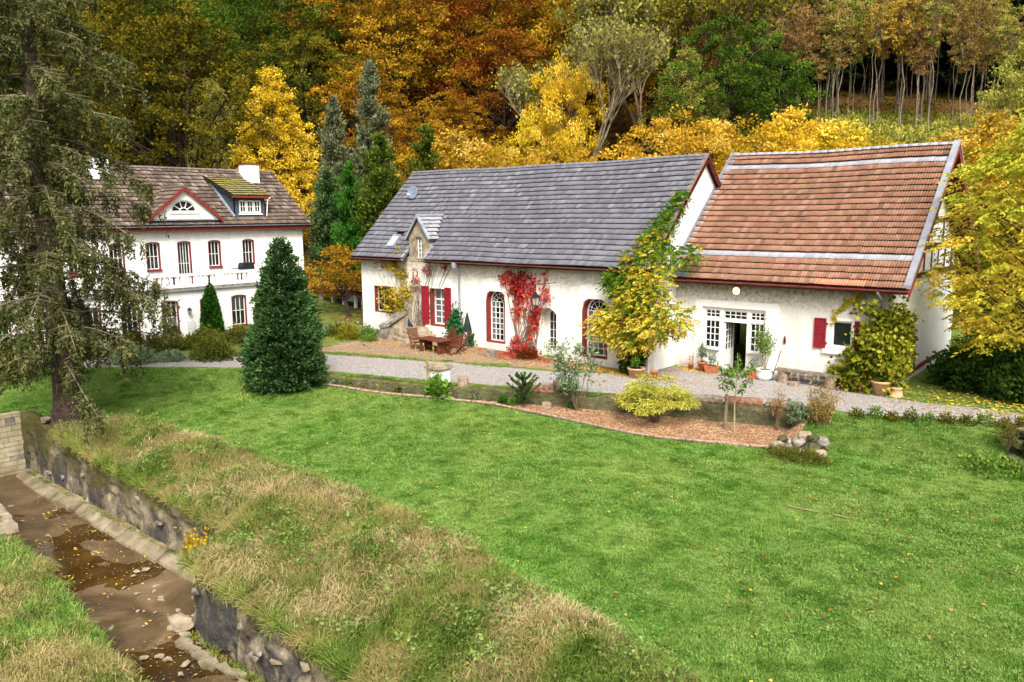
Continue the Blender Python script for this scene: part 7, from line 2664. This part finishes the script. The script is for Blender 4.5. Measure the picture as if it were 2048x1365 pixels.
link('trunk', mesh_np('trunk', V, F), sp, M['twig_pale'], local=True)
link('crown', leaf_mesh('crown', np.array(P), np.array(D), .15 * rv.uniform(.6, 1.2, len(P)), .03, rv.uniform(0, 1, len(P)), rv), sp, M['l_young'], local=True)
bushy('dry_weeds', 'tall brown dried weeds behind the stone heap', 'weeds', (-8.75, 25.3, -.55), 14, 1.7, .35, 26, 1500, .08, 'l_brown', 'twig', .011, top=.3)
bushy('dry_weeds', 'greenish wild shrub at the end of the bed wall', 'weeds', (-9.5, 25.3, -.6), 15, 1.15, .5, 20, 1300, .1, 'l_shrub', 'twig', .011, top=.25)
bushy('dry_weeds', 'thin dried weeds leaning over the logs beside the stone heap', 'weeds', (-10.2, 25.2, -.6), 16, 1.5, .3, 12, 260, .07, 'l_brown', 'twig', .009, top=.4)
bushy('dry_weeds', 'brown dead-stemmed bush on the lawn by the mossy stones', 'weeds', (-3.8, 26.6, -.5), 17, 1.4, .5, 14, 420, .07, 'l_olive', 'twig', .012, top=.3)
mound('grass_mound', 'shaggy dark green mound in front of the stone heap', (-8.6, 22.75, -.78), .95, .5, .35, 2400, 'l_box', .16, 90, 'shrub', wr=.06, stems=0, spiky=.3)
mound('weed_patch', 'low grey-green weeds below the mossy stones', (-3.6, 25.3, -.7), 1.2, .8, .3, 1100, 'l_herb', .1, 91, 'weeds', stems=0)
bushy('yellow_bush', 'small bright yellow bush growing from the broken channel wall', 'shrub', (-17.15, 8.45, -1.55), 18, 1.05, .6, 11, 600, .09, 'l_yellow', 'twig', .012, wr=.4, top=.15)
AP = deciduous(81, 4.9, 2.1, .42, 'round', 75, 60, .14, .13, rc=.5, limbs=36, wob=.6)
ap = put_tree('apple_tree', 'leaning fruit tree with thinning olive-gold leaves by the garden room', 'tree', (-37.9, 29.2, 0), AP, ('bark_dark', 'l_orange'), 1.0, .6)
ap.rotation_euler = (rad(-3), rad(-17), .4)
BT = bare_tree(83, 4.2, .55, .07, 4, 500, .1, .28)
put_tree('rust_shrub', 'reddish thin-twigged shrub in front of the house corner', 'shrub', (-39.8, 26.2, 0), BT, ('twig', 'l_rust'), 1.05, 0)
# pot plants
bushy('potted_olive', 'grey-green olive shrub in the tall terracotta pot', 'plant', (-15.42, 29.88, .42), 31, .85, .5, 8, 260, .1, 'l_shrub', 'twig', .01)
bushy('potted_shrub', 'thin grey-green shrub in the left square planter', 'plant', (-14.92, 29.8, .33), 32, .75, .55, 7, 170, .09, 'l_shrub', 'twig', .009)
bushy('potted_herb', 'sparse herb in the right square planter', 'plant', (-13.15, 29.85, .36), 33, .6, .3, 5, 90, .08, 'l_shrub', 'twig', .008)
bushy('oleander', 'tall oleander with narrow leaves in the white glazed pot', 'plant', (-12.7, 29.85, .45), 34, 1.9, .32, 12, 520, .17, 'l_herb', 'twig_pale', .012, wr=.14, top=.45)
bushy('dead_plant', 'withered stalks in the small terracotta pot', 'plant', (-15.95, 29.9, .28), 35, .5, .3, 6, 30, .06, 'l_brown', 'twig', .008)
bushy('potted_shrub', 'green plant in the wide pale pot under the wisteria', 'plant', (-16.9, 27.1, .4), 36, .7, .6, 9, 260, .13, 'l_herb', 'twig', .01)
mound('pot_moss', 'low green herbs filling the big buff pot', (-8.36, 29.95, .55), .28, .28, .09, 300, 'l_herb', .06, 94, 'plant', stems=0)
mound('box_plants', 'dark green plants in the window flower box', (-41.17, 19.85, .62), .1, .3, .22, 300, 'l_dark', .07, 95, 'plant', stems=0)

# ------------------------------------------------------------------ grass
def grassmat(name, dark, mid, light, yel, big=.35, yel_amt=.6, dry=None):
    t = T(name)
    a = t.attr('rnd')
    n1 = t.noise(big, 3)
    n2 = t.noise(1.6, 3)
    c = t.ramp(a, (0.0, dark), (0.5, mid), (1.0, light))
    c = t.mix(t.mapr(n1, .42, .62, 0, yel_amt), c, yel)
    c = t.mix(t.mapr(n2, .52, .68, 0, .75), c, dark)
    c = t.mix(t.mapr(n2, .46, .32, 0, .55), c, light)
    if dry:
        n3 = t.noise(.8, 4, dist=.5)
        c = t.mix(t.mapr(n3, .45, .6, 0, .85), c, dry)
    d = t.n('BsdfDiffuse', Color=c)
    tr = t.n('BsdfTranslucent', Color=c)
    mx = t.n('MixShader')
    mx.inputs[0].default_value = .3
    t.t.links.new(d.outputs[0], mx.inputs[1])
    t.t.links.new(tr.outputs[0], mx.inputs[2])
    t.t.links.new(mx.outputs[0], t.out.inputs['Surface'])
    t.t.nodes.remove(t.b)
    return t.m
M['gl'] = grassmat('grass_lawn_blades', C('#467022'), C('#668f34'), C('#93b05e'), C('#98aa58'), yel_amt=.5)
M['gr'] = grassmat('grass_rough_blades', C('#3f581c'), C('#647c30'), C('#94994e'), C('#778c3e'), 1.1, .6, C('#a5955f'))
M['gd'] = grassmat('grass_dry_blades', C('#7d7244'), C('#b3a06c'), C('#d0bd92'), C('#98915a'), 1.3, .4)
M['gh'] = grassmat('clover_leaves', C('#486428'), C('#67803a'), C('#8b9f5c'), C('#8f9a52'), 1.0, .5)
def tuft(name, seed, n, h, spread, w_, lean, droop, mat):
    r = np.random.RandomState(seed)
    a = r.uniform(0, 6.28, n)
    q = r.uniform(0, 1, n) ** .5 * spread
    P = np.stack([np.cos(a) * q, np.sin(a) * q, np.full(n, -.01)], 1)
    D = np.stack([np.cos(a) * lean, np.sin(a) * lean, np.ones(n)], 1) + r.normal(0, lean * .6, (n, 3))
    V, F = blades_geo(P, D, h * r.uniform(.6, 1.25, n), w_, droop * r.uniform(.4, 1.4, n), r)
    # second quad of a blade degenerates to a triangle: split
    Q = F.reshape(n, 2, 4)
    tris = np.concatenate([Q[:, 0, [0, 1, 2]], Q[:, 0, [0, 2, 3]], Q[:, 1, :3]])
    me = mesh_np(name, V, tris, rnd=np.repeat(r.uniform(0, 1, n), 5))
    me.materials.append(M[mat])
    return bpy.data.objects.new(name, me)
def clover(name, seed, n, h, spread, s, mat):
    r = np.random.RandomState(seed)
    a = r.uniform(0, 6.28, n)
    q = r.uniform(0, 1, n) ** .5 * spread
    P = np.stack([np.cos(a) * q, np.sin(a) * q, h * r.uniform(.4, 1, n)], 1)
    me = leaf_mesh(name, P, np.stack([np.cos(a), np.sin(a), r.uniform(-.1, .5, n)], 1), s * r.uniform(.6, 1.3, n), s * .42, r.uniform(0, 1, n), r)
    me.materials.append(M[mat])
    return bpy.data.objects.new(name, me)
def scatter(name, label, cat, pts, scl, tufts, seed, tilt=None):
    r = np.random.RandomState(seed)
    n = len(pts)
    me = bpy.data.meshes.new(name)
    me.vertices.add(n)
    me.vertices.foreach_set('co', np.asarray(pts, np.float32).ravel())
    a = me.attributes.new('scl', 'FLOAT', 'POINT')
    a.data.foreach_set('value', np.asarray(scl, np.float32))
    rot = np.stack([r.normal(0, .12, n), r.normal(0, .12, n), r.uniform(0, 6.28, n)], 1)
    if tilt is not None:
        rot = tilt
    a = me.attributes.new('rot', 'FLOAT_VECTOR', 'POINT')
    a.data.foreach_set('vector', rot.astype(np.float32).ravel())
    a = me.attributes.new('pick', 'INT', 'POINT')
    a.data.foreach_set('value', r.randint(0, len(tufts), n).astype(np.int32))
    me.update()
    o = link(name, me, None, (), kind='stuff', label=label, category=cat)
    coll = bpy.data.collections.new(name + '_blades')
    for t in tufts:
        coll.objects.link(t)
    ng = bpy.data.node_groups.new(name, 'GeometryNodeTree')
    ng.interface.new_socket('Geometry', in_out='INPUT', socket_type='NodeSocketGeometry')
    ng.interface.new_socket('Geometry', in_out='OUTPUT', socket_type='NodeSocketGeometry')
    N = ng.nodes
    gi, go = N.new('NodeGroupInput'), N.new('NodeGroupOutput')
    ip = N.new('GeometryNodeInstanceOnPoints')
    ci = N.new('GeometryNodeCollectionInfo')
    ci.inputs['Collection'].default_value = coll
    ci.inputs['Separate Children'].default_value = True
    ci.inputs['Reset Children'].default_value = True
    def na(nm, dt):
        q = N.new('GeometryNodeInputNamedAttribute')
        q.data_type = dt
        q.inputs['Name'].default_value = nm
        return [s for s in q.outputs if s.enabled and s.name == 'Attribute'][0]
    L = ng.links
    L.new(gi.outputs[0], ip.inputs['Points'])
    L.new(ci.outputs[0], ip.inputs['Instance'])
    ip.inputs['Pick Instance'].default_value = True
    L.new(na('pick', 'INT'), ip.inputs['Instance Index'])
    er = N.new('FunctionNodeEulerToRotation')
    L.new(na('rot', 'FLOAT_VECTOR'), er.inputs[0])
    L.new(er.outputs[0], ip.inputs['Rotation'])
    L.new(na('scl', 'FLOAT'), ip.inputs['Scale'])
    L.new(ip.outputs[0], go.inputs[0])
    md_ = o.modifiers.new('scatter', 'NODES')
    md_.node_group = ng
    return o
def project(P):
    d = P - CAM
    zc = d @ np.array(fw)
    return 1024 + 1590 * (d @ np.array(rt)) / zc, 682.5 - 1590 * (d @ np.array(up)) / zc, zc
def sample(x0, x1, y0, y1, dens, r, cond, near=14.0, fall=1.0):
    n = int((x1 - x0) * (y1 - y0) * dens)
    X, Y = r.uniform(x0, x1, n), r.uniform(y0, y1, n)
    Z = zground(X, Y)
    P = np.stack([X, Y, Z], 1)
    px, py, zc = project(P)
    k = (px > -220) & (px < 2270) & (py > 0) & (py < 1560) & (zc > 1) & cond(X, Y)
    k &= r.uniform(0, 1, n) < np.clip((near / np.maximum(zc, 1)) ** fall, 0, 1)
    return P[k]
rgn = np.random.RandomState(77)
bedout = lambda X: np.interp(X, [-28.5, -24, -19.5, -16.5, -13.3, -9.6, -8.9], [18.6, 19.6, 21.3, 21.6, 21.7, 23.2, 23.9])
crest = lambda X, Y: np.interp(X, [-28, -14, -10.5, -5.8, -3, 0], [12.0, 12.0, 11.3, 10.0, 9.2, 8.5]) + .35 * vnoise(X, X * 0, 1.1, 66) + .25 * vnoise(X, Y, 2.5, 67)
def c_lawn(X, Y):
    b = np.interp(X, BX, BY) + .02
    inbed = (X > -28.3) & (X < -9.2) & (Y > bedout(X) - .03)
    cr = np.where(X > -28.5, crest(X, Y) - .15, np.interp(X, [-40, -32.4, -32.3, -29, -28], [9, 9.2, 9.9, 9.95, 11.6]))
    return (Y < b) & ~inbed & (Y > cr)
P = sample(-42, 4, 9, 30, 420, rgn, c_lawn, 15, 1.15)
tl_ = [tuft('lawn_tuft', 1 + k, 16, .075, .09, .0065, .45, .25, 'gl') for k in range(4)]
sc_ = rgn.uniform(.6, 1.2, len(P)) * (1 + .5 * np.clip(vnoise(P[:, 0], P[:, 1], .9, 68), 0, 1)) * (1 + .02 * np.maximum(project(P)[2] - 15, 0))
print('lawn tufts', len(P))
scatter('lawn_grass', 'short green mown grass of the lawn', 'grass', P, sc_, tl_, 2)
Pc = sample(-34, 1, 10, 29, 26, rgn, lambda X, Y: c_lawn(X, Y) & (vnoise(X, Y, .7, 70) + .5 * sstep(-9, -4, X) > .15), 16, 1)
scatter('lawn_clover', 'clover and broad-leaved weeds growing in the lawn', 'clover', Pc, rgn.uniform(.6, 1.2, len(Pc)), [clover('clover', 5 + k, 9, .07, .12, .05, 'gh') for k in range(3)], 3)
def c_bank(X, Y):
    yw = np.interp(X, YW_X, YW_Y)
    return (Y < crest(X, Y) + .15) & (Y > yw + .12) & (X > -29.5)
P = sample(-30, 3, 7, 13.2, 130, rgn, c_bank, 15, .8)
nz_ = vnoise(P[:, 0], P[:, 1], 1.0, 71)
tall = [tuft('rough_tuft', 21 + k, 26, .42, .11, .007, .75, .45, 'gr') for k in range(3)]
dryt = [tuft('dry_tuft', 31 + k, 26, .46, .12, .007, .95, .6, 'gd') for k in range(3)]
kd = nz_ + rgn.normal(0, .22, len(P)) > .22
scatter('bank_grass', 'rough olive grass covering the bank above the channel', 'grass', P[~kd], rgn.uniform(.5, 1.15, (~kd).sum()), tall, 4)
scatter('dry_grass', 'tall dry straw-coloured grass on the bank above the channel', 'grass', P[kd], rgn.uniform(.55, 1.2, kd.sum()), dryt, 5)
Ph = sample(-30, 1, 7, 13.2, 16, rgn, lambda X, Y: c_bank(X, Y) & (vnoise(X, Y, 1.2, 72) > -.1), 15, .6)
scatter('bank_weeds', 'leafy weeds and brambles growing through the bank grass', 'weeds', Ph + np.array([0, 0, .1]), rgn.uniform(.7, 1.6, len(Ph)), [clover('weed', 45 + k, 14, .2, .16, .055, 'gh') for k in range(3)], 6)
# overhanging fringe on the channel wall
xf = rgn.uniform(-29, -4, 1500)
yf = np.interp(xf, YW_X, YW_Y) + rgn.uniform(-.1, .3, 1500)
zf = zwall(xf) + .06
kf = np.abs(xf + 17.3) > .5
Pf = np.stack([xf, yf, zf], 1)[kf]
rot = np.stack([rgn.uniform(.2, 1.1, len(Pf)), rgn.normal(0, .3, len(Pf)), rgn.normal(0, .5, len(Pf))], 1)
scatter('wall_top_grass', 'grass and moss hanging over the top of the channel wall', 'grass', Pf, rgn.uniform(.45, 1.25, len(Pf)), [tuft('fringe_tuft', 51 + k, 18, .4, .1, .007, .6, .6, 'gr') for k in range(3)], 7, tilt=rot)
def c_near(X, Y):
    ye = np.interp(X, YE_X, YE_Y)
    return (Y < ye - .05) & ~((X < -21.5) & (Y > ye - .5))
P = sample(-34, -4, .5, 7.2, 150, rgn, c_near, 16, .8)
kd = vnoise(P[:, 0], P[:, 1], .8, 75) + rgn.normal(0, .25, len(P)) + .5 * sstep(-17, -13, P[:, 0]) > .25
scatter('near_bank_grass', 'long green grass on the near bank of the channel', 'grass', P[~kd], rgn.uniform(.5, 1.1, (~kd).sum()), [tuft('near_tuft', 61 + k, 26, .33, .11, .007, .6, .4, 'gl') for k in range(3)], 8)
scatter('near_bank_straw', 'straw-coloured grass on the near bank of the channel', 'grass', P[kd], rgn.uniform(.5, 1.1, kd.sum()), [tuft('straw_tuft', 71 + k, 26, .42, .11, .007, .8, .5, 'gr' if k else 'gd') for k in range(3)], 9)
# moss and small ferns on the bed wall
xm = rgn.uniform(-27.8, -9.5, 900)
ym = np.interp(xm, BX, BY) - .22 + np.abs(rgn.normal(0, .16, 900))
zm = np.where(ym < np.interp(xm, BX, BY) - .2, rgn.uniform(-.3, .05, 900), .06)
scatter('wall_moss', 'moss and little ferns on the low bed wall', 'moss', np.stack([xm, ym, zm], 1), rgn.uniform(.5, 1.3, 900), [tuft('wall_moss_tuft', 101 + k, 18, .07, .09, .009, .9, .5, 'gr') for k in range(3)], 13)
# verges along the drive
def c_verge(X, Y):
    b = np.interp(X, BX, BY)
    nbv = b + np.interp(X, [-60, -34, -28, -26, -20, -15, -9, -7.5, 0], [.2, .2, .8, .9, .8, .4, .3, .25, .2])
    fb_ = np.interp(X, FX, FY)
    v1 = (Y > b + .36) & (Y < nbv) & (X < -9) & (X > -28)
    v2 = (Y > fb_ - .15) & (Y < fb_ + .5 + .2 * vnoise(X, Y, 1.3, 76)) & (X < -22.5) & (X > -34)
    v3 = (Y > fb_ - .1) & (Y < fb_ + 1.1) & (X > -9.2) & (X < -6.3)
    v4 = (X < -32.8) & (Y > np.interp(X, FX, FY) + .05) & (Y < 31)
    return (v1 | v2 | v3 | v4) & (vnoise(X, Y, 1.1, 79) > -.25)
P = sample(-46, -3, 8, 31.5, 160, rgn, c_verge, 30, 1)
P[:, 2] += .005
scatter('verge_grass', 'short grass strips along the edges of the gravel drive', 'grass', P, rgn.uniform(.7, 1.4, len(P)), [tuft('verge_tuft', 81 + k, 16, .08, .1, .008, .5, .3, 'gr' if k else 'gl') for k in range(3)], 10)
# ------------------------------------------------------------------ fallen leaves
def fallen(name, label, X, Y, mat, s, seed, zoff=.02, zf=None):
    r = np.random.RandomState(seed)
    n = len(X)
    Z = (zground(X, Y) if zf is None else zf(X, Y)) + zoff + r.uniform(0, .02, n)
    D = np.stack([r.normal(size=n), r.normal(size=n), r.normal(0, .15, n)], 1)
    S = s * r.uniform(.6, 1.4, n)
    P = np.stack([X, Y, Z], 1)
    side = unit(np.cross(unit(D), np.array([0, 0, 1.0]) + r.normal(0, .2, (n, 3))))
    D = unit(D)
    V = np.stack([P, P + D * S[:, None] * .5 + side * S[:, None] * .35, P + D * S[:, None], P + D * S[:, None] * .5 - side * S[:, None] * .35], 1).reshape(-1, 3)
    link(name, mesh_np(name, V, np.arange(4 * n).reshape(n, 4), rnd=np.repeat(r.uniform(0, 1, n), 4)), None, M[mat], kind='stuff', label=label, category='leaves')
rl = np.random.RandomState(9)
fallen('fallen_red_leaves', 'red fallen leaves below the scarlet creeper', rl.normal(-23.6, 1.0, 1500), 28.0 - np.abs(rl.normal(0, .55, 1500)), 'l_litter_red', .1, 1)
X = rl.uniform(-33, -19.5, 1500)
fallen('fallen_patio_leaves', 'brown fallen leaves strewn over the patio', X, np.minimum(28.0, 25.3 + (X + 30) * .12 + rl.uniform(0, 3, 1500)), 'l_litter', .085, 2)
fallen('fallen_wisteria_leaves', 'yellow fallen leaves around the foot of the wisteria', rl.normal(-17.6, 1.3, 1800), 27.9 - np.abs(rl.normal(0, .5, 1800)), 'l_litter_yel', .08, 3)
fallen('fallen_door_leaves', 'yellow leaves blown along the wall by the entrance', rl.uniform(-16.6, -14.8, 700), 30.2 - np.abs(rl.normal(0, .45, 700)), 'l_litter', .07, 4)
X, Y = rl.normal(-5.2, 1.9, 750), rl.normal(30.6, 1.0, 750)
fallen('fallen_walnut_leaves', 'yellow leaves lying under the walnut tree', X, Y, 'l_litter_yel', .12, 5, .04)
X, Y = rl.uniform(-30, 0, 900), rl.uniform(10, 28, 900)
k_ = c_lawn(X, Y)
fallen('fallen_lawn_leaves', 'scattered brown and yellow leaves on the lawn', X[k_], Y[k_], 'l_litter', .07, 6, .07)
X, Y = rl.uniform(-32, -6, 620), rl.uniform(6.0, 9.2, 620)
fallen('fallen_channel_leaves', 'small yellow leaves floating in the channel', X, Y, 'l_litter_yel', .07, 7, 0, zf=lambda X, Y: np.full(len(X), -2.772))
X = rl.uniform(-39, -36, 700)
fallen('fallen_slope_leaves', 'red leaves on the slope before the garden room', X, rl.uniform(28.2, 30.5, 700), 'l_litter_red', .1, 8, .03)
mound('flowering_herb', 'purple-blue flowering herb beside the near channel coping', (-24.6, 6.0, -1.15), .45, .35, .4, 700, 'l_shrub', .08, 96, 'plant')
mound('flowering_herb', 'broad green herb on the near bank beside the coping', (-22.9, 5.6, -1.15), .5, .4, .35, 600, 'l_herb', .1, 97, 'plant', stems=0)
mound('white_flower', 'white-flowering weed on the bank below the spruce', (-27.2, 10.4, -.85), .35, .3, .3, 420, 'l_herb', .09, 98, 'plant', stems=0)
# grit, twigs and slime tufts on the channel bed
n = 2600
X, Y = rl.uniform(-32, -8, n), rl.uniform(5.8, 9.3, n)
Y = np.where(rl.uniform(0, 1, n) < .5, np.minimum(9.15, np.interp(X, YW_X, YW_Y) - .5 - np.abs(rl.normal(0, .5, n))), Y)
fallen('channel_grit', 'stone chips and grit strewn over the channel bed', X, Y, 'grit', .05, 9, 0, zf=lambda X, Y: np.full(len(X), -2.77))
xt = rl.uniform(-31.5, -19, 260)
Pt = np.stack([xt, 9.5 + rl.normal(0, .05, 260), np.full(260, -2.52)], 1)
scatter('footing_moss', 'moss and grass growing along the channel footing', 'moss', Pt, rl.uniform(.25, .7, 260), [tuft('moss_tuft', 91 + k, 14, .2, .1, .009, .8, .4, 'gr') for k in range(2)], 11)
xt = rl.uniform(-16.4, -6, 220)
Pt = np.stack([xt, np.interp(xt, YW_X, YW_Y) - .28 + rl.normal(0, .07, 220), np.full(220, -2.68)], 1)
scatter('footing_weeds', 'weeds growing between the fallen footing stones', 'weeds', Pt, rl.uniform(.3, .8, 220), [tuft('weed_tuft', 95 + k, 14, .22, .1, .009, .8, .4, 'gr') for k in range(2)], 12)
